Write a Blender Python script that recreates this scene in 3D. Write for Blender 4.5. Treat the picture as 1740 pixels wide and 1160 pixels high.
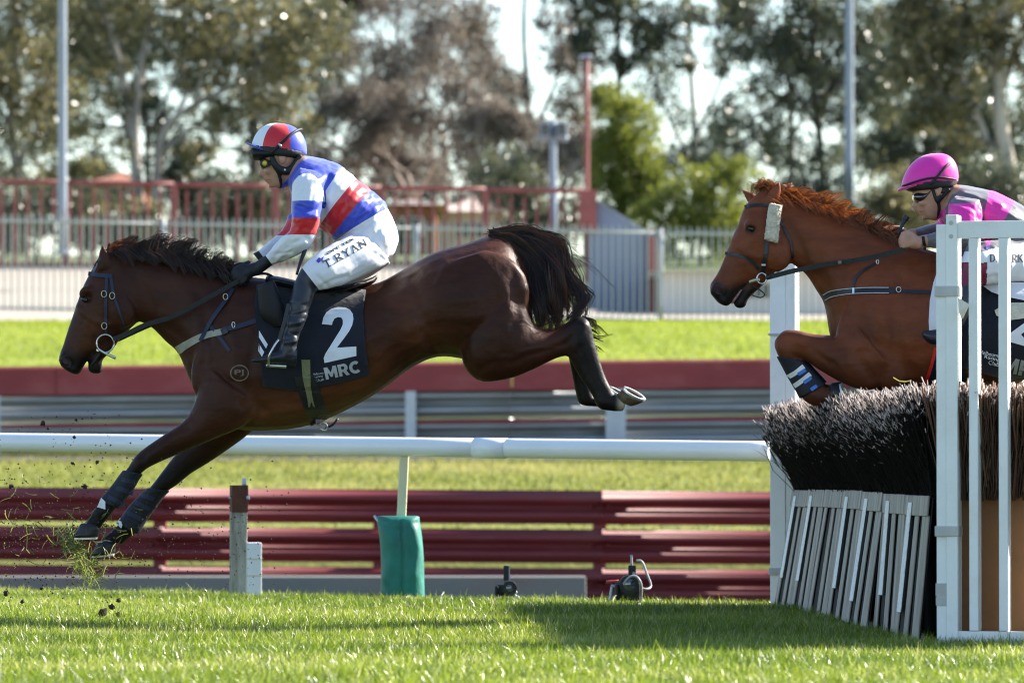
import bpy, bmesh, math, random
import numpy as np
from mathutils import Vector, Matrix
from mathutils.bvhtree import BVHTree

for o in list(bpy.data.objects):
    bpy.data.objects.remove(o)
sc = bpy.context.scene
COL = sc.collection
rng = np.random.default_rng(7)
random.seed(7)

# ------------------------------------------------------------------ camera
FPX = 200.0 / 36.0 * 1740.0          # focal length in photo pixels (1740 wide)
CAM_Z = 0.70
PITCH = math.atan(220.0 / FPX)       # horizon lies at photo row 800
cam = bpy.data.cameras.new('camera')
cam.lens = 200.0
cam.sensor_width = 36.0
cam.clip_start = 0.5
cam.clip_end = 6000.0
cam.dof.use_dof = True
cam.dof.focus_distance = 25.3
cam.dof.aperture_fstop = 5.4
camo = bpy.data.objects.new('camera', cam)
camo.location = (0, 0, CAM_Z)
camo.rotation_euler = (math.pi / 2 + PITCH, 0, 0)
COL.objects.link(camo)
sc.camera = camo

# ------------------------------------------------------------------ sky, sun, exposure
SUN_DIR = Vector((1.55, 0.72, 1.08)).normalized()     # towards the sun
EL = math.asin(SUN_DIR.z)
AZ = math.atan2(SUN_DIR.x, SUN_DIR.y)
world = bpy.data.worlds.new('World')
sc.world = world
world.use_nodes = True
wn = world.node_tree
sky = wn.nodes.new('ShaderNodeTexSky')
sky.sky_type = 'NISHITA'
sky.sun_disc = False
sky.sun_elevation = EL
sky.sun_rotation = AZ
sky.air_density = 1.0
sky.dust_density = 0.25
sky.ozone_density = 2.0
wn.links.new(sky.outputs[0], wn.nodes['Background'].inputs[0])
wn.nodes['Background'].inputs[1].default_value = 0.088
sun = bpy.data.lights.new('sun', 'SUN')
sun.energy = 5.0
sun.angle = math.radians(0.53)
sun.color = (1.0, 0.93, 0.82)
suno = bpy.data.objects.new('sun', sun)
suno.rotation_euler = SUN_DIR.to_track_quat('Z', 'Y').to_euler()
suno.location = (40, 20, 30)
COL.objects.link(suno)
sc.view_settings.view_transform = 'Standard'
sc.view_settings.look = 'None'
sc.view_settings.exposure = 1.75
sc.view_settings.gamma = 1.0
sc.view_settings.use_curve_mapping = False
sc.render.engine = 'CYCLES'
sc.cycles.use_denoising = True
sc.cycles.filter_width = 1.1
sc.cycles.max_bounces = 6
sc.cycles.transparent_max_bounces = 8
sc.cycles.caustics_reflective = False
sc.cycles.caustics_refractive = False

# ------------------------------------------------------------------ helpers
CP, SP = math.cos(PITCH), math.sin(PITCH)


def ray(px, py):
    x = (px - 870.0) / FPX
    y = (580.0 - py) / FPX
    return Vector((x, CP - y * SP, SP + y * CP))


def P(px, py, d, dy=0.0):
    """world point seen at photo pixel (px, py) at depth d, then pushed dy metres further back"""
    r = ray(px, py)
    t = d / r.y
    return Vector((r.x * t, d + dy, CAM_Z + r.z * t))


def to_px(co):
    """world points (n,3) -> photo pixels (n,2)"""
    co = np.asarray(co)
    x = co[:, 0]
    z = co[:, 2] - CAM_Z
    fw = co[:, 1] * CP + z * SP
    up = -co[:, 1] * SP + z * CP
    return np.stack([870 + FPX * x / fw, 580 - FPX * up / fw], 1)


def empty(name, loc=(0, 0, 0)):
    o = bpy.data.objects.new(name, None)
    o.location = loc
    o.empty_display_size = 0.1
    COL.objects.link(o)
    return o


def tag(o, label=None, cat=None, group=None, kind=None):
    if label:
        o['label'] = label
    if cat:
        o['category'] = cat
    if group:
        o['group'] = group
    if kind:
        o['kind'] = kind
    return o


def thing(name, loc, label, cat, group=None):
    return tag(empty(name, loc), label, cat, group)


def root_loc(p):
    v = Vector((0, 0, 0))
    while p is not None:
        v = v + Vector(p.location)
        p = p.parent
    return v


def link(name, me, mat=None, parent=None, smooth=False):
    """link a mesh given in world coordinates as one object below parent"""
    if parent is not None:
        me.transform(Matrix.Translation(-root_loc(parent)))
    if mat is not None:
        if isinstance(mat, (list, tuple)):
            for m in mat:
                me.materials.append(m)
        else:
            me.materials.append(mat)
    if smooth and len(me.polygons):
        me.polygons.foreach_set('use_smooth', [True] * len(me.polygons))
    o = bpy.data.objects.new(name, me)
    COL.objects.link(o)
    o.parent = parent
    return o


def mesh(name, verts, faces):
    me = bpy.data.meshes.new(name)
    me.from_pydata([tuple(v) for v in verts], [], faces)
    me.update()
    return me


def mk(name, verts, faces, mat, parent=None, smooth=False):
    return link(name, mesh(name, verts, faces), mat, parent, smooth)


def bm_obj(name, bm, mat, parent=None, smooth=False):
    me = bpy.data.meshes.new(name)
    bmesh.ops.recalc_face_normals(bm, faces=bm.faces)
    bm.to_mesh(me)
    bm.free()
    return link(name, me, mat, parent, smooth)


def copy_at(src, parent, loc):
    c = src.copy()
    COL.objects.link(c)
    c.parent = parent
    c.location = loc
    return c


def np_mesh(name, verts, faces4=None, faces3=None):
    """fast mesh from numpy arrays"""
    me = bpy.data.meshes.new(name)
    n4 = 0 if faces4 is None else len(faces4)
    n3 = 0 if faces3 is None else len(faces3)
    me.vertices.add(len(verts))
    me.vertices.foreach_set('co', np.asarray(verts, np.float32).ravel())
    loops = []
    if n4:
        loops.append(np.asarray(faces4, np.int32).ravel())
    if n3:
        loops.append(np.asarray(faces3, np.int32).ravel())
    li = np.concatenate(loops)
    me.loops.add(len(li))
    me.loops.foreach_set('vertex_index', li)
    me.polygons.add(n4 + n3)
    starts = np.concatenate([np.arange(n4) * 4, n4 * 4 + np.arange(n3) * 3]).astype(np.int32)
    me.polygons.foreach_set('loop_start', starts)
    me.update(calc_edges=True)
    return me


def box_bm(cx, cy, cz, sx, sy, sz, rz=0.0, bevel=0.0, bm=None, rot=None):
    own = bm is None
    if own:
        bm = bmesh.new()
    M = Matrix.Translation((cx, cy, cz)) @ (rot if rot is not None else Matrix.Rotation(rz, 4, 'Z')) @ Matrix.Diagonal((sx, sy, sz, 1))
    g = bmesh.ops.create_cube(bm, size=1.0, matrix=M)
    if bevel > 0:
        es = set()
        for v in g['verts']:
            es.update(v.link_edges)
        bmesh.ops.bevel(bm, geom=list(es), offset=bevel, segments=2, affect='EDGES', profile=0.6)
    return bm


def box(name, cx, cy, cz, sx, sy, sz, mat, parent=None, rz=0.0, bevel=0.0, rot=None):
    return bm_obj(name, box_bm(cx, cy, cz, sx, sy, sz, rz, bevel, rot=rot), mat, parent)


def catmull(pts, n):
    """pts (k, m) -> smooth samples, n per span"""
    p = np.asarray(pts, float)
    k = len(p)
    if k < 3:
        t = np.linspace(0, 1, n + 1)[:, None]
        return p[0] * (1 - t) + p[-1] * t
    ext = np.vstack([2 * p[0] - p[1], p, 2 * p[-1] - p[-2]])
    out = []
    for i in range(k - 1):
        a, b, c, d = ext[i:i + 4]
        for s in range(n):
            t = s / n
            out.append(0.5 * ((2 * b) + (c - a) * t + (2 * a - 5 * b + 4 * c - d) * t * t + (3 * b - a - 3 * c + d) * t ** 3))
    out.append(p[-1])
    return np.array(out)


def tube(pts, rad, seg=8, sub=4, cap=True):
    """tapered tube along 3-D points, returns verts, faces"""
    pts = np.asarray([tuple(p) for p in pts], float)
    if np.isscalar(rad):
        rad = [rad] * len(pts)
    q = catmull(np.hstack([pts, np.asarray(rad, float)[:, None]]), sub)
    pos, r = q[:, :3], np.maximum(q[:, 3], 1e-4)
    tan = np.gradient(pos, axis=0)
    tan /= np.linalg.norm(tan, axis=1)[:, None] + 1e-12
    up = np.array([0.0, 0, 1.0])
    if abs(tan[0] @ up) > 0.9:
        up = np.array([0.0, 1, 0])
    verts, faces = [], []
    a = np.cross(tan[0], up)
    a /= np.linalg.norm(a)
    for i in range(len(pos)):
        a = a - tan[i] * (a @ tan[i])
        a /= np.linalg.norm(a) + 1e-12
        b = np.cross(tan[i], a)
        for j in range(seg):
            th = 2 * math.pi * j / seg
            verts.append(pos[i] + r[i] * (a * math.cos(th) + b * math.sin(th)))
    n = len(pos)
    for i in range(n - 1):
        for j in range(seg):
            k = (j + 1) % seg
            faces.append((i * seg + j, i * seg + k, (i + 1) * seg + k, (i + 1) * seg + j))
    if cap:
        faces.append(tuple(range(seg - 1, -1, -1)))
        faces.append(tuple((n - 1) * seg + j for j in range(seg)))
    return verts, faces


def tube_obj(name, pts, rad, mat, parent=None, seg=8, sub=4):
    v, f = tube(pts, rad, seg, sub)
    o = mk(name, v, f, mat, parent, True)
    for k in (-1, -2):
        o.data.polygons[len(f) + k].use_smooth = False
    return o


def join_vf(parts):
    V, F = [], []
    for v, f in parts:
        o = len(V)
        V.extend(v)
        F.extend([tuple(i + o for i in ff) for ff in f])
    return V, F


# ------------------------------------------------------------------ materials
def pmat(name, col, rough=0.6, var=0.12, scale=6.0, bump=0.0, bscale=40.0, spec=0.4, metal=0.0,
         col2=None, sheen=0.0, coat=0.0, stretch=(1, 1, 1), dirt=None, dirt_amt=0.3, dirt_scale=2.0):
    m = bpy.data.materials.new(name)
    m.use_nodes = True
    nt = m.node_tree
    N, L = nt.nodes, nt.links
    b = N['Principled BSDF']
    b.inputs['Roughness'].default_value = rough
    b.inputs['Metallic'].default_value = metal
    b.inputs['Specular IOR Level'].default_value = spec
    b.inputs['Sheen Weight'].default_value = sheen
    b.inputs['Coat Weight'].default_value = coat
    tc = N.new('ShaderNodeTexCoord')
    mp = N.new('ShaderNodeMapping')
    mp.inputs['Scale'].default_value = stretch
    L.new(tc.outputs['Object'], mp.inputs['Vector'])
    nz = N.new('ShaderNodeTexNoise')
    nz.inputs['Scale'].default_value = scale
    nz.inputs['Detail'].default_value = 6
    nz.inputs['Roughness'].default_value = 0.65
    L.new(mp.outputs[0], nz.inputs['Vector'])
    rp = N.new('ShaderNodeValToRGB')
    c = np.array(col)
    c2 = np.array(col2) if col2 is not None else np.clip(c * (1 - 1.6 * var), 0, 1)
    ch = np.clip(c * (1 + var), 0, 1)
    rp.color_ramp.elements[0].position = 0.32
    rp.color_ramp.elements[1].position = 0.68
    rp.color_ramp.elements[0].color = (*c2, 1)
    rp.color_ramp.elements[1].color = (*ch, 1)
    L.new(nz.outputs['Fac'], rp.inputs['Fac'])
    out = rp.outputs['Color']
    if dirt is not None:
        n2 = N.new('ShaderNodeTexNoise')
        n2.inputs['Scale'].default_value = dirt_scale
        n2.inputs['Detail'].default_value = 8
        n2.inputs['Roughness'].default_value = 0.7
        L.new(mp.outputs[0], n2.inputs['Vector'])
        mr = N.new('ShaderNodeMapRange')
        mr.inputs['From Min'].default_value = 0.5
        mr.inputs['From Max'].default_value = 0.75
        mr.inputs['To Max'].default_value = dirt_amt
        L.new(n2.outputs['Fac'], mr.inputs['Value'])
        mx = N.new('ShaderNodeMix')
        mx.data_type = 'RGBA'
        L.new(mr.outputs[0], mx.inputs[0])
        L.new(out, mx.inputs[6])
        mx.inputs[7].default_value = (*dirt, 1)
        out = mx.outputs[2]
    L.new(out, b.inputs['Base Color'])
    r2 = N.new('ShaderNodeMapRange')
    r2.inputs['To Min'].default_value = max(0.03, rough - 0.1)
    r2.inputs['To Max'].default_value = min(1.0, rough + 0.1)
    L.new(nz.outputs['Fac'], r2.inputs['Value'])
    L.new(r2.outputs[0], b.inputs['Roughness'])
    if bump > 0:
        n3 = N.new('ShaderNodeTexNoise')
        n3.inputs['Scale'].default_value = bscale
        n3.inputs['Detail'].default_value = 4
        L.new(mp.outputs[0], n3.inputs['Vector'])
        bp = N.new('ShaderNodeBump')
        bp.inputs['Strength'].default_value = bump
        bp.inputs['Distance'].default_value = 0.01
        L.new(n3.outputs['Fac'], bp.inputs['Height'])
        L.new(bp.outputs[0], b.inputs['Normal'])
    return m


def leafmat(name, cols, trans=0.45, rough=0.45, spec=0.4, attr='tint'):
    """thin leaf: diffuse + translucent, colour picked per face through a 0..1 point attribute"""
    m = bpy.data.materials.new(name)
    m.use_nodes = True
    nt = m.node_tree
    N, L = nt.nodes, nt.links
    b = N['Principled BSDF']
    b.inputs['Roughness'].default_value = rough
    b.inputs['Specular IOR Level'].default_value = spec
    at = N.new('ShaderNodeAttribute')
    at.attribute_name = attr
    rp = N.new('ShaderNodeValToRGB')
    el = rp.color_ramp.elements
    el[0].color = (*cols[0], 1)
    el[1].color = (*cols[-1], 1)
    for i, c in enumerate(cols[1:-1]):
        e = el.new((i + 1) / (len(cols) - 1))
        e.color = (*c, 1)
    L.new(at.outputs['Fac'], rp.inputs['Fac'])
    L.new(rp.outputs[0], b.inputs['Base Color'])
    tr = N.new('ShaderNodeBsdfTranslucent')
    hs = N.new('ShaderNodeHueSaturation')
    hs.inputs['Value'].default_value = 1.7
    hs.inputs['Saturation'].default_value = 1.1
    L.new(rp.outputs[0], hs.inputs['Color'])
    L.new(hs.outputs[0], tr.inputs['Color'])
    mx = N.new('ShaderNodeMixShader')
    mx.inputs[0].default_value = trans
    L.new(b.outputs[0], mx.inputs[1])
    L.new(tr.outputs[0], mx.inputs[2])
    L.new(mx.outputs[0], N['Material Output'].inputs[0])
    return m


def set_attr(me, name, vals, typ='FLOAT'):
    a = me.attributes.new(name, typ, 'POINT')
    if typ == 'FLOAT':
        a.data.foreach_set('value', np.asarray(vals, np.float32))
    else:
        a.data.foreach_set('color', np.asarray(vals, np.float32).ravel())


# ------------------------------------------------------------------ figure building
class Fig:
    """a body collected from lofts traced in the side view (photo pixels) with real widths in metres"""

    def __init__(self, d):
        self.d = d
        self.V, self.F = [], []

    def pt(self, px, py, y=0.0):
        return P(px, py, self.d, y)

    def add(self, v, f):
        o = len(self.V)
        self.V.extend([tuple(x) for x in v])
        self.F.extend([tuple(i + o for i in ff) for ff in f])

    def loft(self, secs, yc=0.0, sub=4, seg=20, egg=0.0, sq=1.0):
        """secs: (ax, ay, bx, by, halfwidth[, yc])"""
        rows = []
        for s in secs:
            y = s[5] if len(s) > 5 else yc
            rows.append([s[0], s[1], s[2], s[3], s[4], y])
        q = catmull(rows, sub)
        verts, faces = [], []
        n = len(q)
        for (ax, ay, bx, by, w, y) in q:
            a = self.pt(ax, ay)
            b = self.pt(bx, by)
            c = (a + b) / 2
            h = (a - b) / 2
            w = max(w, 0.002)
            for j in range(seg):
                th = 2 * math.pi * j / seg
                cs, sn = math.cos(th), math.sin(th)
                if sq != 1.0:
                    cs = math.copysign(abs(cs) ** sq, cs)
                    sn = math.copysign(abs(sn) ** sq, sn)
                p = c + h * cs + Vector((0, 1, 0)) * (w * sn * (1 - egg * cs) + y)
                verts.append(p)
        for i in range(n - 1):
            for j in range(seg):
                k = (j + 1) % seg
                faces.append((i * seg + j, i * seg + k, (i + 1) * seg + k, (i + 1) * seg + j))
        faces.append(tuple(range(seg - 1, -1, -1)))
        faces.append(tuple((n - 1) * seg + j for j in range(seg)))
        self.add(verts, faces)

    def blob(self, px, py, rx, rz, ry, y=0.0, rot=0.0, seg=16):
        """ellipsoid: radii rx, rz in photo pixels, ry in metres"""
        c = self.pt(px, py, y)
        s = self.d / FPX
        verts, faces = [], []
        nr = 9
        for i in range(1, nr):
            ph = math.pi * i / nr
            for j in range(seg):
                th = 2 * math.pi * j / seg
                x = rx * s * math.sin(ph) * math.cos(th)
                z = rz * s * math.cos(ph)
                yy = ry * math.sin(ph) * math.sin(th)
                X = x * math.cos(rot) - z * math.sin(rot)
                Z = x * math.sin(rot) + z * math.cos(rot)
                verts.append(c + Vector((X, yy, Z)))
        for i in range(nr - 2):
            for j in range(seg):
                k = (j + 1) % seg
                faces.append((i * seg + j, i * seg + k, (i + 1) * seg + k, (i + 1) * seg + j))
        faces.append(tuple(range(seg - 1, -1, -1)))
        faces.append(tuple((nr - 2) * seg + j for j in range(seg)))
        self.add(verts, faces)

    def chain(self, pts, rad, seg=10, sub=3):
        """tube through (px, py, y) joints"""
        v, f = tube([self.pt(*p) for p in pts], rad, seg, sub)
        self.add(v, f)

    def remesh(self, name, voxel=0.009, smooth=6, factor=0.5):
        me = mesh(name + '_raw', self.V, self.F)
        bm = bmesh.new()
        bm.from_mesh(me)
        bmesh.ops.recalc_face_normals(bm, faces=bm.faces)
        bm.to_mesh(me)
        bm.free()
        ob = bpy.data.objects.new(name + '_raw', me)
        COL.objects.link(ob)
        r = ob.modifiers.new('r', 'REMESH')
        r.mode = 'VOXEL'
        r.voxel_size = voxel
        s = ob.modifiers.new('s', 'SMOOTH')
        s.factor = factor
        s.iterations = smooth
        dg = bpy.context.evaluated_depsgraph_get()
        out = bpy.data.meshes.new_from_object(ob.evaluated_get(dg))
        out.name = name
        bpy.data.objects.remove(ob)
        bpy.data.meshes.remove(me)
        return out


def me_co(me):
    co = np.empty(len(me.vertices) * 3, np.float32)
    me.vertices.foreach_get('co', co)
    return co.reshape(-1, 3)


def me_no(me):
    no = np.empty(len(me.vertices) * 3, np.float32)
    me.vertices.foreach_get('normal', no)
    return no.reshape(-1, 3)


def seg_dist(p, path):
    """distance in pixels from points (n,2) to a polyline"""
    path = np.asarray(path, float)
    best = np.full(len(p), 1e9)
    for a, b in zip(path[:-1], path[1:]):
        ab = b - a
        t = np.clip(((p - a) @ ab) / (ab @ ab + 1e-9), 0, 1)
        dd = np.linalg.norm(p - (a + t[:, None] * ab), axis=1)
        best = np.minimum(best, dd)
    return best


def relief(me, lines, side=-1):
    """raise (+) or sink (-) soft ridges along pixel polylines on the side facing the viewer
    lines: (path, height in metres, falloff in pixels)"""
    co = me_co(me)
    no = me_no(me)
    px = to_px(co)
    disp = np.zeros(len(co))
    facing = np.clip(-no[:, 1] * 1.5, 0, 1) if side < 0 else np.clip(no[:, 1] * 1.5, 0, 1)
    for path, h, w in lines:
        d = seg_dist(px, catmull(path, 5))
        disp += h * np.exp(-(d / w) ** 2)
    co = co + no * (disp * facing)[:, None]
    me.vertices.foreach_set('co', co.astype(np.float32).ravel())
    me.update()


def bvh_of(*meshes):
    V, F = [], []
    for me in meshes:
        o = len(V)
        V.extend([v.co.copy() for v in me.vertices])
        F.extend([tuple(i + o for i in p.vertices) for p in me.polygons])
    return BVHTree.FromPolygons(V, F)


CAMV = Vector((0, 0, CAM_Z))


def patch_bm(polys, target, offset=0.004, thick=0.004, step=9.0, fallback=26.0):
    """polygons in photo pixels laid on a surface as a thin raised layer"""
    bm = bmesh.new()
    for poly in polys:
        vs = [bm.verts.new((x, y, 0)) for x, y in poly]
        try:
            bm.faces.new(vs)
        except ValueError:
            pass
    return drape(bm, target, offset, thick, step, fallback)


def drape(bm, target, offset=0.004, thick=0.004, step=9.0, fallback=26.0):
    bm.normal_update()
    bmesh.ops.triangulate(bm, faces=bm.faces, ngon_method='EAR_CLIP')
    xs = [v.co.x for v in bm.verts]
    ys = [v.co.y for v in bm.verts]
    for ax, lo, hi in ((0, min(xs), max(xs)), (1, min(ys), max(ys))):
        k = lo + step * 0.5
        while k < hi:
            co = (k, 0, 0) if ax == 0 else (0, k, 0)
            no = (1, 0, 0) if ax == 0 else (0, 1, 0)
            bmesh.ops.bisect_plane(bm, geom=bm.verts[:] + bm.edges[:] + bm.faces[:], plane_co=co, plane_no=no, dist=1e-4)
            k += step
    hits, miss = {}, []
    for v in bm.verts:
        r = ray(v.co.x, v.co.y).normalized()
        h = target.ray_cast(CAMV, r)
        if h[0] is not None:
            hits[v] = (h[3], r)
        else:
            miss.append((v, r))
    if hits:
        pts = np.array([(v.co.x, v.co.y) for v in hits])
        ds = np.array([hits[v][0] for v in hits])
        for v, r in miss:
            i = np.argmin((pts[:, 0] - v.co.x) ** 2 + (pts[:, 1] - v.co.y) ** 2)
            hits[v] = (ds[i], r)
    else:
        for v, r in miss:
            hits[v] = (fallback, r)
    for v, (t, r) in hits.items():
        v.co = CAMV + r * (t - offset)
    if thick > 0:
        bmesh.ops.recalc_face_normals(bm, faces=bm.faces)
        top = bm.faces[:]
        bd = [e for e in bm.edges if e.is_boundary]
        g = bmesh.ops.extrude_edge_only(bm, edges=bd)
        for v in g['geom']:
            if isinstance(v, bmesh.types.BMVert):
                r = (v.co - CAMV).normalized()
                v.co = v.co + r * (thick + offset)
    return bm


def ribbon_poly(path, w):
    """closed polygons (one per span) of a band w pixels wide along a pixel path"""
    p = catmull(path, 4) if len(path) > 2 else np.asarray(path, float)
    t = np.gradient(p, axis=0)
    t /= np.linalg.norm(t, axis=1)[:, None] + 1e-9
    n = np.stack([-t[:, 1], t[:, 0]], 1)
    ww = np.interp(np.linspace(0, 1, len(p)), np.linspace(0, 1, len(w)), w) if not np.isscalar(w) else np.full(len(p), w)
    a = p + n * ww[:, None] / 2
    b = p - n * ww[:, None] / 2
    return [list(map(tuple, a)) + list(map(tuple, b[::-1]))]


def patch(name, polys, target, mat, parent, offset=0.004, thick=0.004, step=9.0, smooth=False):
    return bm_obj(name, patch_bm(polys, target, offset, thick, step), mat, parent, smooth)


def text_bm(txt, x0, y0, x1, y1, h, bold=0.0, font_shear=0.0, width=None):
    """flat text mesh in photo pixels whose baseline runs from (x0,y0) towards (x1,y1); h = cap height"""
    cu = bpy.data.curves.new('t', 'FONT')
    cu.body = txt
    cu.offset = bold
    cu.shear = font_shear
    cu.resolution_u = 3
    ob = bpy.data.objects.new('t', cu)
    COL.objects.link(ob)
    dg = bpy.context.evaluated_depsgraph_get()
    dg.update()
    me = bpy.data.meshes.new_from_object(ob.evaluated_get(dg))
    bpy.data.objects.remove(ob)
    bm = bmesh.new()
    bm.from_mesh(me)
    bpy.data.meshes.remove(me)
    xs = [v.co.x for v in bm.verts]
    ys = [v.co.y for v in bm.verts]
    mnx, mxx, mny, mxy = min(xs), max(xs), min(ys), max(ys)
    L = math.hypot(x1 - x0, y1 - y0)
    ux, uy = (x1 - x0) / L, (y1 - y0) / L
    wd = width or L
    for v in bm.verts:
        u = (v.co.x - mnx) / (mxx - mnx) * wd
        w = (v.co.y - mny) / (mxy - mny) * h
        v.co = (x0 + ux * u + uy * w, y0 + uy * u - ux * w, 0)
    return bm


def strands(paths, w0, tipw=0.15, twist=0.5):
    """hair: list of (n,3) arrays -> thin ribbons; returns verts, quads and a 0..1 tint per vertex"""
    V, F, T = [], [], []
    o = 0
    for k, p in enumerate(paths):
        p = np.asarray(p)
        n = len(p)
        t = np.gradient(p, axis=0)
        t /= np.linalg.norm(t, axis=1)[:, None] + 1e-9
        view = np.array([random.uniform(-twist, twist), -1, random.uniform(-twist, twist)])
        s = np.cross(t, view)
        s /= np.linalg.norm(s, axis=1)[:, None] + 1e-9
        prof = np.linspace(1, tipw, n)[:, None] * w0 * random.uniform(0.7, 1.3)
        V.append(p + s * prof)
        V.append(p - s * prof)
        i = np.arange(n - 1)
        F.append(np.stack([o + i, o + i + 1, o + n + i + 1, o + n + i], 1))
        T.append(np.full(2 * n, random.random()))
        o += 2 * n
    return np.vstack(V), np.vstack(F), np.concatenate(T)

# ------------------------------------------------------------------ surface materials
M = {}
M['turf'] = pmat('turf', (0.035, 0.05, 0.014), 0.9, 0.3, 3.0, 0.6, 30, 0.2, dirt=(0.07, 0.05, 0.03), dirt_amt=0.5, dirt_scale=1.2)
M['bank'] = pmat('bank_turf', (0.21, 0.215, 0.065), 0.95, 0.22, 5.0, 1.0, 18, 0.1, col2=(0.12, 0.15, 0.035), dirt=(0.24, 0.20, 0.09), dirt_amt=0.75, dirt_scale=0.7)
M['upper'] = pmat('upper_turf', (0.22, 0.265, 0.045), 0.95, 0.2, 2.0, 1.0, 14, 0.1, dirt=(0.2, 0.2, 0.06), dirt_amt=0.5, dirt_scale=0.4)
M['gravel'] = pmat('gravel', (0.11, 0.10, 0.09), 0.95, 0.3, 20, 0.6, 80)
M['paving'] = pmat('paving', (0.40, 0.37, 0.33), 0.9, 0.12, 1.5, 0.2, 30, dirt=(0.25, 0.23, 0.2), dirt_amt=0.6)
M['concrete'] = pmat('concrete', (0.36, 0.31, 0.25), 0.9, 0.08, 0.5, 0.1, 20, stretch=(0.15, 1, 1), dirt=(0.34, 0.31, 0.28), dirt_amt=0.7, dirt_scale=0.5)
M['kerb'] = pmat('kerb_concrete', (0.16, 0.17, 0.155), 0.9, 0.15, 2.0, stretch=(0.3, 1, 1), dirt=(0.16, 0.09, 0.07), dirt_amt=0.7)
M['hill'] = pmat('hill_grass', (0.10, 0.13, 0.04), 0.95, 0.25, 0.3)
M['red_steel'] = pmat('red_painted_steel', (0.155, 0.020, 0.024), 0.55, 0.12, 1.2, 0.1, 30, 0.35, stretch=(0.4, 1, 1.5), dirt=(0.24, 0.10, 0.09), dirt_amt=0.3)
M['red_cap'] = pmat('red_rubber', (0.26, 0.045, 0.052), 0.75, 0.15, 1.0, 0.2, 25, stretch=(0.5, 1, 1), dirt=(0.3, 0.14, 0.13), dirt_amt=0.45)
M['galv'] = pmat('galvanised_steel', (0.32, 0.34, 0.36), 0.45, 0.18, 1.3, 0.0, 30, 0.5, metal=0.55, stretch=(0.4, 1, 2), dirt=(0.2, 0.16, 0.14), dirt_amt=0.4)
M['post_steel'] = pmat('post_steel', (0.46, 0.50, 0.55), 0.5, 0.1, 4, metal=0.2)
M['fence_red'] = pmat('fence_red_paint', (0.23, 0.065, 0.06), 0.55, 0.15, 3)
M['fence_grey'] = pmat('fence_grey_paint', (0.42, 0.43, 0.45), 0.5, 0.08, 3, metal=0.1)
M['ramp'] = pmat('ramp_wall_paint', (0.17, 0.205, 0.29), 0.8, 0.08, 0.8, dirt=(0.2, 0.22, 0.26), dirt_amt=0.4)
M['lamp_grey'] = pmat('lamp_post_grey', (0.24, 0.28, 0.34), 0.5, 0.1, 2, metal=0.3)
M['white_paint'] = pmat('white_paint', (0.78, 0.80, 0.78), 0.4, 0.05, 3.0, 0.08, 60, 0.5, dirt=(0.52, 0.46, 0.34), dirt_amt=0.35, dirt_scale=5)
M['white_pvc'] = pmat('white_plastic', (0.80, 0.82, 0.83), 0.35, 0.03, 2.0, 0.0, 10, 0.5, dirt=(0.55, 0.55, 0.48), dirt_amt=0.2, dirt_scale=1.5)
M['brick'] = pmat('house_brick', (0.30, 0.12, 0.075), 0.9, 0.2, 2)
M['roof'] = pmat('house_roof', (0.50, 0.40, 0.36), 0.8, 0.1, 2)
M['render_wall'] = pmat('pale_wall', (0.72, 0.68, 0.62), 0.9, 0.06, 1)
M['glass'] = pmat('dark_glass', (0.02, 0.025, 0.03), 0.1, 0.0, 2, spec=0.6)
M['bark'] = pmat('gum_bark', (0.36, 0.32, 0.29), 0.9, 0.25, 2.5, 0.5, 12, stretch=(1, 1, 0.3), col2=(0.13, 0.11, 0.10))
M['pale_bark'] = pmat('pale_gum_bark', (0.50, 0.44, 0.37), 0.9, 0.2, 1.5, 0.4, 10, stretch=(1, 1, 0.3), col2=(0.20, 0.17, 0.15))
M['dark_bark'] = pmat('dark_bark', (0.07, 0.055, 0.045), 0.95, 0.25, 3, 0.5, 12)
M['twig'] = pmat('bare_twig', (0.32, 0.26, 0.22), 0.9, 0.25, 3)
M['leaf_olive'] = leafmat('olive_leaf', [(0.016, 0.020, 0.011), (0.058, 0.060, 0.028), (0.14, 0.125, 0.056), (0.26, 0.225, 0.115)], 0.5, 0.28, 0.8)
M['leaf_dark'] = leafmat('dark_leaf', [(0.012, 0.018, 0.014), (0.032, 0.042, 0.026), (0.066, 0.075, 0.040), (0.14, 0.132, 0.066)], 0.45, 0.28, 0.8)
M['leaf_bush'] = leafmat('bush_leaf', [(0.08, 0.10, 0.022), (0.15, 0.17, 0.034), (0.24, 0.24, 0.05)], 0.45)
M['leaf_brown'] = leafmat('dry_leaf', [(0.06, 0.048, 0.040), (0.13, 0.107, 0.085), (0.27, 0.225, 0.182)], 0.35, 0.5, 0.5)
M['grass_blade'] = leafmat('grass_blade', [(0.045, 0.080, 0.010), (0.115, 0.168, 0.018), (0.205, 0.245, 0.038), (0.44, 0.42, 0.20)], 0.45, 0.32, 0.65)

# ------------------------------------------------------------------ ground
def edge(x):
    """depth of the near turf's far edge"""
    return np.clip(32.6 - 0.70 * (np.asarray(x, float) + 2.9), 29.5, 33.6)


def vnoise(x, y, s, seed=0):
    r = np.random.default_rng(seed)
    out = np.zeros_like(x, dtype=float)
    for k in range(10):
        a = r.uniform(0, 2 * math.pi)
        f = s * r.uniform(0.6, 1.8)
        out += np.sin((x * math.cos(a) + y * math.sin(a)) * f + r.uniform(0, 6.28))
    return out / 4.5


def track_z(x, y):
    x = np.asarray(x, float)
    y = np.asarray(y, float)
    z = 0.012 * vnoise(x, y, 1.7, 3)
    over = np.clip(y - edge(x), 0, 3.0)
    return z - 0.26 * over


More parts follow.
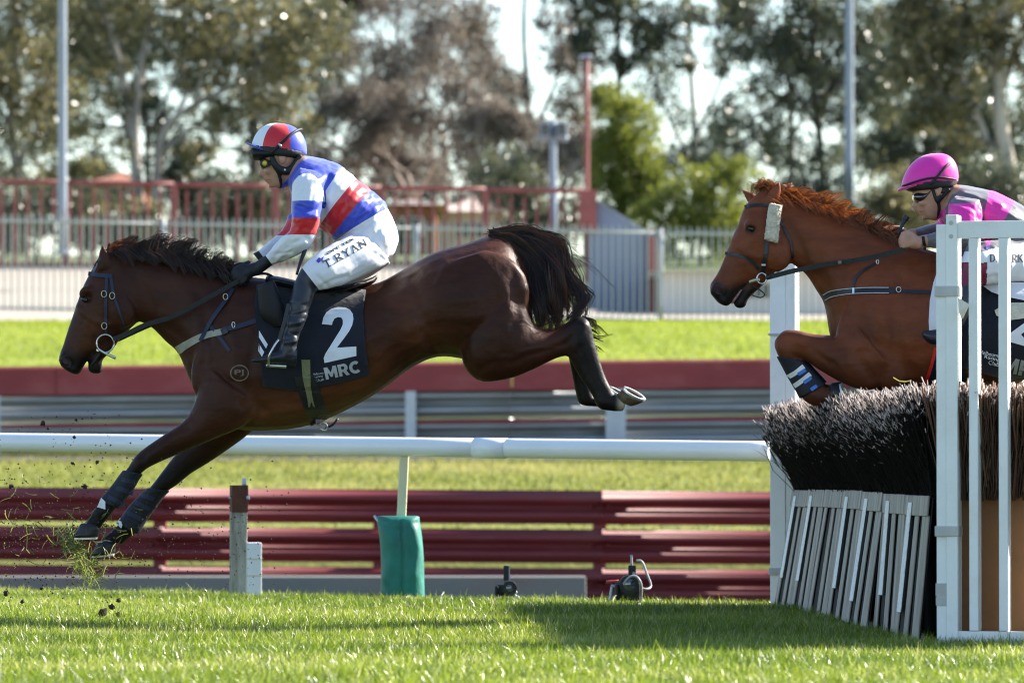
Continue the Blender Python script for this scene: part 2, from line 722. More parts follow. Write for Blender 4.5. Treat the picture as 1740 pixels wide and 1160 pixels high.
def sheet(name, xs, rows, mat):
    """heightfield strip: rows = list of (y, z) or callables"""
    V, F = [], []
    nx = len(xs)
    for (y, z) in rows:
        for x in xs:
            V.append((x, y, z))
    for i in range(len(rows) - 1):
        for j in range(nx - 1):
            F.append((i * nx + j, i * nx + j + 1, (i + 1) * nx + j + 1, (i + 1) * nx + j))
    o = mk(name, V, F, mat, None, True)
    return tag(o, kind='structure')


gx = np.linspace(-40, 40, 161)
gy = np.concatenate([np.linspace(-30, 15, 12), np.linspace(16, 37, 85)])
X, Y = np.meshgrid(gx, gy)
Z = track_z(X, Y)
n1, n2 = X.shape
idx = np.arange(n1 * n2).reshape(n1, n2)
quads = np.stack([idx[:-1, :-1], idx[:-1, 1:], idx[1:, 1:], idx[1:, :-1]], -1).reshape(-1, 4)
tag(link('track_ground', np_mesh('track_ground', np.stack([X, Y, Z], -1).reshape(-1, 3), quads), M['turf'], None, True), kind='structure')

wide = np.linspace(-150, 150, 31)
sheet('service_strip', wide, [(32.0, -0.66), (36.0, -0.62), (45, -0.6), (53.0, -0.58)], M['gravel'])
sheet('grass_bank', np.linspace(-150, 150, 151), [(53.0, -0.584), (53.6, 0.05), (55, 0.27), (59, 0.42), (65, 0.60), (70, 0.75), (75.4, 0.89)], M['bank'])
sheet('drain_strip', wide, [(72.4, 0.835), (73.6, 0.868), (75.3, 0.905)], M['gravel'])
sheet('upper_bank', np.linspace(-150, 150, 151), [(75.4, 0.886), (76.2, 1.75), (78, 2.22), (84, 2.62), (90, 2.98), (97.0, 3.26)], M['upper'])
# paved apron: banked up to the railing on the left, low on the right
V, F = [], []
pxs = np.array([-150, -30, -10, -4, -2.0, -0.4, 0.6, 2.2, 5, 30, 150])
hi = np.array([1, 1, 1, 1, 1, 0.6, 0.15, 0, 0, 0, 0])
for (y_, zl, zr) in ((97.0, 3.256, 3.256), (100, 3.56, 3.37), (104, 3.95, 3.52), (108, 4.34, 3.68), (112, 4.72, 3.84), (118, 4.9, 4.0)):
    for x_, h_ in zip(pxs, hi):
        V.append((x_, y_, zl * h_ + zr * (1 - h_)))
nx_ = len(pxs)
for i in range(5):
    for j in range(nx_ - 1):
        F.append((i * nx_ + j, i * nx_ + j + 1, (i + 1) * nx_ + j + 1, (i + 1) * nx_ + j))
tag(mk('paved_area', V, F, M['concrete'], None, False), kind='structure')
sheet('hill_ground', np.linspace(-3000, 3000, 41), [(117.6, 3.6), (119, 4.7), (128, 5.2), (140, 6.0), (200, 7.0), (500, 8), (3000, 8)], M['hill'])

# near turf: single blades
NB = 430000
yy = rng.uniform(17.6, 34.6, NB * 2)
xx = rng.uniform(-1, 1, NB * 2) * (0.09 * yy + 1.3)
keep = (rng.random(NB * 2) < np.interp(yy, [17.6, 24, 34], [1.0, 0.8, 0.7]) * (0.09 * yy + 1.3) / 4.5) & (yy < edge(xx) + 1.0)
xx, yy = xx[keep][:NB], yy[keep][:NB]
NB = len(xx)
patchn = vnoise(xx, yy, 2.2, 11)
fine = vnoise(xx, yy, 9.0, 12)
hgt = np.clip(0.042 + 0.013 * patchn + 0.011 * fine + rng.normal(0, 0.011, NB), 0.012, 0.10)
long_ = rng.random(NB) < 0.03
hgt = np.where(long_, hgt * 1.5, hgt)
ang = rng.uniform(0, 2 * math.pi, NB)
lean = rng.uniform(0.1, 0.95, NB) * hgt
fang = rng.uniform(0, 2 * math.pi, NB)
wd = rng.uniform(0.0011, 0.0023, NB)
bz = track_z(xx, yy) - 0.004
lx, ly = np.cos(ang) * lean, np.sin(ang) * lean
wx, wy = np.cos(fang) * wd, np.sin(fang) * wd
def lev(t, w):
    cx = xx + lx * t ** 1.7
    cy = yy + ly * t ** 1.7
    cz = bz + hgt * (t - 0.25 * t * t * np.clip(lean / hgt, 0, 1))
    return np.stack([cx - wx * w, cy - wy * w, cz], 1), np.stack([cx + wx * w, cy + wy * w, cz], 1)
a0, b0 = lev(0.0, 1.0)
a1, b1 = lev(0.55, 0.85)
tip, _ = lev(1.0, 0.0)
Vg = np.stack([a0, b0, a1, b1, tip], 1).reshape(-1, 3)
base = np.arange(NB)[:, None] * 5
q4 = base + np.array([[0, 1, 3, 2]])
q3 = base + np.array([[2, 3, 4]])
gm = np_mesh('track_grass', Vg, q4, q3)
tint = np.clip(0.42 - 0.18 * patchn + 0.10 * fine + rng.normal(0, 0.17, NB), 0, 0.85)
tint = np.where(rng.random(NB) < 0.07 + 0.05 * np.clip(-patchn, 0, 1), rng.uniform(0.85, 1.0, NB), tint)
set_attr(gm, 'tint', np.repeat(tint, 5))
tag(link('track_grass', gm, M['grass_blade']), 'short green racecourse turf in the foreground', 'grass', kind='stuff')


def rough_grass(name, y0, y1, zf, n, h0, half, label, mat):
    """coarse blades on the banks"""
    y = rng.uniform(y0, y1, n)
    x = rng.uniform(-half, half, n)
    z = zf(y)
    h = h0 * rng.uniform(0.5, 1.4, n)
    a = rng.uniform(0, 6.28, n)
    ln = rng.uniform(0.2, 0.9, n) * h
    w = rng.uniform(0.008, 0.016, n)
    f = rng.uniform(0, 6.28, n)
    p0 = np.stack([x - np.cos(f) * w, y - np.sin(f) * w, z], 1)
    p1 = np.stack([x + np.cos(f) * w, y + np.sin(f) * w, z], 1)
    p2 = np.stack([x + np.cos(a) * ln, y + np.sin(a) * ln, z + h], 1)
    me = np_mesh(name, np.stack([p0, p1, p2], 1).reshape(-1, 3), None, np.arange(n * 3).reshape(-1, 3))
    pn = vnoise(x, y * 0.6, 1.1, 21)
    set_attr(me, 'tint', np.repeat(np.clip(0.5 + 0.25 * pn + rng.normal(0, 0.15, n), 0, 1), 3))
    return tag(link(name, me, mat), label, 'grass', kind='stuff')


M['bank_blade'] = leafmat('bank_blade', [(0.10, 0.12, 0.032), (0.19, 0.20, 0.055), (0.29, 0.26, 0.11)], 0.4, 0.7, 0.15)
M['upper_blade'] = leafmat('upper_blade', [(0.16, 0.20, 0.035), (0.22, 0.26, 0.045), (0.29, 0.31, 0.08)], 0.4, 0.7, 0.15)
bz_f = lambda y: np.interp(y, [53.6, 55, 59, 65, 70, 75.4], [0.05, 0.27, 0.42, 0.60, 0.75, 0.89])
uz_f = lambda y: np.interp(y, [76.2, 78, 84, 90, 97.0], [1.75, 2.22, 2.62, 2.98, 3.26])
rough_grass('bank_grass', 54, 75, bz_f, 60000, 0.05, 10.5, 'dry patchy grass bank between the red and grey barriers', M['bank_blade'])
rough_grass('upper_grass', 77.5, 96.5, uz_f, 50000, 0.05, 13, 'bright green grass strip above the red topped barrier', M['upper_blade'])

# ------------------------------------------------------------------ corrugated guard rails
WP = [(0.0, -0.158), (-0.004, -0.138), (-0.080, -0.104), (-0.083, -0.056), (-0.004, -0.020), (-0.004, 0.020), (-0.083, 0.056), (-0.080, 0.104), (-0.004, 0.138), (0.012, 0.158)]


def wbeam_mesh(name, length, scale=1.0, dz=0.0):
    pr = catmull(np.array(WP), 3) * scale
    back = pr[::-1] + np.array([0.006, 0.0])
    ring = np.vstack([pr, back])
    n = len(ring)
    V = [(-length / 2, y, z) for y, z in ring] + [(length / 2, y, z + dz) for y, z in ring]
    F = [(i, (i + 1) % n, n + (i + 1) % n, n + i) for i in range(n)]
    k = len(pr)
    F += [(i, i + 1, n - 2 - i, n - 1 - i) for i in range(k - 1)]
    F += [(n + n - 1 - i, n + n - 2 - i, n + i + 1, n + i) for i in range(k - 1)]
    me = mesh(name, V, F)
    me.polygons.foreach_set('use_smooth', [True] * len(me.polygons))
    return me


D1 = 52.0
s1 = D1 / FPX
t = thing('guard_rail', (0, D1, -0.58), 'dark red corrugated steel guard rail, three beams high, behind the white rail', 'guard rail')
bmz = [CAM_Z + (800 - y) * s1 for y in (859, 925, 991)]
bl = 4.02
wm = wbeam_mesh('beam', bl + 0.05, 0.98, -0.022)
wm.materials.append(M['red_steel'])
for r, z in enumerate(bmz):
    for k in range(-3, 3):
        cx = 0.80 + (k + 0.5) * bl
        o = bpy.data.objects.new('beam', wm)
        COL.objects.link(o)
        o.parent = t
        # the rail drops a little to the right, as the ground does
        o.location = (cx, -0.003 * (k % 2) + 0.002 * r, z + 0.58 - 0.006 * cx)
pm = None
for k in range(-6, 7):
    cx = 0.80 + k * bl / 2
    o = box('post', cx, D1 + 0.09, -0.05, 0.12, 0.14, 1.12, M['red_steel'], t, bevel=0.008) if pm is None else None
    if o is not None:
        pm = o
        px0 = cx
    else:
        copy_at(pm, t, (cx - px0, 0, 0))
for k in range(-3, 4):
    bm = bmesh.new()
    for z in bmz:
        for dx in (-0.08, 0.08):
            bmesh.ops.create_uvsphere(bm, u_segments=8, v_segments=5, radius=0.016, matrix=Matrix.Translation((0.80 + k * bl + dx, D1 - 0.012, z)))
    b_ = bm_obj('bolts', bm, M['red_steel'], t)
    tag(b_, kind='stuff')
kb = box('concrete_kerb', -29.35, 50.2, -0.46, 60, 0.5, 0.47, M['kerb'], bevel=0.02)
tag(kb, kind='structure')

# second barrier: grey beams below a dark red capping
D2 = 75.0
s2 = D2 / FPX
t = thing('crash_barrier', (0, D2, 0.88), 'grey galvanised crash barrier with a thick dull red capping, in front of the green strip', 'crash barrier')
TILT2 = (622 - 607) * s2 / (1310 * s2)
def z2(px_y, x):
    return CAM_Z + (800 - px_y) * s2 + TILT2 * x * 0.9
wm2 = wbeam_mesh('rail', 4.05, 1.24, TILT2 * 4.0 * 0.9)
wm2.materials.append(M['galv'])
for y in (683, 735):
    for k in range(-4, 4):
        cx = (k + 0.5) * 4.0
        o = bpy.data.objects.new('beam', wm2)
        COL.objects.link(o)
        o.parent = t
        o.location = (cx, 0.003 * (k % 2), z2(y, cx - 2.0) - 0.88)
for k in range(-3, 3):
    cx = (k + 0.5) * 6.0
    V = []
    for dx in (-2.995, 2.995):
        z0, z1 = z2(663, cx + dx), z2(614, cx + dx)
        V += [(cx + dx, D2 - 0.16, z0), (cx + dx, D2 - 0.18, z1 - 0.03), (cx + dx, D2 - 0.14, z1), (cx + dx, D2 + 0.22, z1), (cx + dx, D2 + 0.22, z0)]
    F = [(0, 1, 6, 5), (1, 2, 7, 6), (2, 3, 8, 7), (3, 4, 9, 8), (4, 0, 5, 9), (4, 3, 2, 1, 0), (5, 6, 7, 8, 9)]
    mk('capping', V, F, M['red_cap'], t)
tube_obj('lower_pipe', [(-16, D2 - 0.1, z2(716, -16)), (0, D2 - 0.1, z2(716, 0)), (16, D2 - 0.1, z2(716, 16))], 0.028, M['red_cap'], t)
for pxc, wpx in ((698, 18), (1046, 34), (345, 18), (-8, 20), (1390, 20), (1740, 20), (-360, 20)):
    x = (pxc - 870) * s2
    box('post', x, D2 - 0.13, (z2(662, x) + z2(790, x)) / 2, wpx * s2, 0.06, z2(662, x) - z2(790, x), M['post_steel'], t, bevel=0.006)

# ------------------------------------------------------------------ low concrete wall, fences, ramp
D3 = 97.0
s3 = D3 / FPX
t = thing('picket_fence', (0, D3, 3.26), 'long light grey steel picket fence along the top of the green strip', 'fence')
ZT = lambda x: CAM_Z + (800 - 391) * s3 - 0.0185 * x
hp = 1.66
pk = box('picket', 0, D3, 3.26 + hp / 2, 0.028, 0.02, hp, M['fence_grey'], t)
n = 0
for k in range(-92, 94):
    x = k * 0.122
    if k == 0:
        continue
    copy_at(pk, t, (x, 0, ZT(x) - ZT(0)))
for a, b in ((-11.5, -6.0), (-6.0, -1.62), (-1.62, 2.53), (2.53, 7.0), (7.0, 11.5)):
    tube_obj('top_rail', [(a, D3, ZT(a)), (b, D3, ZT(b))], 0.024, M['fence_grey'], t)
    tube_obj('bottom_rail', [(a, D3 + 0.02, ZT(a) - 1.48), (b, D3 + 0.02, ZT(b) - 1.48)], 0.025, M['fence_grey'], t)
for x in (-10.3, -5.95, -1.62, 2.53, 6.9, 11.2):
    tube_obj('post', [(x, D3 - 0.04, 3.2), (x, D3 - 0.04, ZT(x) + 0.06)], 0.045, M['fence_grey'], t)

D4 = 112.0
s4 = D4 / FPX
t = thing('red_railing', (-4, D4, 3.6), 'faded red steel railing with upright bars behind the grey picket fence', 'railing')
ZR = lambda px: CAM_Z + (800 - (308 + 0.0170 * px)) * s4
def X4(px):
    return (px - 870) * s4
RB = CAM_Z + (800 - 462) * s4
pk = None
posts = [-245, -65, 113, 295, 468, 647, 825, 1000]
for a, b in zip(posts[:-1], posts[1:]):
    tube_obj('top_rail', [(X4(a), D4, ZR(a)), (X4(b), D4, ZR(b))], 0.055, M['fence_red'], t, seg=6)
    tube_obj('bottom_rail', [(X4(a), D4, RB + 0.15), (X4(b), D4, RB + 0.15)], 0.04, M['fence_red'], t, seg=6)
    for k in range(1, 8):
        px = a + (b - a) * k / 8
        if pk is None:
            pk = box('bar', X4(px), D4, RB + 0.85, 0.055, 0.05, 1.7, M['fence_red'], t)
            p00 = (X4(px), ZR(px))
        else:
            copy_at(pk, t, (X4(px) - p00[0], 0, ZR(px) - p00[1]))
for p in posts:
    z1 = ZR(p)
    box('post', X4(p), D4 - 0.02, (z1 + RB) / 2 - 0.1, 0.14, 0.12, z1 - RB + 0.2, M['fence_red'], t)
# ramp wall
t = thing('ramp_wall', (3, D4, 3.6), 'sloping blue grey rendered ramp wall with a red end post', 'wall')
def slab(name, pts, d, thick, mat, parent):
    V = [P(x, y, d) for x, y in pts] + [P(x, y, d, thick) for x, y in pts]
    n = len(pts)
    F = [tuple(range(n)), tuple(range(2 * n - 1, n - 1, -1))] + [(i, n + i, n + (i + 1) % n, (i + 1) % n) for i in range(n)]
    bm = bmesh.new()
    vs = [bm.verts.new(v) for v in V]
    for f in F:
        bm.faces.new([vs[i] for i in f])
    return bm_obj(name, bm, mat, parent)
slab('wall', [(1000, 345), (1016, 345), (1106, 402), (1106, 530), (1000, 530)], D4 - 0.3, 3.0, M['ramp'], t)
slab('coping', [(1012, 341), (1018, 341), (1112, 401), (1112, 408)], D4 - 0.34, 3.1, M['lamp_grey'], t)
slab('end_post', [(1100, 402), (1119, 402), (1119, 530), (1100, 530)], D4 - 0.5, 0.25, M['fence_red'], t)
slab('end_post', [(1120, 400), (1128, 400), (1128, 530), (1120, 530)], D4 - 0.55, 0.3, M['white_paint'], t)
slab('top_post', [(984, 322), (1014, 322), (1014, 396), (984, 396)], D4 - 0.45, 0.3, M['fence_red'], t)

t = thing('red_pole', tuple(P(997, 440, D4 + 0.5)), 'tall thin dark red steel pole beside the ramp wall', 'pole')
tube_obj('shaft', [P(997, 440, D4 + 0.5), P(997, 98, D4 + 0.5)], [0.06, 0.045], M['fence_red'], t)
tube_obj('cap', [P(985, 97, D4 + 0.5), P(1005, 97, D4 + 0.5)], 0.045, M['lamp_grey'], t)

def lamp(name, px, y0, y1, d, r, label, head=False):
    t = thing(name, tuple(P(px, y0, d)), label, 'lamp post', 'lamp posts in front of the trees')
    tube_obj('pole', [P(px, y0, d), P(px, (y0 + y1) / 2, d), P(px, y1, d)], [r * 1.1, r, r * 0.9], M['lamp_grey'], t)
    tube_obj('base_plate', [P(px, y0, d), P(px, y0 - 6, d)], r * 1.8, M['lamp_grey'], t)
    if head:
        for dx in (-14, 14):
            a = P(px + dx, 222, d)
            box('lamp_head', a.x, d - 0.1, a.z, 0.22, 0.4, 0.3, M['lamp_grey'], t, bevel=0.03)
            box('lens', a.x, d - 0.312, a.z, 0.17, 0.012, 0.22, M['glass'], t)
        a, b = P(px - 26, 236, d), P(px + 26, 236, d)
        tube_obj('crossarm', [a, b], 0.06, M['lamp_grey'], t)
    return t
lamp('lamp_post', 106, 432, -260, 105, 0.078, 'tall grey lamp post at the left in front of the gum trees')
lamp('lamp_post', 940, 440, 206, 114, 0.075, 'short grey lamp post with two lamp heads beside the red pole', True)
lamp('lamp_post', 1443, 345, -260, 135, 0.10, 'tall grey lamp post above the chestnut horse')

# pale building and houses behind the fences
def house(name, px0, px1, ytop, ybase, d, label, wall, roof, yroof):
    s = d / FPX
    x0, x1 = (px0 - 870) * s, (px1 - 870) * s
    z1 = CAM_Z + (800 - ytop) * s
    z0 = CAM_Z + (800 - ybase) * s
    zr = CAM_Z + (800 - yroof) * s
    t = thing(name, ((x0 + x1) / 2, d, z0), label, 'building', 'buildings behind the fences')
    dep = 6.0
    box('wall', (x0 + x1) / 2, d + dep / 2, (z0 + z1) / 2, x1 - x0, dep, z1 - z0, wall, t)
    V = [(x0 - .3, d - .4, z1), (x1 + .3, d - .4, z1), (x1 + .3, d + dep + .4, z1), (x0 - .3, d + dep + .4, z1), (x0 + 1, d + dep / 2, zr), (x1 - 1, d + dep / 2, zr)]
    F = [(0, 1, 5, 4), (1, 2, 5), (2, 3, 4, 5), (3, 0, 4), (3, 2, 1, 0)]
    mk('roof', V, F, roof, t)
    n = max(1, int((x1 - x0) / 2.2))
    for k in range(n):
        cx = x0 + (k + 0.5) * (x1 - x0) / n
        zz = z0 + (z1 - z0) * 0.55
        w_ = box('window', cx, d - 0.01, zz, 0.9, 0.06, (z1 - z0) * 0.4, M['render_wall'], t)
        box('pane', cx, d - 0.045, zz, 0.78, 0.02, (z1 - z0) * 0.34, M['glass'], w_)
    return t
house('house', 745, 850, 360, 430, 150, 'pale house with a pinkish roof seen through the red railing', M['render_wall'], M['roof'], 328)
house('brick_house', 640, 740, 348, 430, 146, 'orange brick house seen through the red railing beside the pale house', M['brick'], M['roof'], 330)
house('distant_house', 150, 235, 312, 345, 175, 'house roof showing below the gum trees at the left', M['brick'], M['brick'], 285)
house('white_building', 1130, 1480, 462, 532, 108, 'low white building behind the fence left of the chestnut horse', M['render_wall'], M['render_wall'], 455)

# ------------------------------------------------------------------ trees
def leaf_cloud(clumps, n, size, d, rr):
    """leaf quads spread over clumps (px, py, rpx, rpy, weight) as leaning rhombs"""
    s = d / FPX
    c = np.array([[k[0], k[1], k[2], k[3]] for k in clumps], float)
    w = np.array([k[4] if len(k) > 4 else k[2] * k[3] for k in clumps], float)
    w /= w.sum()
    # every clump is broken into smaller sprays
    subs, sw = [], []
    for (cx, cy, rx, ry), ww in zip(c, w):
        m = max(14, int(rx * ry / 24))
        for _ in range(m):
            v = rr.normal(0, 1, 3)
            v /= np.linalg.norm(v)
            v *= rr.random() ** (1 / 2.4) * 1.15
            r = rr.uniform(6, 15)
            subs.append((cx + v[0] * rx, cy + v[1] * ry, v[2] * 0.5 * (rx + ry), r, rr.uniform(0, 1)))
            sw.append(ww / m * r * r)
    subs = np.array(subs)
    sw = np.array(sw)
    sw /= sw.sum()
    i = rr.choice(len(subs), n, p=sw)
    v = rr.normal(0, 1, (n, 3))
    v /= np.linalg.norm(v, axis=1)[:, None]
    v *= (rr.random(n) ** 0.5 * 1.25)[:, None]
    px = subs[i, 0] + v[:, 0] * subs[i, 3]
    py = subs[i, 1] + v[:, 1] * subs[i, 3]
    pd = (subs[i, 2] + v[:, 2] * subs[i, 3]) * s
    x = (px - 870) * s
    z = CAM_Z + (800 - py) * s
    y = d + pd
    ctr = np.stack([x, y, z], 1)
    a = rr.normal(0, 1, (n, 3)) + np.array([0, 0, -0.8])
    a /= np.linalg.norm(a, axis=1)[:, None]
    b = np.cross(a, rr.normal(0, 1, (n, 3)))
    b /= np.linalg.norm(b, axis=1)[:, None]
    L = (0.56 * size * rr.uniform(0.6, 1.4, n))[:, None]
    V = np.stack([ctr - a * L, ctr + b * L * 0.36, ctr + a * L, ctr - b * L * 0.36], 1).reshape(-1, 3)
    tint = np.clip(subs[i, 4] * 0.7 + rr.uniform(0, 0.3, n), 0, 1)
    return V, np.arange(n * 4).reshape(-1, 4), np.repeat(tint, 4)


def tree(name, label, d, limbs, clumps, n, size, leaf, bark, seed, twigs=40):
    rr = np.random.default_rng(seed)
    b = limbs[0][0][0]
    t = thing(name, tuple(P(b[0], b[1], d)), label, 'tree', 'trees behind the racecourse')
    s = d / FPX
    parts = []
    ends = []
    for pts, r0, r1 in limbs:
        q = [P(p[0], p[1], d, (p[2] if len(p) > 2 else 0) * s) for p in pts]
        parts.append(tube(q, np.linspace(r0 * s, r1 * s, len(q)), 8, 4))
    V, F = join_vf(parts[:1])
    mk('trunk', V, F, bark, t, True)
    for v, f in parts[1:]:
        mk('limb', v, f, bark, t, True)
    # thin boughs reaching into the clumps
    tw = []
    nodes = np.array([p[:2] for l in limbs for p in catmull([q[:2] for q in l[0]], 6)[3:]])
    for k in range(twigs):
        c = clumps[rr.integers(len(clumps))]
        e = np.array([c[0] + rr.normal(0, 0.5) * c[2], c[1] + rr.normal(0, 0.5) * c[3]])
        st = nodes[np.argmin(((nodes - e) ** 2).sum(1) + rr.random(len(nodes)) * 900)]
        dz = rr.normal(0, 0.4) * c[2]
        m = (st + e) / 2 + rr.normal(0, 8, 2)
        tw.append(tube([P(st[0], st[1], d), P(m[0], m[1], d, dz * s * 0.5), P(e[0], e[1], d, dz * s)], [1.8 * s, 1.3 * s, 0.5 * s], 5, 3))
    if tw:
        V, F = join_vf(tw)
        tag(mk('boughs', V, F, bark, t, True), kind='stuff')
    V, F, T = leaf_cloud(clumps, n, size, d, rr)
    me = np_mesh('crown', V, F)
    set_attr(me, 'tint', T)
    tag(link('crown', me, leaf, t), kind='stuff')
    return t


def hand_off(px, py, r, n, rr, flat=0.7):
    return [(px + rr.normal(0, r), py + rr.normal(0, r * flat), r * rr.uniform(0.35, 0.6), r * flat * rr.uniform(0.35, 0.6)) for _ in range(n)]


r1 = np.random.default_rng(1)
# olive gum at the far left
tree('gum_tree', 'olive gum tree at the far left edge behind the lamp post', 150,
     [([(20, 430), (30, 330), (18, 200), (30, 60), (20, -60)], 9, 4), ([(25, 290), (70, 200), (90, 100)], 5, 2), ([(20, 220), (-30, 130), (-60, 40)], 5, 2)],
     [(40, 60, 75, 75), (75, 150, 70, 60), (15, 190, 60, 60), (-50, 110, 70, 110), (50, -30, 90, 60), (90, 235, 40, 28), (10, 290, 60, 25)], 15000, 0.13, M['leaf_olive'], M['bark'], 2)
# forked gum with pale limbs
tree('gum_tree', 'forked gum tree with grey trunks left of the first jockey', 146,
     [([(236, 440), (232, 300), (218, 190), (205, 120), (180, 30), (165, -40)], 11, 5),
      ([(232, 290), (230, 200), (240, 110), (252, 55), (250, -30)], 8, 4),
      ([(262, 440), (268, 290), (285, 215), (330, 180), (385, 150), (450, 110)], 9, 3),
      ([(296, 205), (318, 150), (300, 100), (268, 60)], 5, 2),
      ([(330, 180), (350, 120), (400, 60), (420, -20)], 5, 2),
      ([(275, 260), (330, 215), (360, 225)], 4, 2)],
     [(160, 100, 60, 40), (260, 20, 110, 45), (400, 40, 110, 60), (330, 110, 60, 40), (440, 150, 80, 50), (150, 215, 45, 35), (120, 30, 50, 50), (520, 60, 70, 70), (210, 250, 22, 25),
      (490, 215, 50, 40), (370, 200, 50, 25), (190, 170, 30, 30), (300, -60, 200, 50), (330, 255, 50, 22)], 24000, 0.13, M['leaf_olive'], M['bark'], 3, 60)
# dark evergreen behind
tree('evergreen_tree', 'dark evergreen tree behind the forked gum tree', 172,
     [([(430, 430), (432, 250), (425, 100), (430, -40)], 9, 4)],
     [(440, 200, 60, 60), (380, 120, 60, 60), (480, 120, 70, 80), (300, 70, 90, 60), (150, 120, 70, 60), (60, 240, 90, 45), (200, 40, 90, 50), (430, 20, 120, 50), (-20, 30, 90, 90), (560, 60, 50, 70)], 20000, 0.16, M['leaf_dark'], M['dark_bark'], 4)


def bare_tree(name, label, d, base, spread, seed, first=75, nleaf=12000):
    rr = np.random.default_rng(seed)
    s = d / FPX
    t = thing(name, tuple(P(base[0], base[1], d)), label, 'tree', 'trees behind the racecourse')
    trunk, boughs, twigs, tips = [], [], [], []

    def grow(p, a, y, length, r, lev):
        q = p + np.array([math.cos(a), -math.sin(a)]) * length
        y2 = y + rr.normal(0, 0.25) * length
        m = (p + q) / 2 + rr.normal(0, length * 0.06, 2)
        tb = tube([P(p[0], p[1], d, y * s), P(m[0], m[1], d, (y + y2) / 2 * s), P(q[0], q[1], d, y2 * s)], [r * s, r * 0.85 * s, r * 0.68 * s], 5 if lev > 1 else 8, 2)
        (trunk if lev == 0 else boughs if lev < 3 else twigs).append(tb)
        if lev >= 6:
            tips.append((q[0], q[1], y2))
            return
        k = 3 if lev in (0, 1, 2, 4) else 2
        for i in range(k):
            da = rr.normal(0, 0.42) + (i - (k - 1) / 2) * spread
            na = a + da
            na += (math.pi / 2 - na) * 0.10
            grow(q if i != 1 or lev == 0 else m * 0.3 + q * 0.7, na, y2, length * rr.uniform(0.62, 0.86), r * rr.uniform(0.55, 0.7), lev + 1)
    grow(np.array(base, float), math.pi / 2 + rr.normal(0, 0.05), 0.0, first, 8.0, 0)
    for nm, g in (('trunk', trunk), ('boughs', boughs), ('twigs', twigs)):
        V, F = join_vf(g)
        o = mk(nm, V, F, M['twig'], t, True)
        if nm != 'trunk':
            tag(o, kind='stuff')
    cl = [(x, y, 20, 18, 1) for x, y, _ in tips]
    V, F, T = leaf_cloud(cl, nleaf, 0.11, d, rr)
    me = np_mesh('crown', V, F)
    set_attr(me, 'tint', T)
    tag(link('crown', me, M['leaf_brown'], t), kind='stuff')
    return t


bare_tree('bare_tree', 'grey brown nearly bare tree left of the red pole', 150, (705, 420), 0.52, 21, 80, 8000)
bare_tree('bare_tree', 'nearly bare twiggy tree behind the first jockey', 156, (600, 420), 0.50, 22, 74, 6500)
bare_tree('bare_tree', 'bare twiggy tree beside the round green bush', 148, (870, 430), 0.55, 25, 68, 7500)
bare_tree('bare_tree', 'tall bare twiggy tree rising above the others at the centre', 158, (760, 430), 0.42, 27, 112, 7500)
bare_tree('bare_tree', 'low bare tree behind the double lamp post', 144, (935, 430), 0.6, 28, 60, 6000)
bare_tree('bare_tree', 'bare tree just right of the first jockey', 152, (655, 430), 0.55, 29, 62, 6000)

tree('pine_tree', 'dark open crowned pine behind the red pole', 185,
     [([(1052, 430), (1050, 250), (1052, 120), (1045, -30)], 6, 4), ([(1010, 430), (995, 130), (980, 30), (965, -40)], 5, 3), ([(1050, 140), (1090, 90), (1140, 50)], 3, 1)],
     [(1040, 20, 70, 35), (1110, 60, 55, 30), (1000, 70, 35, 28), (1170, 20, 50, 24), (1065, 105, 40, 18), (1000, -20, 90, 30), (1170, 110, 25, 12)], 9500, 0.17, M['leaf_dark'], M['dark_bark'], 7, 40)
# round bush
tree('round_bush', 'dense round yellow green bush right of the red pole', 138,
     [([(1060, 440), (1062, 340), (1060, 240)], 8, 5)],
     [(1050, 190, 55, 40), (1075, 240, 55, 60), (1040, 270, 45, 60), (1095, 300, 40, 50), (1030, 160, 22, 18), (1060, 330, 70, 40)], 19000, 0.105, M['leaf_bush'], M['dark_bark'], 8, 10)
tree('gum_tree', 'large dark gum tree above the chestnut horse', 160,
     [([(1400, 430), (1395, 260), (1380, 120), (1390, -40)], 7, 4), ([(1392, 220), (1330, 120), (1290, 40)], 4, 2), ([(1390, 180), (1450, 90), (1500, 10)], 4, 2)],
     [(1330, 60, 50, 40), (1400, 30, 80, 45), (1380, 120, 60, 40), (1480, 60, 70, 50), (1290, 150, 38, 30), (1440, 190, 60, 32), (1310, 230, 50, 36), (1390, 270, 60, 28), (1500, 150, 50, 50), (1240, 50, 32, 26), (1240, 210, 34, 26), (1230, 120, 22, 14), (1350, -40, 160, 40)], 19000, 0.14, M['leaf_dark'], M['dark_bark'], 9, 50)
tree('gum_tree', 'tall pale trunked gum tree behind the second jockey', 142,
     [([(1735, 440), (1722, 330), (1700, 200), (1698, 90), (1712, -60)], 15, 10), ([(1728, 370), (1690, 270), (1655, 180), (1625, 100)], 8, 4), ([(1655, 190), (1600, 150), (1560, 60)], 4, 2), ([(1700, 160), (1740, 60), (1790, 0)], 6, 3)],
     [(1590, 40, 80, 50), (1660, 90, 60, 60), (1560, 120, 60, 45), (1620, 170, 55, 35), (1730, 60, 55, 50), (1700, -30, 120, 50), (1560, 210, 48, 30), (1790, 130, 60, 70), (1640, 250, 40, 24), (1540, 10, 60, 50)], 21000, 0.13, M['leaf_olive'], M['pale_bark'], 10, 50)
tree('evergreen_tree', 'dark evergreen tree behind the pale trunked gum', 178,
     [([(1640, 430), (1640, 250), (1630, 60)], 8, 4)],
     [(1600, 280, 70, 50), (1540, 240, 50, 50), (1690, 230, 60, 70), (1640, 150, 70, 60), (1480, 260, 50, 40), (1570, 330, 90, 40), (1500, 120, 50, 60), (1640, 30, 90, 60), (1760, 260, 60, 90)], 17000, 0.17, M['leaf_dark'], M['dark_bark'], 11, 20)


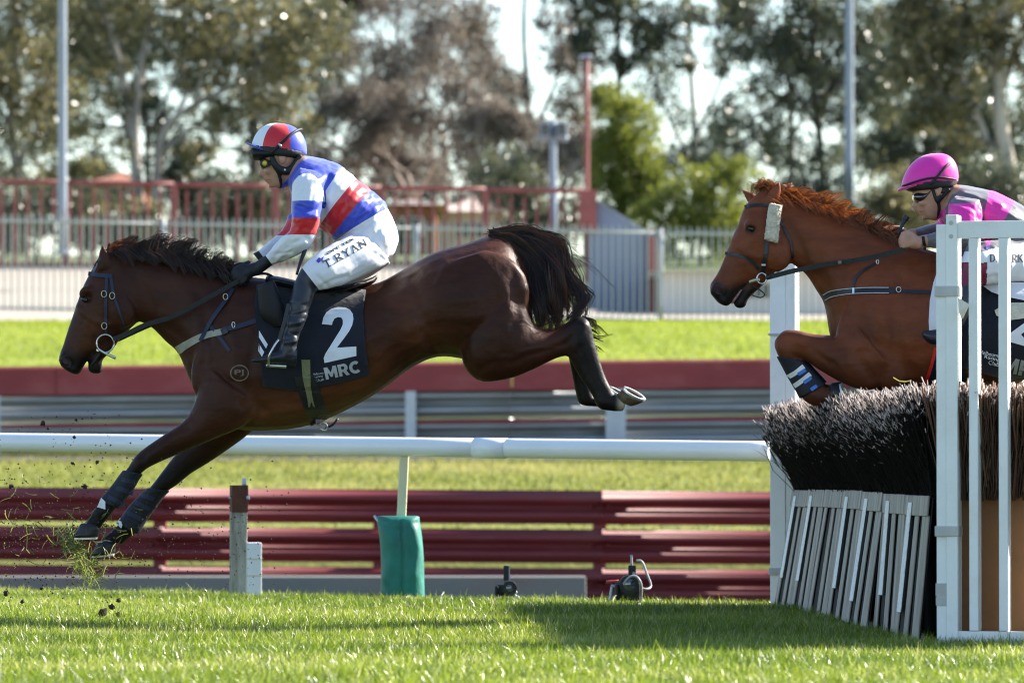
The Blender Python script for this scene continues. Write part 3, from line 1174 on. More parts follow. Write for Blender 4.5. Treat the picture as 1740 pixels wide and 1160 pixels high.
def shrub(label, d, clumps, n, leaf, seed, size=0.1):
    b = clumps[0]
    by = max(c[1] + c[3] for c in clumps) + 20
    return tree('shrub', label, d, [([(b[0], by), (b[0] + 3, b[1])], 3, 2)], clumps, n, size, leaf, M['dark_bark'], seed, 10)


shrub('low dark hedge behind the red railing at the far left', 134, [(60, 380, 110, 50), (-60, 370, 90, 60), (150, 350, 60, 40), (40, 330, 80, 30)], 11000, M['leaf_dark'], 31)
shrub('olive shrub behind the red railing right of the left lamp post', 132, [(230, 385, 70, 40), (170, 400, 50, 30)], 6500, M['leaf_olive'], 32)
shrub('dark green shrub behind the red railing left of the first jockey', 130, [(400, 330, 65, 45), (350, 385, 70, 40), (450, 380, 60, 50)], 10500, M['leaf_dark'], 33)
shrub('dark shrub behind the red railing right of the first jockey', 136, [(600, 370, 70, 50), (540, 390, 60, 40), (660, 400, 50, 35)], 8500, M['leaf_dark'], 34)
shrub('dark shrub behind the red railing beside the double lamp', 134, [(905, 370, 60, 55), (960, 385, 40, 40), (860, 300, 60, 45)], 8000, M['leaf_dark'], 35)
shrub('olive green hedge left of the chestnut horse', 132, [(1190, 340, 70, 65), (1130, 390, 60, 50), (1230, 390, 50, 50), (1250, 300, 40, 30)], 16000, M['leaf_bush'], 36)
shrub('dark hedge behind the head of the chestnut horse', 140, [(1330, 370, 80, 60), (1400, 330, 70, 50), (1290, 420, 70, 40)], 10000, M['leaf_dark'], 37)
shrub('olive hedge below the lamp post above the chestnut horse', 134, [(1460, 370, 60, 40), (1520, 330, 50, 45), (1560, 380, 60, 50)], 8500, M['leaf_olive'], 38)
shrub('dark hedge behind the second jockey', 137, [(1650, 350, 80, 60), (1740, 370, 60, 70), (1690, 300, 60, 40)], 9500, M['leaf_dark'], 39)


def grid_clumps(x0, x1, y0, y1, n, rr, r=(26, 52), holes=()):
    out = []
    while len(out) < n:
        x, y, q = rr.uniform(x0, x1), rr.uniform(y0, y1), rr.uniform(*r)
        if any(((x - hx_) / (a + q * .5)) ** 2 + ((y - hy) / (b + q * .5)) ** 2 < 1 for hx_, hy, a, b in holes):
            continue
        out.append((x, y, q, q * 0.8))
    return out


rr_ = np.random.default_rng(77)
SKY = [(1190, 130, 40, 60), (1150, 40, 25, 30), (240, 262, 45, 14), (570, 235, 15, 28), (1120, 210, 30, 30)]
for lab, x0, x1, y0, y1, n, nl, leaf, d in (
        ('olive gum tree standing behind the olive tree at the far left', -90, 150, -40, 420, 26, 12000, 'leaf_olive', 195),
        ('dull green gum tree far behind the forked gum tree', 130, 360, -40, 400, 26, 11000, 'leaf_dark', 200),
        ('dark green gum tree far behind the first jockey', 340, 600, -40, 420, 30, 13000, 'leaf_dark', 205),
        ('dry brown tree far behind the bare trees', 560, 800, -40, 420, 30, 12500, 'leaf_brown', 190),
        ('dry brown tree far behind the red pole', 780, 1010, 10, 420, 26, 11500, 'leaf_brown', 192),
        ('sparse gum tree against the bright sky right of the round bush', 1090, 1260, 0, 330, 16, 3000, 'leaf_dark', 210),
        ('dark gum tree far behind the chestnut horse', 1200, 1480, -40, 400, 30, 12500, 'leaf_dark', 205),
        ('olive gum tree far behind the second jockey', 1470, 1780, -40, 400, 32, 14000, 'leaf_olive', 200)):
    cx = (x0 + x1) / 2
    tree('distant_tree', lab, d, [([(cx, 440), (cx + 6, 250), (cx - 5, 60), (cx, -40)], 6, 3), ([(cx, 280), (cx - 50, 170), (cx - 80, 60)], 4, 1.5), ([(cx, 250), (cx + 45, 150), (cx + 80, 40)], 4, 1.5)],
         grid_clumps(x0, x1, y0, y1, n, rr_, (24, 46), SKY), int(nl * (1.5 if leaf == 'leaf_brown' else 2.4 if cx < 620 else 1.9)), 0.17, M[leaf], M['bark'], 100 + int(cx), 30)

# ------------------------------------------------------------------ white running rail
def rail_d(px):
    return 32.3 - 2.25 * px / 1310.0
t = thing('running_rail', tuple(P(680, 1000, rail_d(680))), 'white plastic running rail along the far edge of the turf', 'rail')
def rail_pt(px, off=0.0):
    return P(px, 751 + 15.5 * px / 1310 + off, rail_d(px))
tube_obj('rail_pipe', [rail_pt(-420), rail_pt(200), rail_pt(834)], 0.0525, M['white_pvc'], t, 24, 6)
tube_obj('rail_pipe', [rail_pt(836), rail_pt(1100), rail_pt(1312)], 0.0535, M['white_pvc'], t, 24, 6)
tube_obj('joint_sleeve', [rail_pt(808, 0.5), rail_pt(862, 0.5)], 0.0565, M['white_pvc'], t, 24, 2)
M['cream'] = pmat('cream_plastic', (0.68, 0.64, 0.42), 0.5, 0.06, 3)
bm = bmesh.new()
dpost = rail_d(684)
A, B = P(676, 1012, dpost + 0.02), P(687, 770, dpost + 0.02)
bd = (B - A)
rt = bd.to_track_quat('Z', 'Y').to_matrix().to_4x4()
box_bm(*((A + B) / 2), 0.058, 0.05, bd.length, bm=bm, rot=rt, bevel=0.008)
bm_obj('post', bm, M['cream'], t)
# padding round the foot of the post
M['green_pad'] = pmat('green_canvas', (0.012, 0.17, 0.13), 0.55, 0.15, 6, 0.35, 22, 0.4, dirt=(0.10, 0.16, 0.12), dirt_amt=0.3, dirt_scale=4)
f = Fig(dpost - 0.05)
f.loft([(640, 876, 714, 876, 0.05), (641, 889, 713, 883, 0.085), (645, 915, 717, 910, 0.10), (647, 950, 720, 945, 0.10), (647, 985, 721, 985, 0.105), (646, 1016, 722, 1016, 0.10)], seg=24, sq=0.75)
me = f.remesh('post_pad', 0.008, 3)
relief(me, [([(682, 888), (684, 950), (684, 1016)], -0.016, 4), ([(655, 900), (668, 940), (655, 980)], 0.008, 9), ([(700, 895), (710, 930), (703, 975)], 0.008, 8), ([(650, 890), (675, 900), (708, 888)], -0.006, 5)])
pad = link('post_pad', me, M['green_pad'], None, True)
tag(pad, 'green canvas pad wrapped round the foot of the rail post', 'pad')
tube_obj('pad_tie', [P(636, 876, dpost - .05), P(642, 884, dpost - .07), P(650, 892, dpost - .1)], 0.007, M['post_steel'], pad, 6, 3)
pad.children[0].data.transform(Matrix.Identity(4))

# weathered timber post with a rusty sleeve and a white box beside it
M['old_wood'] = pmat('old_timber', (0.42, 0.40, 0.33), 0.9, 0.3, 14, 0.6, 40, 0.2, stretch=(1, 1, 0.18), col2=(0.15, 0.14, 0.11))
M['rust'] = pmat('rusty_steel', (0.10, 0.035, 0.02), 0.8, 0.3, 12, 0.3, 60)
dp = 31.3
sp = dp / FPX
t = thing('timber_post', tuple(P(405, 1015, dp)), 'weathered timber post with a rusty steel sleeve on top', 'post')
a, b = P(405, 1020, dp), P(405, 868, dp)
box('shaft', a.x, dp, (a.z + b.z) / 2 - 0.03, 27 * sp, 0.09, b.z - a.z + 0.06, M['old_wood'], t, rz=0.18, bevel=0.006)
a, b = P(406, 870, dp), P(406, 824, dp)
box('steel_sleeve', a.x, dp, (a.z + b.z) / 2, 28 * sp, 0.1, b.z - a.z, M['rust'], t, rz=0.18, bevel=0.003)
a = P(415, 817, dp)
tube_obj('pin', [P(415, 824, dp), P(415, 812, dp)], 0.013, M['post_steel'], t)
tube_obj('bolt', [P(389, 845, dp - .02), P(393, 845, dp - .02)], 0.010, M['post_steel'], t)
tube_obj('bolt', [P(419, 845, dp - .04), P(424, 845, dp - .04)], 0.011, M['post_steel'], t)
t = thing('cable_box', tuple(P(430, 1018, dp)), 'small white plastic box post beside the timber post', 'box')
a, b = P(431, 1022, dp), P(431, 921, dp)
box('body', a.x, dp - 0.03, (a.z + b.z) / 2, 25 * sp, 0.075, b.z - a.z, M['white_pvc'], t, rz=0.25, bevel=0.007)
for y in (949, 977):
    c = P(431, y, dp)
    box('band', c.x, dp - 0.03, c.z, 27 * sp, 0.08, 0.006, M['cream'], t, rz=0.25)

# ------------------------------------------------------------------ two remote cameras on the turf
M['black_plastic'] = pmat('black_plastic', (0.012, 0.013, 0.015), 0.5, 0.2, 10, 0.1, 120, 0.4)
M['lens_glass'] = pmat('lens_glass', (0.015, 0.03, 0.06), 0.06, 0.1, 8, spec=1.0, coat=1.0)
M['cable'] = pmat('grey_cable', (0.35, 0.36, 0.38), 0.4, 0.05, 5)
M['red_plastic'] = pmat('red_plastic', (0.45, 0.06, 0.05), 0.5, 0.1, 5)
M['steel'] = pmat('bright_steel', (0.62, 0.62, 0.60), 0.28, 0.1, 20, metal=0.9)


def remote_camera(px, py, d, lens_r, bw, bh, lens_dx, lens_dy, label, tall):
    s = d / FPX
    base = P(px, py + bh / 2, d)
    base.z = float(track_z(base.x, d)) - 0.0
    t = thing('remote_camera', tuple(base), label, 'camera', 'remote cameras on the turf')
    c = P(px, py, d)
    bm = bmesh.new()
    box_bm(c.x, d, c.z, bw * s, 0.075, bh * s, bevel=0.012, bm=bm)
    box_bm(c.x + lens_dx * s * 0.6, d, c.z + bh * s * 0.62, bw * s * 0.42, 0.06, bh * s * 0.34, bevel=0.01, bm=bm)
    box_bm(c.x - bw * s * 0.42, d - 0.045, c.z, bw * s * 0.2, 0.04, bh * s * 0.85, bevel=0.012, bm=bm)
    bm_obj('camera_body', bm, M['black_plastic'], t)
    l = P(px + lens_dx, py + lens_dy, d)
    v1 = tube([l + Vector((0, -0.03, 0)), l + Vector((0, -0.15, 0))], lens_r * s, 24, 2)
    v2 = tube([l + Vector((0, -0.10, 0)), l + Vector((0, -0.158, 0))], lens_r * 1.12 * s, 24, 2)
    V, F = join_vf([v1, v2])
    mk('lens_barrel', V, F, M['black_plastic'], t, False)
    bm = bmesh.new()
    bmesh.ops.create_uvsphere(bm, u_segments=20, v_segments=10, radius=lens_r * 0.86 * s, matrix=Matrix.Translation(l + Vector((0, -0.150, 0))) @ Matrix.Diagonal((1, 0.35, 1, 1)))
    bm_obj('front_glass', bm, M['lens_glass'], t, True)
    if tall:
        a = P(px + 8, py - 33, d)
        box('receiver', a.x, d, a.z, 13 * s, 0.03, 22 * s, M['black_plastic'], t, bevel=0.004)
        box('receiver_label', a.x + 3 * s, d - 0.018, a.z - 4 * s, 5 * s, 0.004, 8 * s, M['cable'], t)
        tube_obj('antenna', [P(px + 7, py - 42, d), P(px + 7, py - 62, d)], 0.006, M['cable'], t)
        tube_obj('cable', [P(px + 15, py - 52, d), P(px + 25, py - 50, d), P(px + 33, py - 30, d), P(px + 40, py - 10, d), P(px + 33, py - 4, d, -.03), P(px + 22, py - 6, d, -.04)], 0.006, M['cable'], t)
        tube_obj('hood_rim', [P(px - 8, py - 13, d, -.16), P(px + 2, py - 25, d, -.16), P(px + 14, py - 26, d, -.16), P(px + 22, py - 14, d, -.16), P(px + 23, py + 4, d, -.12), P(px + 22, py + 20, d, -.08)], 0.006, M['cable'], t)
        tube_obj('red_grip', [P(px - 36, py - 16, d), P(px - 14, py - 17, d)], 0.008, M['red_plastic'], t)
        v1 = tube([P(px - 26, py - 8, d), P(px - 30, py + 24, d)], [0.008, 0.012], 8, 2)
        v2 = tube([P(px - 28, py - 9, d), P(px - 10, py - 8, d)], 0.008, 8, 2)
        V, F = join_vf([v1, v2])
        mk('bracket', V, F, M['post_steel'], t)
    else:
        a = P(px + 2, py - 29, d)
        box('receiver', a.x, d, a.z, 9 * s, 0.025, 25 * s, M['black_plastic'], t, bevel=0.004)
        box('receiver_edge', a.x + 5.5 * s, d + 0.002, a.z, 2.2 * s, 0.024, 25 * s, M['cable'], t)
        bm = bmesh.new()
        for dx, dy, r in ((18, 3, 3), (17, 10, 3.6), (22, 12, 3), (14, 14, 2.5)):
            p_ = P(px + dx, py + dy, d)
            bmesh.ops.create_uvsphere(bm, u_segments=8, v_segments=6, radius=r * s, matrix=Matrix.Translation(p_ + Vector((0, -0.05, 0))))
        tag(bm_obj('clamp_knobs', bm, M['cable'], t, True), kind='stuff')
    box('ground_plate', c.x, d, base.z + 0.012, bw * s * 1.05, 0.12, 0.022, M['black_plastic'], t, bevel=0.004)
    return t


remote_camera(858, 1002, 30.55, 11.0, 34, 20, 8, -4, 'small black remote camera with a blue lens on the turf near the green pad', False)
remote_camera(1066, 1004, 29.75, 14.5, 42, 32, 2, -12, 'larger black remote camera with an antenna and looped cable on the turf', True)

# ------------------------------------------------------------------ brush hurdle
HD0, HD1 = 22.9, 29.2                      # near and far end
def hx(d, near, far):
    return near + (far - near) * (d - HD0) / (HD1 - HD0)
XL = lambda d: hx(d, 1.72, 1.475)          # left face of the brush at board height
XF = lambda d: hx(d, 1.655, 1.35)          # foot of the boards
M['birch'] = leafmat('birch_twig', [(0.007, 0.006, 0.007), (0.012, 0.010, 0.010), (0.022, 0.015, 0.012)], 0.0, 0.6, 0.08)
M['birch_lit_tip'] = leafmat('sunlit_twig_tip', [(0.25, 0.17, 0.14), (0.50, 0.40, 0.35), (0.75, 0.65, 0.60)], 0.0, 0.6, 0.3)  # pale colour stands in for sun on the twig tips
M['plank'] = pmat('weathered_plank', (0.37, 0.34, 0.305), 0.55, 0.22, 14, 0.4, 50, 0.3, stretch=(1, 1, 0.10), col2=(0.10, 0.085, 0.07), dirt=(0.10, 0.085, 0.05), dirt_amt=0.7, dirt_scale=6)
M['ply'] = pmat('brown_plywood', (0.23, 0.105, 0.04), 0.7, 0.2, 3, 0.2, 30, dirt=(0.10, 0.055, 0.03), dirt_amt=0.6, dirt_scale=3)
M['gap_shade'] = pmat('gap_shade_black', (0.022, 0.018, 0.015), 0.9, 0.2, 6)  # near-black colour that paints in the shade between the hurdle planks
M['label_tape'] = pmat('label_tape', (0.78, 0.80, 0.80), 0.5, 0.05, 8, dirt=(0.06, 0.06, 0.07), dirt_amt=0.7, dirt_scale=60)
M['grey_tape'] = pmat('grey_tape', (0.45, 0.45, 0.43), 0.5, 0.1, 6)
hur = thing('brush_hurdle', (1.9, 26.0, 0.0), 'black birch brush hurdle faced with leaning grey boards', 'hurdle')
TOPZ = 0.60
# core that holds the brush
V, F = [], []
for d in (HD0 + 0.06, HD1 - 0.06):
    x0 = XL(d) + 0.05
    V += [(x0, d, 0.02), (x0 + 0.56, d, 0.02), (x0 + 0.54, d, TOPZ + 0.05), (x0, d, TOPZ + 0.05)]
F = [(0, 1, 2, 3), (7, 6, 5, 4), (0, 4, 5, 1), (1, 5, 6, 2), (2, 6, 7, 3), (3, 7, 4, 0)]
mk('core', V, F, M['gap_shade'], hur)  # core takes the same painted shade as the gaps
V = []
for (x, z) in ((0.02, 0.0), (0.62, 0.0), (0.60, 0.645), (0.02, 0.645)):
    V.append((XL(HD0) + x, HD0 + 0.02, z))
for (x, z) in ((0.02, 0.0), (0.62, 0.0), (0.60, 0.645), (0.02, 0.645)):
    V.append((XL(HD0) + x, HD0 + 0.045, z))
mk('end_board', V, F, M['ply'], hur)
# birch twigs
def birch(n, xr, dr, lean_fn, rmin, rmax, hz, bend, sdz=0.018):
    d = rng.uniform(*dr, n)
    u = rng.random(n)
    x0 = XL(d) + xr[0] + (xr[1] - xr[0]) * u
    z0 = TOPZ + rng.uniform(-0.02, 0.10, n)
    z1 = hz + 0.025 * vnoise(d * 1.0, u * 2.0, 4.0, 5) + np.clip(rng.normal(0, sdz, n), -2.5 * sdz, 1.4 * sdz) - 0.05 * np.abs(rng.normal(0, 1, n)) * (1 - u)
    lx, ly = lean_fn(u, d, n)
    r0 = rng.uniform(rmin, rmax, n)
    lv = []
    wob = rng.normal(0, bend, (n, 2, 2))
    for k, t_ in enumerate((0, 0.5, 0.94, 1.0)):
        ww = wob[:, 0] * math.sin(math.pi * t_) + wob[:, 1] * math.sin(2 * math.pi * t_)
        lv.append(np.stack([x0 + lx * t_ ** 1.2 + ww[:, 0], d + ly * t_ + ww[:, 1], z0 + (z1 - z0) * t_], 1))
    Vs = []
    for k, c in enumerate(lv):
        r = r0 * (1 - 0.2 * k / 3)
        for j in range(3):
            th = 2.094 * j + 0.6
            Vs.append(c + np.stack([np.cos(th) * r, np.sin(th) * r, np.zeros(n)], 1))
    V = np.stack(Vs, 1)                       # n, 12, 3
    b = np.arange(n)[:, None] * 12
    F4 = []
    for k in range(3):
        for j in range(3):
            m = (j + 1) % 3
            F4.append(b + np.array([[k * 3 + j, k * 3 + m, k * 3 + 3 + m, k * 3 + 3 + j]]))
    F3 = b + np.array([[9, 10, 11]])
    return V.reshape(-1, 3), np.vstack(F4), F3, n


def add_birch(name, args, mats):
    V, F4, F3, n = birch(*args)
    me = np_mesh(name, V, F4, F3)
    for m in mats:
        me.materials.append(m)
    # sunlight on the tips is painted in pale: the cap and the top span
    mi = np.zeros(len(me.polygons), np.int32)
    mi[-len(F3):] = 1
    per = n
    mi[6 * per:9 * per] = np.tile((rng.random(per) < 0.75).astype(np.int32), 3)
    me.polygons.foreach_set('material_index', mi)
    set_attr(me, 'tint', np.repeat(np.clip(rng.normal(0.45, 0.28, n), 0, 1), 12))
    o = link(name, me, None, hur)
    tag(o, kind='stuff')
    return o


add_birch('brush', (24000, (0.0, 0.60), (HD0 + 0.03, HD1 - 0.03), lambda u, d, n: (-0.11 * (1 - u) ** 1.3 + 0.05 * u + rng.normal(0, 0.03, n), rng.normal(0, 0.03, n) + 0.12 * np.clip((d - HD1 + 0.6) / 0.6, 0, 1)), 0.0016, 0.0034, 1.03, 0.016), [M['birch'], M['birch_lit_tip']])
# fuller outer face: twigs that hang and curl on the left side
add_birch('brush_face', (15000, (-0.03, 0.03), (HD0 + 0.02, HD1), lambda u, d, n: (-0.12 + rng.normal(0, 0.04, n), rng.normal(-0.02, 0.05, n)), 0.0014, 0.0028, 0.97, 0.02, 0.05), [M['birch'], M['birch_lit_tip']])
M['birch_near'] = leafmat('near_birch_twig', [(0.06, 0.03, 0.018), (0.13, 0.065, 0.038), (0.22, 0.12, 0.07)], 0.0, 0.6, 0.3)  # paler brown copy of the birch, light on the near end painted in
add_birch('brush_end', (1500, (0.02, 0.60), (HD0 - 0.06, HD0 + 0.05), lambda u, d, n: (rng.normal(0, 0.04, n), rng.normal(-0.02, 0.03, n)), 0.003, 0.006, 1.04, 0.016), [M['birch_near'], M['birch_lit_tip']])
# boards that lean on the take-off side: seven framed panels, each of several planks
NP = 7
pl = (HD1 - HD0 - 0.05) / NP
for k in range(NP):
    d0 = HD1 - 0.02 - k * pl
    d1 = d0 - pl + 0.03
    pan = empty('hurdle_panel', (XF((d0 + d1) / 2), (d0 + d1) / 2, 0))
    pan.parent = hur
    pan.location = pan.location - hur.location
    dxk = rng.normal(0, 0.012)
    zt = TOPZ + rng.normal(0, 0.006)
    def bpt(dd, h, off):
        """point on the leaning face: h 0..1 foot to top, off = metres proud of the face"""
        x = XF(dd) * (1 - h) + (XL(dd) - 0.012) * h - off + dxk * (1 - h)
        return (x, dd, 0.005 + h * zt)
    def plank(nm, da, db, h0, h1, off, th, mat, sk=0.0):
        V = [bpt(da, h0, off), bpt(db, h0, off), bpt(db + sk, h1, off), bpt(da + sk, h1, off)]
        V += [bpt(da, h0, off + th), bpt(db, h0, off + th), bpt(db + sk, h1, off + th), bpt(da + sk, h1, off + th)]
        bm = bmesh.new()
        vs = [bm.verts.new(v) for v in V]
        for f_ in [(3, 2, 1, 0), (4, 5, 6, 7), (0, 1, 5, 4), (1, 2, 6, 5), (2, 3, 7, 6), (3, 0, 4, 7)]:
            bm.faces.new([vs[i] for i in f_])
        bmesh.ops.bevel(bm, geom=bm.edges[:], offset=min(0.003, th * 0.3), segments=1, affect='EDGES')
        return bm_obj(nm, bm, mat, pan)
    plank('top_board', d0, d1, 0.86, 1.0, 0.018, 0.008, M['plank'])
    plank('gap_shade_sheet', d0, d1, 0.0, 0.99, 0.003, 0.004, M['gap_shade'])  # dark sheet added so the gaps between planks look shaded
    ww = (d0 - d1)
    edges_ = [(0.0, 0.16), (0.42, 0.58), (0.74, 1.0)]
    for (a_, b_) in edges_:
        e = rng.normal(0, 0.012)
        plank('plank', d0 - ww * a_ + e, d0 - ww * b_ + e, rng.uniform(0.0, 0.03), 0.865, rng.uniform(0.010, 0.014), 0.006, M['plank'], rng.normal(0, 0.02))
    if k not in (2,):
        a_ = 0.20
        plank('label_strip', d0 - ww * a_, d0 - ww * (a_ + 0.16), 0.18 + 0.1 * rng.random(), 0.95, 0.0275, 0.003, M['label_tape'])
    plank('batten', d0, d1, 0.02, 0.07, -0.012, 0.018, M['plank'])

# ------------------------------------------------------------------ wing of the hurdle: white gate nearest the camera
M['tape'] = pmat('torn_tape', (0.70, 0.66, 0.56), 0.6, 0.1, 8)
def wing(name, d, px0, ybase, label, gate=True, far=False):
    s = d / FPX
    A0 = P(px0, ybase, d)
    th = math.radians(-15)                # turned so that the right faces look a little towards the camera
    ux = Vector((math.cos(th), math.sin(th), 0))
    t = thing(name, tuple(A0), label, 'gate' if gate else 'post', None)
    def bar(nm, pa, pb, y0, y1, dep, off=0.0, bev=0.004, mat=None, par=None):
        """upright or rail covering photo columns pa..pb (front face) and rows y0..y1"""
        w = (pb - pa) * s
        z0, z1 = CAM_Z + (800 - y1) * s, CAM_Z + (800 - y0) * s
        mid = A0 + ux * (((pa + pb) / 2 - px0) * s)
        nrm = Vector((-ux.y, ux.x, 0))
        c = mid + nrm * (dep / 2 + off)
        return box(nm, c.x, c.y, (z0 + z1) / 2, w / math.cos(th), dep, z1 - z0, mat or M['white_paint'], par or t, rz=th, bevel=bev)
    def bolt(px, y):
        p_ = A0 + ux * ((px - px0) * s)
        p_.z = CAM_Z + (800 - y) * s
        n_ = Vector((ux.y, -ux.x, 0))
        tube_obj('bolt', [p_ - n_ * 0.002, p_ + n_ * 0.007], 4.0 * s, M['grey_tape'], t, 10, 1)
    return t, bar, bolt


t, bar, bolt = wing('wing_gate', 22.8, 1592, 1098, 'white painted wing gate with upright bars at the near end of the hurdle')
bar('outer_post', 1592, 1609, 381, 1098, 0.07)
bar('inner_post', 1609.5, 1628, 365, 1098, 0.095, -0.006)
bar('top_rail', 1629, 2100, 376, 405, 0.045, 0.004)
bar('bottom_rail', 1629, 2100, 1071, 1094, 0.045, 0.004)
for k, x in enumerate((1648, 1699, 1749, 1799, 1849, 1899, 1949, 1999, 2049)):
    bar('gate_bar', x, x + 15, 405.4, 1070.6, 0.075, 0.0)
for y in (486, 893):
    bar('strap', 1590, 1629, y, y + 18, 0.10, -0.012, mat=M['grey_tape'])
for x, y in ((1618, 379), (1618, 402), (1618, 1085)):
    bolt(x, y)
# torn tape on the post
tp = [(1628, 506), (1647, 517), (1636, 541), (1633, 541), (1629, 530)]
bm = bmesh.new()
vs = [bm.verts.new(P(x, y, 22.72, 0.01 * math.sin(i))) for i, (x, y) in enumerate(tp)]
bm.faces.new(vs)
vs2 = [bm.verts.new(v.co + Vector((0.002, 0.003, 0))) for v in vs]
bm.faces.new(vs2[::-1])
for i in range(5):
    bm.faces.new((vs[i], vs2[i], vs2[(i + 1) % 5], vs[(i + 1) % 5]))
bm_obj('torn_tape', bm, M['tape'], t)
bar('tape_wrap', 1590.5, 1612, 990, 1012, 0.078, -0.004, 0.001, M['grey_tape'])
bar('tape_wrap', 1591, 1611, 1013, 1028, 0.078, -0.0045, 0.001, M['grey_tape'])

t, bar, bolt = wing('wing_post', 29.3, 1309, 1034, 'white double wing post at the far end of the hurdle', False)
bar('outer_post', 1309, 1335, 452, 1040, 0.09)
bar('inner_post', 1335.6, 1352, 446, 1040, 0.10, 0.004)
bar('strap', 1307, 1337, 964, 976, 0.12, -0.012, mat=M['grey_tape'])
bar('strap', 1307, 1354, 566, 570, 0.12, -0.012, mat=M['grey_tape'])

# ------------------------------------------------------------------ horses
def coat_mat(name, rough=0.46, spec=0.16, sheen=0.0):
    m = bpy.data.materials.new(name)
    m.use_nodes = True
    N, L = m.node_tree.nodes, m.node_tree.links
    b = N['Principled BSDF']
    b.inputs['Specular IOR Level'].default_value = spec
    b.inputs['Sheen Weight'].default_value = sheen
    b.inputs['Sheen Roughness'].default_value = 0.4
    at = N.new('ShaderNodeAttribute')
    at.attribute_name = 'coat'
    tc = N.new('ShaderNodeTexCoord')
    mp = N.new('ShaderNodeMapping')
    mp.inputs['Rotation'].default_value = (0, 0.5, 0)
    mp.inputs['Scale'].default_value = (0.35, 1, 1)
    L.new(tc.outputs['Object'], mp.inputs['Vector'])
    nz = N.new('ShaderNodeTexNoise')
    nz.inputs['Scale'].default_value = 9
    nz.inputs['Detail'].default_value = 8
    nz.inputs['Roughness'].default_value = 0.7
    L.new(mp.outputs[0], nz.inputs['Vector'])
    mr = N.new('ShaderNodeMapRange')
    mr.inputs['From Min'].default_value = 0.3
    mr.inputs['From Max'].default_value = 0.7
    mr.inputs['To Min'].default_value = 0.62
    mr.inputs['To Max'].default_value = 1.45
    L.new(nz.outputs['Fac'], mr.inputs['Value'])
    mx = N.new('ShaderNodeMix')
    mx.data_type = 'RGBA'
    mx.blend_type = 'MULTIPLY'
    mx.inputs[0].default_value = 1.0
    L.new(at.outputs['Color'], mx.inputs[6])
    L.new(mr.outputs[0], mx.inputs[7])
    L.new(mx.outputs[2], b.inputs['Base Color'])
    hair = N.new('ShaderNodeTexNoise')
    hair.inputs['Scale'].default_value = 240
    hair.inputs['Detail'].default_value = 3
    L.new(mp.outputs[0], hair.inputs['Vector'])
    lump = N.new('ShaderNodeTexNoise')
    lump.inputs['Scale'].default_value = 16
    lump.inputs['Detail'].default_value = 2
    L.new(tc.outputs['Object'], lump.inputs['Vector'])
    b1 = N.new('ShaderNodeBump')
    b1.inputs['Strength'].default_value = 0.22
    b1.inputs['Distance'].default_value = 0.004
    L.new(hair.outputs['Fac'], b1.inputs['Height'])
    b2 = N.new('ShaderNodeBump')
    b2.inputs['Strength'].default_value = 0.28
    b2.inputs['Distance'].default_value = 0.02
    L.new(lump.outputs['Fac'], b2.inputs['Height'])
    L.new(b1.outputs[0], b2.inputs['Normal'])
    L.new(b2.outputs[0], b.inputs['Normal'])
    r = N.new('ShaderNodeMapRange')
    r.inputs['To Min'].default_value = rough - 0.08
    r.inputs['To Max'].default_value = rough + 0.1
    L.new(nz.outputs['Fac'], r.inputs['Value'])
    L.new(r.outputs[0], b.inputs['Roughness'])
    return m


M['coat_bay'] = coat_mat('bay_coat')
M['coat_chestnut'] = coat_mat('chestnut_coat')
M['hair_dark'] = leafmat('dark_hair', [(0.006, 0.005, 0.005), (0.014, 0.009, 0.007), (0.06, 0.022, 0.012)], 0.15, 0.42, 0.28)
M['hair_red'] = leafmat('red_hair', [(0.05, 0.015, 0.006), (0.13, 0.040, 0.013), (0.28, 0.10, 0.035)], 0.35, 0.4, 0.3)
M['eye'] = pmat('horse_eye', (0.010, 0.006, 0.005), 0.2, 0.0, 5, spec=0.5)
M['skin_dark'] = pmat('dark_muzzle_skin', (0.016, 0.011, 0.010), 0.5, 0.2, 30, 0.2, 80)
M['nostril'] = pmat('nostril_lining', (0.05, 0.012, 0.010), 0.6, 0.2, 30)
M['lip_skin'] = pmat('pink_lip_skin', (0.30, 0.17, 0.15), 0.45, 0.15, 30)
M['hoof'] = pmat('hoof_horn', (0.022, 0.019, 0.018), 0.45, 0.3, 20, 0.3, 60, stretch=(1, 1, 0.3))
M['hoof_pale'] = pmat('pale_hoof_horn', (0.13, 0.085, 0.045), 0.5, 0.3, 20, 0.3, 60, dirt=(0.04, 0.03, 0.02), dirt_amt=0.7, dirt_scale=18)
M['shoe'] = pmat('horseshoe_metal', (0.70, 0.70, 0.66), 0.35, 0.12, 25, metal=0.6)
M['leather'] = pmat('dark_leather', (0.014, 0.015, 0.02), 0.42, 0.2, 12, 0.1, 80, 0.45)
M['navy_web'] = pmat('navy_webbing', (0.018, 0.024, 0.05), 0.6, 0.15, 12)
M['rein_rubber'] = pmat('rein_rubber', (0.018, 0.02, 0.018), 0.7, 0.2, 30, 0.4, 160)
M['brass'] = pmat('brass_buckle', (0.55, 0.50, 0.33), 0.35, 0.1, 20, metal=0.7)
M['fleece'] = pmat('cream_fleece', (0.62, 0.57, 0.44), 0.95, 0.12, 30, 0.9, 90, 0.1)
M['grey_web'] = pmat('grey_webbing', (0.34, 0.33, 0.26), 0.85, 0.15, 14, 0.4, 140)
M['olive_web'] = pmat('olive_elastic', (0.20, 0.20, 0.10), 0.85, 0.2, 14, 0.4, 140)
M['boot_neo'] = pmat('neoprene_boot', (0.012, 0.014, 0.022), 0.6, 0.25, 9, 0.35, 60, 0.35)
M['boot_white'] = pmat('boot_white_patch', (0.72, 0.72, 0.70), 0.5, 0.1, 12)
M['tape_blue'] = pmat('blue_tape', (0.04, 0.16, 0.55), 0.4, 0.1, 12)
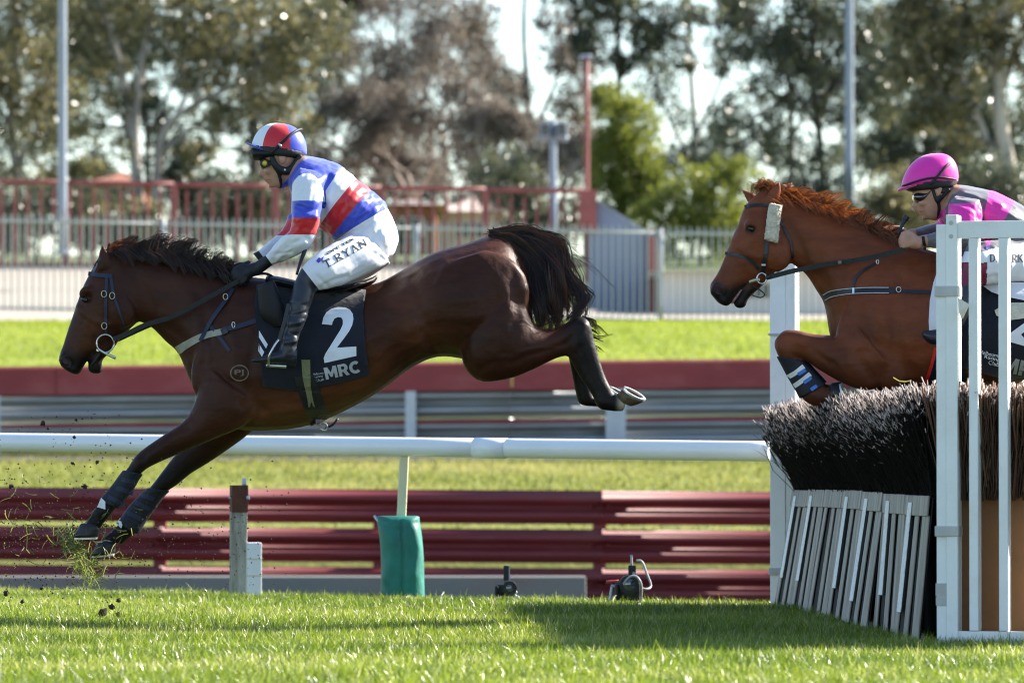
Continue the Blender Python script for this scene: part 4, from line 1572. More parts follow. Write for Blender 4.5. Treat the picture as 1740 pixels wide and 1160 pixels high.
M['cloth_black'] = pmat('saddle_cloth', (0.012, 0.014, 0.022), 0.8, 0.2, 5, 0.3, 30, 0.2, sheen=0.2)
M['cloth_white'] = pmat('cloth_print_white', (0.74, 0.76, 0.80), 0.7, 0.04, 10)
M['cloth_grey'] = pmat('cloth_print_grey', (0.42, 0.43, 0.46), 0.7, 0.06, 10)
M['saddle'] = pmat('saddle_leather', (0.010, 0.010, 0.014), 0.45, 0.25, 6, 0.05, 60, 0.25)
M['brand'] = pmat('freeze_brand', (0.20, 0.15, 0.12), 0.7, 0.2, 30)
M['white_pad'] = pmat('white_pad', (0.72, 0.72, 0.74), 0.7, 0.05, 8, 0.2, 40)
M['red_strap'] = pmat('red_strap', (0.60, 0.025, 0.02), 0.6, 0.1, 12)


def coat_paint(me, fn):
    co = me_co(me)
    px = to_px(co)
    set_attr(me, 'coat', fn(px, co), 'FLOAT_COLOR')


def mixc(a, b, t):
    t = np.clip(t, 0, 1)[:, None]
    return a * (1 - t) + b * t


def hoof3(parent, ctr, axis, toe, r, h, mat, shoe=True):
    """hoof: ctr = centre of the sole, axis = out of the sole, toe = towards the toe"""
    axis = Vector(axis).normalized()
    toe = Vector(toe)
    toe = (toe - axis * toe.dot(axis)).normalized()
    side = axis.cross(toe)
    V, F = [], []
    seg = 24
    rings = [(0.0, 1.0, 0.0), (0.25, 0.95, -0.10), (0.6, 0.86, -0.24), (1.0, 0.74, -0.42)]
    for tt, k, sh in rings:
        for j in range(seg):
            a = 2 * math.pi * j / seg
            c, s_ = math.cos(a), math.sin(a)
            rr = r * k * (1.0 if c > -0.4 else 0.92)
            V.append(ctr + toe * (c * rr * 1.08 + sh * r * 1.0) + side * (s_ * rr * 0.92) - axis * h * tt * (1.0 if c > 0 else 1 + 0.25 * c))
    for i in range(len(rings) - 1):
        for j in range(seg):
            k = (j + 1) % seg
            F.append((i * seg + j, i * seg + k, (i + 1) * seg + k, (i + 1) * seg + j))
    # sole: sunk inside the rim
    o = len(V)
    for j in range(seg):
        a = 2 * math.pi * j / seg
        V.append(ctr + toe * math.cos(a) * r * 0.8 + side * math.sin(a) * r * 0.68)
    for j in range(seg):
        k = (j + 1) % seg
        F.append((k, j, o + j, o + k))
    o2 = len(V)
    for j in range(seg):
        a = 2 * math.pi * j / seg
        V.append(ctr + toe * math.cos(a) * r * 0.7 + side * math.sin(a) * r * 0.6 - axis * 0.012)
    for j in range(seg):
        k = (j + 1) % seg
        F.append((o + k, o + j, o2 + j, o2 + k))
    F.append(tuple(range(o2 + seg - 1, o2 - 1, -1)))
    F.append(tuple(3 * seg + j for j in range(seg)))
    hf = mk('hoof', V, F, mat, parent, True)
    if shoe:
        V, F = [], []
        n = 28
        for i in range(n):
            a = math.radians(-152 + 304 * i / (n - 1))
            for (rr, hh) in ((1.0, 0.0), (1.0, 0.008), (0.76, 0.008), (0.76, 0.0)):
                V.append(ctr + toe * math.cos(a) * r * rr * 1.08 + side * math.sin(a) * r * rr * 0.92 + axis * (hh + 0.001))
        for i in range(n - 1):
            for j in range(4):
                k = (j + 1) % 4
                F.append((i * 4 + j, i * 4 + k, i * 4 + 4 + k, i * 4 + 4 + j))
        F += [(0, 1, 2, 3), (n * 4 - 1, n * 4 - 2, n * 4 - 3, n * 4 - 4)]
        mk('horseshoe', V, F, M['shoe'], hf)
    return hf


def ellipsoid_obj(name, c, rx, ry, rz, mat, parent, rot=0.0):
    bm = bmesh.new()
    bmesh.ops.create_uvsphere(bm, u_segments=18, v_segments=12, radius=1.0, matrix=Matrix.Translation(c) @ Matrix.Rotation(rot, 4, 'Y') @ Matrix.Diagonal((rx, ry, rz, 1)))
    return bm_obj(name, bm, mat, parent, True)


def ring_obj(name, cx, cy, r, wire, d, y, mat, parent, ratio=1.0, rot=0.0, n=20):
    """metal ring seen face on at a pixel"""
    pts = []
    for i in range(n + 1):
        a = 2 * math.pi * i / n
        u, v = math.cos(a) * r * ratio, math.sin(a) * r
        pts.append(P(cx + u * math.cos(rot) - v * math.sin(rot), cy + u * math.sin(rot) + v * math.cos(rot), d, y))
    return tube_obj(name, pts, wire, mat, parent, 6, 1)


HDP = 26.0
# ---------- first horse: dark bay, stretched in the air
H1 = Fig(HDP)
H1.loft([(385, 500, 335, 640, .09), (402, 476, 346, 695, .185), (430, 471, 395, 728, .225), (470, 476, 465, 731, .255), (520, 486, 528, 722, .285), (580, 490, 588, 697, .305), (640, 481, 645, 665, .305),
         (690, 455, 700, 624, .285), (740, 428, 745, 606, .275), (790, 414, 792, 610, .285), (832, 402, 838, 612, .265), (864, 406, 872, 600, .215), (890, 440, 896, 572, .14), (902, 478, 905, 545, .06)], egg=0.10)
# neck and head
H1.loft([(196, 428, 236, 546, .062), (240, 430, 258, 557, .068), (290, 440, 282, 581, .082), (340, 454, 303, 601, .108), (385, 468, 322, 645, .145), (425, 476, 345, 690, .175)], egg=0.18)
H1.loft([(190, 424, 240, 505, .055), (164, 446, 240, 538, .080), (149, 470, 230, 551, .092), (138, 494, 214, 566, .086), (126.5, 527, 196, 586, .070), (115, 560, 178, 600, .056), (107, 586, 156, 604, .050), (100, 606, 143, 620, .052), (103, 621, 137, 633, .046), (116, 632, 130, 637, .026)])
H1.loft([(170, 585, 200, 583, .045), (160, 600, 186, 600, .040), (154, 611, 174, 612, .036), (149, 623, 174, 625, .034), (152, 632, 174, 632, .026), (158, 635, 170, 635, .012)])
H1.blob(205, 528, 26, 32, .038, -.062, 0.5)
H1.blob(205, 528, 26, 32, .038, .062, 0.5)
H1.blob(113, 612, 13, 13, .022, -.036)
H1.blob(113, 612, 13, 13, .022, .036)
H1.blob(146, 497, 13, 9, .026, -.070, 0.9)   # brow over the eye
for sgn in (-1, 1):
    dx, dy = (0, 0) if sgn < 0 else (9, -6)
    H1.loft([(162 + dx, 464 + dy, 192 + dx, 452 + dy, .024), (166 + dx, 444 + dy, 189 + dx, 437 + dy, .023), (170 + dx, 428 + dy, 183 + dx, 425 + dy, .016), (173.5 + dx, 415 + dy, 176 + dx, 415 + dy, .006)], yc=.048 * sgn, seg=14)
# forelegs
def foreleg(fig, secs, yc):
    fig.loft(secs, yc=yc, seg=18)
F1N = [(352, 620, 440, 690, .10), (336, 675, 420, 722, .10), (318, 712, 372, 744, .078), (282, 738, 322, 765, .062), (250, 760, 286, 780, .053), (233, 775, 262, 791, .050), (222, 792, 249, 799, .046), (211, 806, 238, 811, .036), (198, 824, 226, 831, .030), (183, 842, 208, 853, .030), (166, 861, 194, 871, .038), (157, 876, 182, 886, .032), (148, 888, 174, 898, .036)]
F1F = [(380, 660, 440, 715, .09), (352, 710, 423, 735, .09), (322, 745, 390, 760, .075), (293, 774, 350, 787, .062), (275, 797, 322, 804, .054), (259, 818, 299, 823, .050), (246, 834, 277, 838, .042), (228, 851, 260, 860, .032), (212, 871, 242, 884, .032), (200, 888, 230, 904, .038), (184, 903, 214, 916, .032), (170, 914, 205, 926, .036)]
foreleg(H1, F1N, -.14)
foreleg(H1, F1F, .14)
# hind legs
G1N = [(835, 470, 800, 520, .03, -.10), (872, 490, 784, 606, .105, -.16), (893, 520, 812, 647, .115, -.17), (908, 551, 862, 645, .095, -.16), (936, 563, 903, 630, .072, -.15), (962, 553, 940, 612, .055, -.15), (983, 538, 962, 606, .047, -.15), (1001, 548, 968, 612, .044, -.15), (1009, 578, 973, 622, .040, -.15),
       (1018, 610, 983, 640, .034, -.15), (1027, 637, 995, 657, .032, -.15), (1036, 656, 1006, 674, .036, -.15), (1043, 668, 1016, 694, .038, -.15), (1052, 674, 1040, 699, .034, -.15), (1062, 678, 1060, 699, .038, -.15)]
H1.loft(G1N)
G1F = [(835, 470, 800, 520, .03, .10), (876, 500, 800, 606, .10, .16), (900, 545, 850, 625, .09, .15), (930, 556, 895, 615, .070, .15), (958, 548, 935, 600, .055, .15), (980, 540, 962, 598, .047, .15), (994, 556, 966, 605, .042, .15), (1003, 590, 968, 616, .036, .15), (1006, 630, 974, 646, .033, .15), (1008, 660, 979, 668, .036, .15), (1014, 676, 986, 686, .038, .15), (1030, 676, 1012, 690, .033, .15), (1042, 674, 1036, 690, .034, .15)]
H1.loft(G1F)
# muscle masses
H1.blob(372, 610, 40, 75, .06, -.135, -0.35)
H1.blob(415, 665, 36, 50, .06, -.155, 0.5)
H1.blob(818, 505, 84, 76, .085, -.175, 0.3)
H1.blob(818, 505, 84, 76, .085, .175, 0.3)
H1.blob(840, 590, 46, 40, .06, -.185, 0.2)
me1 = H1.remesh('body', 0.009, 7)
relief(me1, [
    ([(338, 500), (350, 560), (345, 620)], -0.010, 9),          # front of the shoulder
    ([(438, 560), (425, 620), (430, 680), (470, 712)], -0.012, 10),   # behind the shoulder
    ([(300, 470), (330, 520), (345, 580)], 0.008, 14),
    ([(230, 470), (255, 510), (262, 552)], -0.008, 8),          # throat latch groove
    ([(250, 548), (300, 565), (335, 620)], -0.007, 9),
    ([(700, 470), (716, 520), (728, 570), (752, 604)], -0.014, 12),   # flank
    ([(752, 600), (728, 566), (708, 548)], 0.007, 5),
    ([(640, 500), (690, 560), (710, 600)], 0.010, 20),
    ([(870, 470), (878, 530), (862, 600)], -0.008, 10),         # hamstring groove
    ([(780, 470), (800, 540), (800, 610)], 0.008, 22),
    ([(850, 625), (900, 605), (958, 585)], -0.006, 6),
    ([(560, 640), (600, 600), (640, 560)], 0.006, 12),
    ([(440, 712), (475, 700), (520, 690)], 0.012, 10),
    ([(130, 520), (160, 545), (185, 552)], 0.007, 5),           # facial crest
    ([(140, 500), (152, 505)], -0.008, 5),
    ([(250, 770), (278, 750), (320, 725)], -0.005, 5),
    ([(985, 590), (1000, 630), (1015, 665)], -0.004, 4),
    ([(112, 608), (118, 614), (122, 622)], -0.014, 4.5),        # nostril
])
# joints and tendons of the legs, ribs
relief(me1, [
    ([(236, 782), (246, 792)], 0.006, 8), ([(176, 868), (182, 872)], 0.005, 7), ([(214, 892), (222, 898)], 0.005, 7),
    ([(204, 846), (222, 822), (234, 806)], -0.004, 3), ([(540, 600), (548, 700)], 0.003, 6), ([(570, 600), (578, 692)], 0.003, 6), ([(600, 590), (612, 680)], 0.003, 6), ([(632, 590), (640, 662)], 0.003, 6),
    ([(306, 735), (280, 752), (254, 772)], 0.006, 6), ([(992, 552), (978, 590)], 0.006, 6), ([(1022, 682), (1030, 684)], 0.005, 7), ([(960, 585), (985, 560)], -0.006, 5)])

relief(me1, [(p_, h_ * 0.55, w_) for p_, h_, w_ in [
    ([(470, 640), (500, 662), (560, 668), (620, 640)], 0.005, 3), ([(720, 590), (690, 580), (660, 590), (640, 610)], 0.005, 2.5), ([(735, 600), (700, 600), (676, 616)], 0.004, 2.5),
    ([(150, 545), (160, 560), (170, 578)], 0.005, 2.5), ([(135, 545), (150, 552), (158, 566)], 0.005, 2.2), ([(880, 600), (910, 592), (940, 590)], 0.006, 2.5), ([(330, 700), (350, 690), (372, 694)], 0.006, 3),
    ([(360, 640), (390, 650), (410, 690)], -0.010, 5), ([(352, 560), (362, 600), (356, 640)], -0.010, 6), ([(392, 560), (400, 600), (392, 640)], 0.010, 8), ([(820, 440), (850, 480), (868, 530)], 0.008, 10),
    ([(760, 450), (742, 490), (738, 540)], 0.012, 9), ([(800, 640), (830, 620), (860, 612)], -0.010, 6), ([(775, 560), (790, 590), (800, 625)], -0.010, 7), ([(700, 520), (706, 560), (722, 596)], 0.010, 5)]])


def coat1(px, co):
    n = len(px)
    bay = np.tile(np.array([0.044, 0.0140, 0.0070]), (n, 1))
    red = np.array([0.115, 0.040, 0.017])
    blk = np.array([0.0105, 0.0075, 0.0065])
    c = bay
    # redder flanks and belly
    c = mixc(c, np.tile(red, (n, 1)), 0.85 * np.exp(-(seg_dist(px, [(440, 705), (560, 690), (640, 640)]) / 34) ** 2))
    c = mixc(c, np.tile(red, (n, 1)), 0.5 * np.exp(-(seg_dist(px, [(700, 500), (720, 580)]) / 40) ** 2))
    c = mixc(c, np.tile(red, (n, 1)), 0.45 * np.exp(-(seg_dist(px, [(160, 540), (140, 590)]) / 22) ** 2))
    # black points
    fl = (px[:, 1] > 740) & (px[:, 0] < 440)
    c = mixc(c, np.tile(blk, (n, 1)), np.where(fl, (px[:, 1] - 745) / 55, 0))
    c = mixc(c, np.tile(blk, (n, 1)), np.where(px[:, 0] > 940, (px[:, 0] - 945) / 40, 0))
    c = mixc(c, np.tile(blk, (n, 1)), np.where(px[:, 0] < 190, (px[:, 1] - 590) / 22, 0) * (px[:, 0] < 190))
    c = mixc(c, np.tile(np.array([0.40, 0.32, 0.22]), (n, 1)), np.where(px[:, 0] > 1046, (px[:, 0] - 1046) / 10, 0) * (px[:, 1] > 640))
    c = mixc(c, np.tile(blk, (n, 1)), 0.6 * np.exp(-(seg_dist(px, [(200, 425), (300, 440), (420, 474)]) / 14) ** 2))
    return np.hstack([c, np.ones((n, 1))])


def strands_obj(name, paths, w, mat, parent, twist=0.6):
    V, F, T = strands(paths, w, 0.15, twist)
    me = np_mesh(name, V, F)
    set_attr(me, 'tint', T)
    return link(name, me, mat, parent)


def hair_path(fig, ctrl, n=7):
    """ctrl: list of (px, py, y)"""
    q = catmull(ctrl, max(1, (n - 1) // (len(ctrl) - 1)))
    return np.array([tuple(fig.pt(a, b, c)) for a, b, c in q])


coat_paint(me1, coat1)
bvh1 = bvh_of(me1)
hr1 = thing('racehorse', tuple(P(520, 1060, HDP)), 'dark bay racehorse stretched out in mid jump, carrying number 2', 'horse')
me1w = me1.copy()
body1 = link('body', me1, M['coat_bay'], hr1, True)

# eye, nostril, mouth
def horse_face(hr, eye, nos, bvh, eye_y, nos_y, mouth):
    e = ellipsoid_obj('eye', P(eye[0], eye[1], HDP, eye_y), 0.017, 0.011, 0.013, M['eye'], hr, 0.5)
    patch('eyelid', ribbon_poly([(eye[0] - 8, eye[1] + 0), (eye[0] - 1, eye[1] - 6), (eye[0] + 8, eye[1] - 2)], [2, 4, 2]), bvh, M['skin_dark'], hr, 0.004, 0.004, 3)
    patch('nostril', [[(nos[0] - 6, nos[1] - 5), (nos[0] - 1, nos[1] - 6), (nos[0] + 5, nos[1] - 2), (nos[0] + 6, nos[1] + 4), (nos[0] + 1, nos[1] + 6), (nos[0] - 4, nos[1] + 3)]], bvh, M['nostril'], hr, 0.0015, 0.002, 4)
    patch('nostril_rim', ribbon_poly([(nos[0] - 9, nos[1] - 4), (nos[0] - 5, nos[1] - 8), (nos[0] + 3, nos[1] - 6), (nos[0] + 8, nos[1] + 2), (nos[0] + 4, nos[1] + 9), (nos[0] - 5, nos[1] + 7)], [3, 4, 4, 4, 4, 3]), bvh, M['skin_dark'], hr, 0.004, 0.004, 3)
    patch('lip', ribbon_poly(mouth, [3, 5, 4]), bvh, M['skin_dark'], hr, 0.002, 0.002, 5)
horse_face(hr1, (145.5, 510), (112, 614), bvh1, -.076, -.05, [(136, 630), (146, 612), (163, 595)])

# mane, forelock, tail
rm = random.Random(3)


def lock(fig, ctrl, n, root, mid, tip, npts=9):
    """one lock of hair: n strands that start apart and run together towards the tip"""
    out = []
    K = len(ctrl)
    for _ in range(n):
        g = [rm.gauss(0, 1) for _ in range(3)]
        q = []
        for i, (x, y, yy_) in enumerate(ctrl):
            t_ = i / (K - 1)
            j = root * (1 - t_) + tip * t_ + mid * math.sin(math.pi * t_)
            h = rm.gauss(0, 0.35)
            q.append((x + (g[0] + h) * j, y + (g[1] + h) * j * 0.7, yy_ + g[2] * j * s0 * 0.8))
        if rm.random() < 0.35:
            k_ = rm.uniform(0.6, 0.95)
            q[-1] = tuple(q[-2][c] + (q[-1][c] - q[-2][c]) * k_ for c in range(3))
        out.append(hair_path(fig, q, npts))
    return out


s0 = HDP / FPX


def mane_locks(fig, xs, ys, lens, x0, x1, nl, ang, spread, near, per):
    out = []
    for k in range(nl):
        x = x0 + (x1 - x0) * (k + rm.uniform(-.4, .4)) / nl
        y = np.interp(x, xs, ys) + 4
        L_ = np.interp(x, xs, lens) * rm.uniform(0.55, 1.2)
        a = math.radians(rm.gauss(ang, spread))
        dx, dy = math.cos(a) * L_, -math.sin(a) * L_
        yo = rm.gauss(0, .012)
        if rm.random() < near:
            c = [(x, y, yo), (x + dx * .35, y + dy * .45 - 2, yo - .02), (x + dx * .7 + 6, y + dy * .1 + 3, -.07), (x + dx * .8 + 14, y + rm.uniform(10, 24), -.085)]
        else:
            c = [(x, y, yo), (x + dx * .35, y + dy * .55, yo), (x + dx * .8, y + dy * .95, yo), (x + dx * 1.25, y + dy * rm.uniform(.75, 1.15), yo + rm.gauss(0, .02))]
        out += lock(fig, c, per, 6.0, 2.0, 1.0, 7)
    return out


mp_ = mane_locks(H1, [190, 240, 290, 340, 385, 425], [428, 432, 442, 455, 469, 478], [28, 46, 46, 38, 30, 16], 190, 420, 62, 42, 13, 0.0, 20)
mp_ += mane_locks(H1, [190, 240, 290, 340, 385, 425], [428, 432, 442, 455, 469, 478], [24, 40, 40, 32, 28, 14], 195, 410, 40, 30, 12, 1.0, 20)
strands_obj('mane', mp_, 0.0022, M['hair_dark'], hr1, 0.35)
mp_ = []
for k in range(9):                # forelock, thrown back between the ears
    x, y = 186 + rm.uniform(-4, 12), 426 + rm.uniform(-2, 3)
    e = rm.uniform(22, 46)
    mp_ += lock(H1, [(x, y, rm.gauss(0, .012)), (x + e * .4, y - 9 - rm.random() * 4, rm.gauss(0, .015)), (x + e, y - 13 + rm.gauss(0, 4), rm.gauss(0, .02))], 16, 3, 1.5, 1)
strands_obj('forelock', mp_, 0.0022, M['hair_red'], hr1, 0.35)
mp_ = []
for k in range(66):
    u = (k / 65.0) ** 1.1
    x0, y0 = 846 + rm.gauss(0, 6), 399 + rm.gauss(0, 3)
    yo = rm.gauss(0, .02)
    ye = rm.gauss(-.03, .06)
    m1 = (868 + 30 * u + rm.gauss(0, 3), 408 - 12 * u + (1 - u) * 18 + rm.gauss(0, 3), yo)
    m2 = (893 + 56 * u + rm.gauss(0, 5), 464 - 44 * u + rm.gauss(0, 6), (yo + ye) / 2)
    m3 = (907 + 62 * u + rm.gauss(0, 8), 518 - 50 * u * u + rm.gauss(0, 9), ye)
    e = (915 + 62 * u + rm.gauss(0, 9), 560 - 46 * u * u + rm.gauss(0, 14), ye + rm.gauss(0, .02))
    mp_ += lock(H1, [(x0, y0, yo), m1, m2, m3, e], 24, 4.5, 2.5, 1.2, 13)
for (e1, e2, n_) in (((960, 432), (1020, 462), 5), ((955, 440), (1000, 500), 12), ((965, 420), (1042, 490), 6), ((950, 425), (1005, 440), 5), ((940, 415), (985, 420), 7)):
    mp_ += lock(H1, [(848, 398, 0), (890, 398, -.01), (925, 410, -.03), (e1[0], e1[1], -.05), (e2[0], e2[1], -.05)], n_, 4, 4, 3, 13)
for k in range(7):                # curled locks at the end of the tail
    x0, y0 = 935 + rm.gauss(0, 10), 430 + rm.gauss(0, 10)
    mp_ += lock(H1, [(x0, y0, -.02), (970 + rm.gauss(0, 8), 470 + rm.gauss(0, 8), -.06), (990 + rm.gauss(0, 6), 512 + rm.gauss(0, 8), -.08), (982 + rm.gauss(0, 8), 540 + rm.gauss(0, 8), -.11), (966 + rm.gauss(0, 8), 552 + rm.gauss(0, 8), -.11)], 22, 4, 2.5, 1.5, 13)
for k in range(9):                # wisps beyond the hock
    x0, y0 = 985 + rm.gauss(0, 5), 555 + rm.gauss(0, 12)
    mp_ += lock(H1, [(x0, y0, .02), (1008 + rm.gauss(0, 4), y0 + 8, .03), (1026 + rm.gauss(0, 7), y0 + 18 + rm.gauss(0, 8), .04)], 8, 2, 1.5, 1.5, 7)
strands_obj('tail', mp_, 0.0021, M['hair_dark'], hr1, 0.35)

# hooves
s0 = HDP / FPX
hoof3(hr1, P(150, 911, HDP, -.14), (0.02, 0.05, -1), (-1, 0, 0.0), 0.056, 0.062, M['hoof'])
hoof3(hr1, P(172.5, 942, HDP, .14), (0.12, 0.05, -1), (-1, 0, -0.1), 0.053, 0.062, M['hoof'])
hoof3(hr1, P(1075, 671, HDP, -.16), (0.46, -0.26, 0.84), (0.87, 0, -0.48), 0.056, 0.048, M['hoof_pale'])
hoof3(hr1, P(1052, 668, HDP, .15), (0.44, -0.2, 0.80), (0.87, 0, -0.48), 0.052, 0.055, M['hoof'])

# brand on the shoulder: a ring round two letters
ring_pts = [(407 + 15 * math.cos(a), 633.5 + 13 * math.sin(a)) for a in np.linspace(0, 2 * math.pi, 25)]
bp_ = patch('brand_ring', ribbon_poly(ring_pts, 2.0), bvh1, M['brand'], hr1, 0.0022, 0.002, 6)
bm = drape(text_bm('PJ', 399, 639.5, 415, 638.5, 11, 0.02), bvh1, 0.0022, 0.002, 4)
bm_obj('brand_letters', bm, M['brand'], hr1)


# ---------- tack
def buckle(px, py, r, parent, y, mat='brass', ratio=0.8):
    ring_obj('buckle', px, py, r, 0.0022, HDP, y, M[mat], parent, ratio)


def leg_boot(secs, i0, i1, yc, grow, label, mat, group, white=None, bands=None, bandmat=None, legbvh=None):
    """wrap round a leg between two of its sections"""
    f = Fig(HDP)
    q = catmull([list(s[:5]) for s in secs], 6)
    a, b = int(i0 * 6), int(i1 * 6)
    out = []
    for (ax, ay, bx, by, w) in q[a:b + 1]:
        c = np.array([(ax + bx) / 2, (ay + by) / 2])
        h = np.array([ax - c[0], ay - c[1]])
        l = np.linalg.norm(h)
        h2 = h * (1 + grow / (l * s0))
        out.append((*(c + h2), *(c - h2), w + grow))
    f.loft(out, yc=yc, sub=1, seg=22)
    me = f.remesh('boot', 0.006, 2)
    return me


def tendon_boot(secs, i0, i1, yc, label, white, straps):
    me = leg_boot(secs, i0, i1, yc, 0.011, label, None, None)
    bv = bvh_of(me)
    o = link('tendon_boot', me, M['boot_neo'], None, True)
    tag(o, label, 'leg boot', 'leg boots')
    patch('white_patch', [white], bv, M['boot_white'], o, 0.010, 0.010, 5)
    for st in straps:
        patch('strap', ribbon_poly(st, 8), bv, M['navy_web'], o, 0.004, 0.004, 5)
    return o


tendon_boot(F1N, 6.6, 9.6, -.14, 'dark neoprene boot with a white patch on the leading foreleg of the bay horse',
            [(172, 845), (179, 852), (179, 865), (165, 861)], [[(197, 828), (226, 838)], [(183, 843), (212, 858)], [(206, 814), (233, 820)]])
tendon_boot(F1F, 5.7, 9.2, .14, 'dark neoprene boot with a white patch on the trailing foreleg of the bay horse',
            [(204, 879), (208, 892), (206, 897), (197, 889)], [[(228, 852), (256, 866)], [(214, 869), (244, 884)], [(240, 840), (262, 848)]])

# saddle cloth with the number, laid on the body and folded over the back
def saddle_cloth(poly, bvh, label, fold):
    t = thing('saddle_cloth', tuple(P(poly[0][0], poly[0][1], HDP)), label, 'saddle cloth', 'saddle cloths')
    bm = patch_bm([poly], bvh, 0.012, 0.009, 9)
    nv = len(bm.verts)
    me = bpy.data.meshes.new('cloth')
    bmesh.ops.recalc_face_normals(bm, faces=bm.faces)
    bm.to_mesh(me)
    bm.free()
    o = link('cloth', me, M['cloth_black'], t, True)
    # far side: mirror image across the horse's middle plane
    me2 = me.copy()
    me2.transform(Matrix.Translation(root_loc(t)))
    me2.transform(Matrix.Translation((0, 2 * HDP, 0)) @ Matrix.Diagonal((1, -1, 1, 1)))
    me2.flip_normals()
    me2.materials.clear()
    link('cloth', me2, M['cloth_black'], t, True)
    return t, o


C1 = [(436, 484), (470, 476), (560, 486), (622, 492), (617, 530), (620, 580), (628, 638), (570, 652), (500, 664), (446, 656), (443, 610), (437, 570), (432, 520)]
sc1, cl1 = saddle_cloth(C1, bvh1, 'black saddle cloth with a white number 2 under the first jockey', None)
me_c = cl1.data.copy()
me_c.transform(Matrix.Translation(root_loc(sc1)))
bvh1c = bvh_of(me1w, me_c)
two = [(547.0, 550.5), (549.5, 539), (555, 530), (563, 524.5), (574, 521.5), (586, 522), (594.5, 526), (599.5, 533), (600.5, 542), (598.5, 552), (593, 563), (585, 574), (572.5, 590.5), (605.5, 588.5), (605.5, 604.5), (551.5, 616.5), (550, 608), (553, 600.5), (566, 580), (578.5, 560), (582.5, 551), (582.5, 544), (580, 539.5), (574.5, 538.5), (568.5, 541), (565, 547.5), (564, 552)]
patch('number_two', [two], bvh1c, M['cloth_white'], sc1, 0.003, 0.003, 8)
def mrc(x0, y0, x1, y1, h):
    """heavy sans capitals M R C as closed outlines along a slanted baseline"""
    Mg = [(0, 0), (.24, 0), (.24, .58), (.42, .14), (.56, .14), (.74, .58), (.74, 0), (.98, 0), (.98, 1), (.70, 1), (.49, .48), (.28, 1), (0, 1)]
    Rg = [(1.08, 0), (1.33, 0), (1.33, .33), (1.45, .33), (1.62, 0), (1.90, 0), (1.70, .38), (1.80, .48), (1.84, .68), (1.78, .88), (1.62, 1), (1.33, 1), (1.33, .80), (1.53, .80), (1.59, .68), (1.53, .54), (1.332, .54), (1.332, 1.0), (1.08, 1)]
    Cg = []
    for k in range(15):
        a = math.radians(48 + 264 * k / 14)
        Cg.append((2.42 + .48 * math.cos(a), .5 + .52 * math.sin(a)))
    for k in range(14, -1, -1):
        a = math.radians(48 + 264 * k / 14)
        Cg.append((2.42 + .23 * math.cos(a), .5 + .26 * math.sin(a)))
    L = math.hypot(x1 - x0, y1 - y0)
    ux, uy = (x1 - x0) / L, (y1 - y0) / L
    k = L / 2.8
    return [[(x0 + ux * u * k + uy * v * h, y0 + uy * u * k - ux * v * h) for u, v in g] for g in (Mg, Rg, Cg)]


patch('lettering', mrc(554, 645, 614, 632, 20.5), bvh1c, M['cloth_grey'], sc1, 0.003, 0.003, 6)
for i, (w_, y_, xx_) in enumerate((('Melbourne', 638, 533), ('Racing', 643.5, 534), ('Club', 649, 536))):
    bm = drape(text_bm(w_, xx_, y_, xx_ + (17 if i == 0 else 15), y_ - 3, 4.2, 0.01), bvh1c, 0.003, 0.003, 6)
    bm_obj('lettering', bm, M['cloth_grey'], sc1)
for poly in ([(440, 561), (455, 585), (452, 592), (440, 573)], [(439.5, 583), (449, 598), (445, 606), (439, 596)]):
    patch('white_flash', [poly], bvh1c, M['cloth_white'], sc1, 0.003, 0.003, 6)

# saddle
sd = Fig(HDP)
sd.loft([(452, 468, 452, 484, .10), (475, 470, 480, 490, .17), (520, 480, 525, 500, .21), (565, 484, 570, 498, .21), (600, 480, 604, 492, .18), (628, 473, 632, 483, .12), (640, 467, 642, 472, .05)], seg=24)
sd.loft([(440, 492, 470, 478, .03), (446, 540, 492, 530, .03), (470, 560, 500, 556, .02)], yc=-.285, seg=14)
sd.loft([(440, 492, 470, 478, .03), (446, 540, 492, 530, .03), (470, 560, 500, 556, .02)], yc=.285, seg=14)
me = sd.remesh('seat', 0.008, 4)
seat_w = me.copy()
t = thing('saddle', tuple(P(540, 500, HDP)), 'small dark leather racing saddle on the bay horse', 'saddle', 'racing saddles')
link('seat', me, M['saddle'], t, True)
patch('seat_piping', ribbon_poly([(538, 499), (585, 493), (636, 474)], 2.2), bvh_of(seat_w), M['brand'], t, 0.004, 0.003, 6)
# girth and surcingle
t = thing('girth', tuple(P(530, 720, HDP)), 'dark elastic girth with an olive strap under the bay horse', 'girth', 'girths')
patch('girth_band', [[(500, 640), (533, 636), (545, 668), (562, 708), (556, 712), (528, 724), (516, 690), (506, 664)]], bvh1c, M['leather'], t, 0.006, 0.006, 8)
me_g = t.children[0].data.copy()
me_g.transform(Matrix.Translation(root_loc(t)))
bvh1g = bvh_of(me1w, me_c, me_g)
patch('olive_strap', [[(512, 611), (527, 611), (528, 655), (531, 675), (535, 691), (532, 690.5), (528.5, 682), (527, 691), (524, 692), (522, 676), (517, 655), (514, 640)]], bvh1g, M['olive_web'], t, 0.004, 0.004, 7)
tube_obj('buckle_hook', [P(541, 722, HDP, -.02), P(546, 717, HDP, -.03), P(553, 719, HDP, -.03), P(556, 728, HDP, -.02), P(550, 731, HDP, -.02), P(543, 727, HDP, -.02)], 0.006, M['steel'], t)
tube_obj('loose_strap', [P(553, 727, HDP, -.02), P(565, 722, HDP, -.01), P(574, 711, HDP, 0)], 0.005, M['leather'], t)

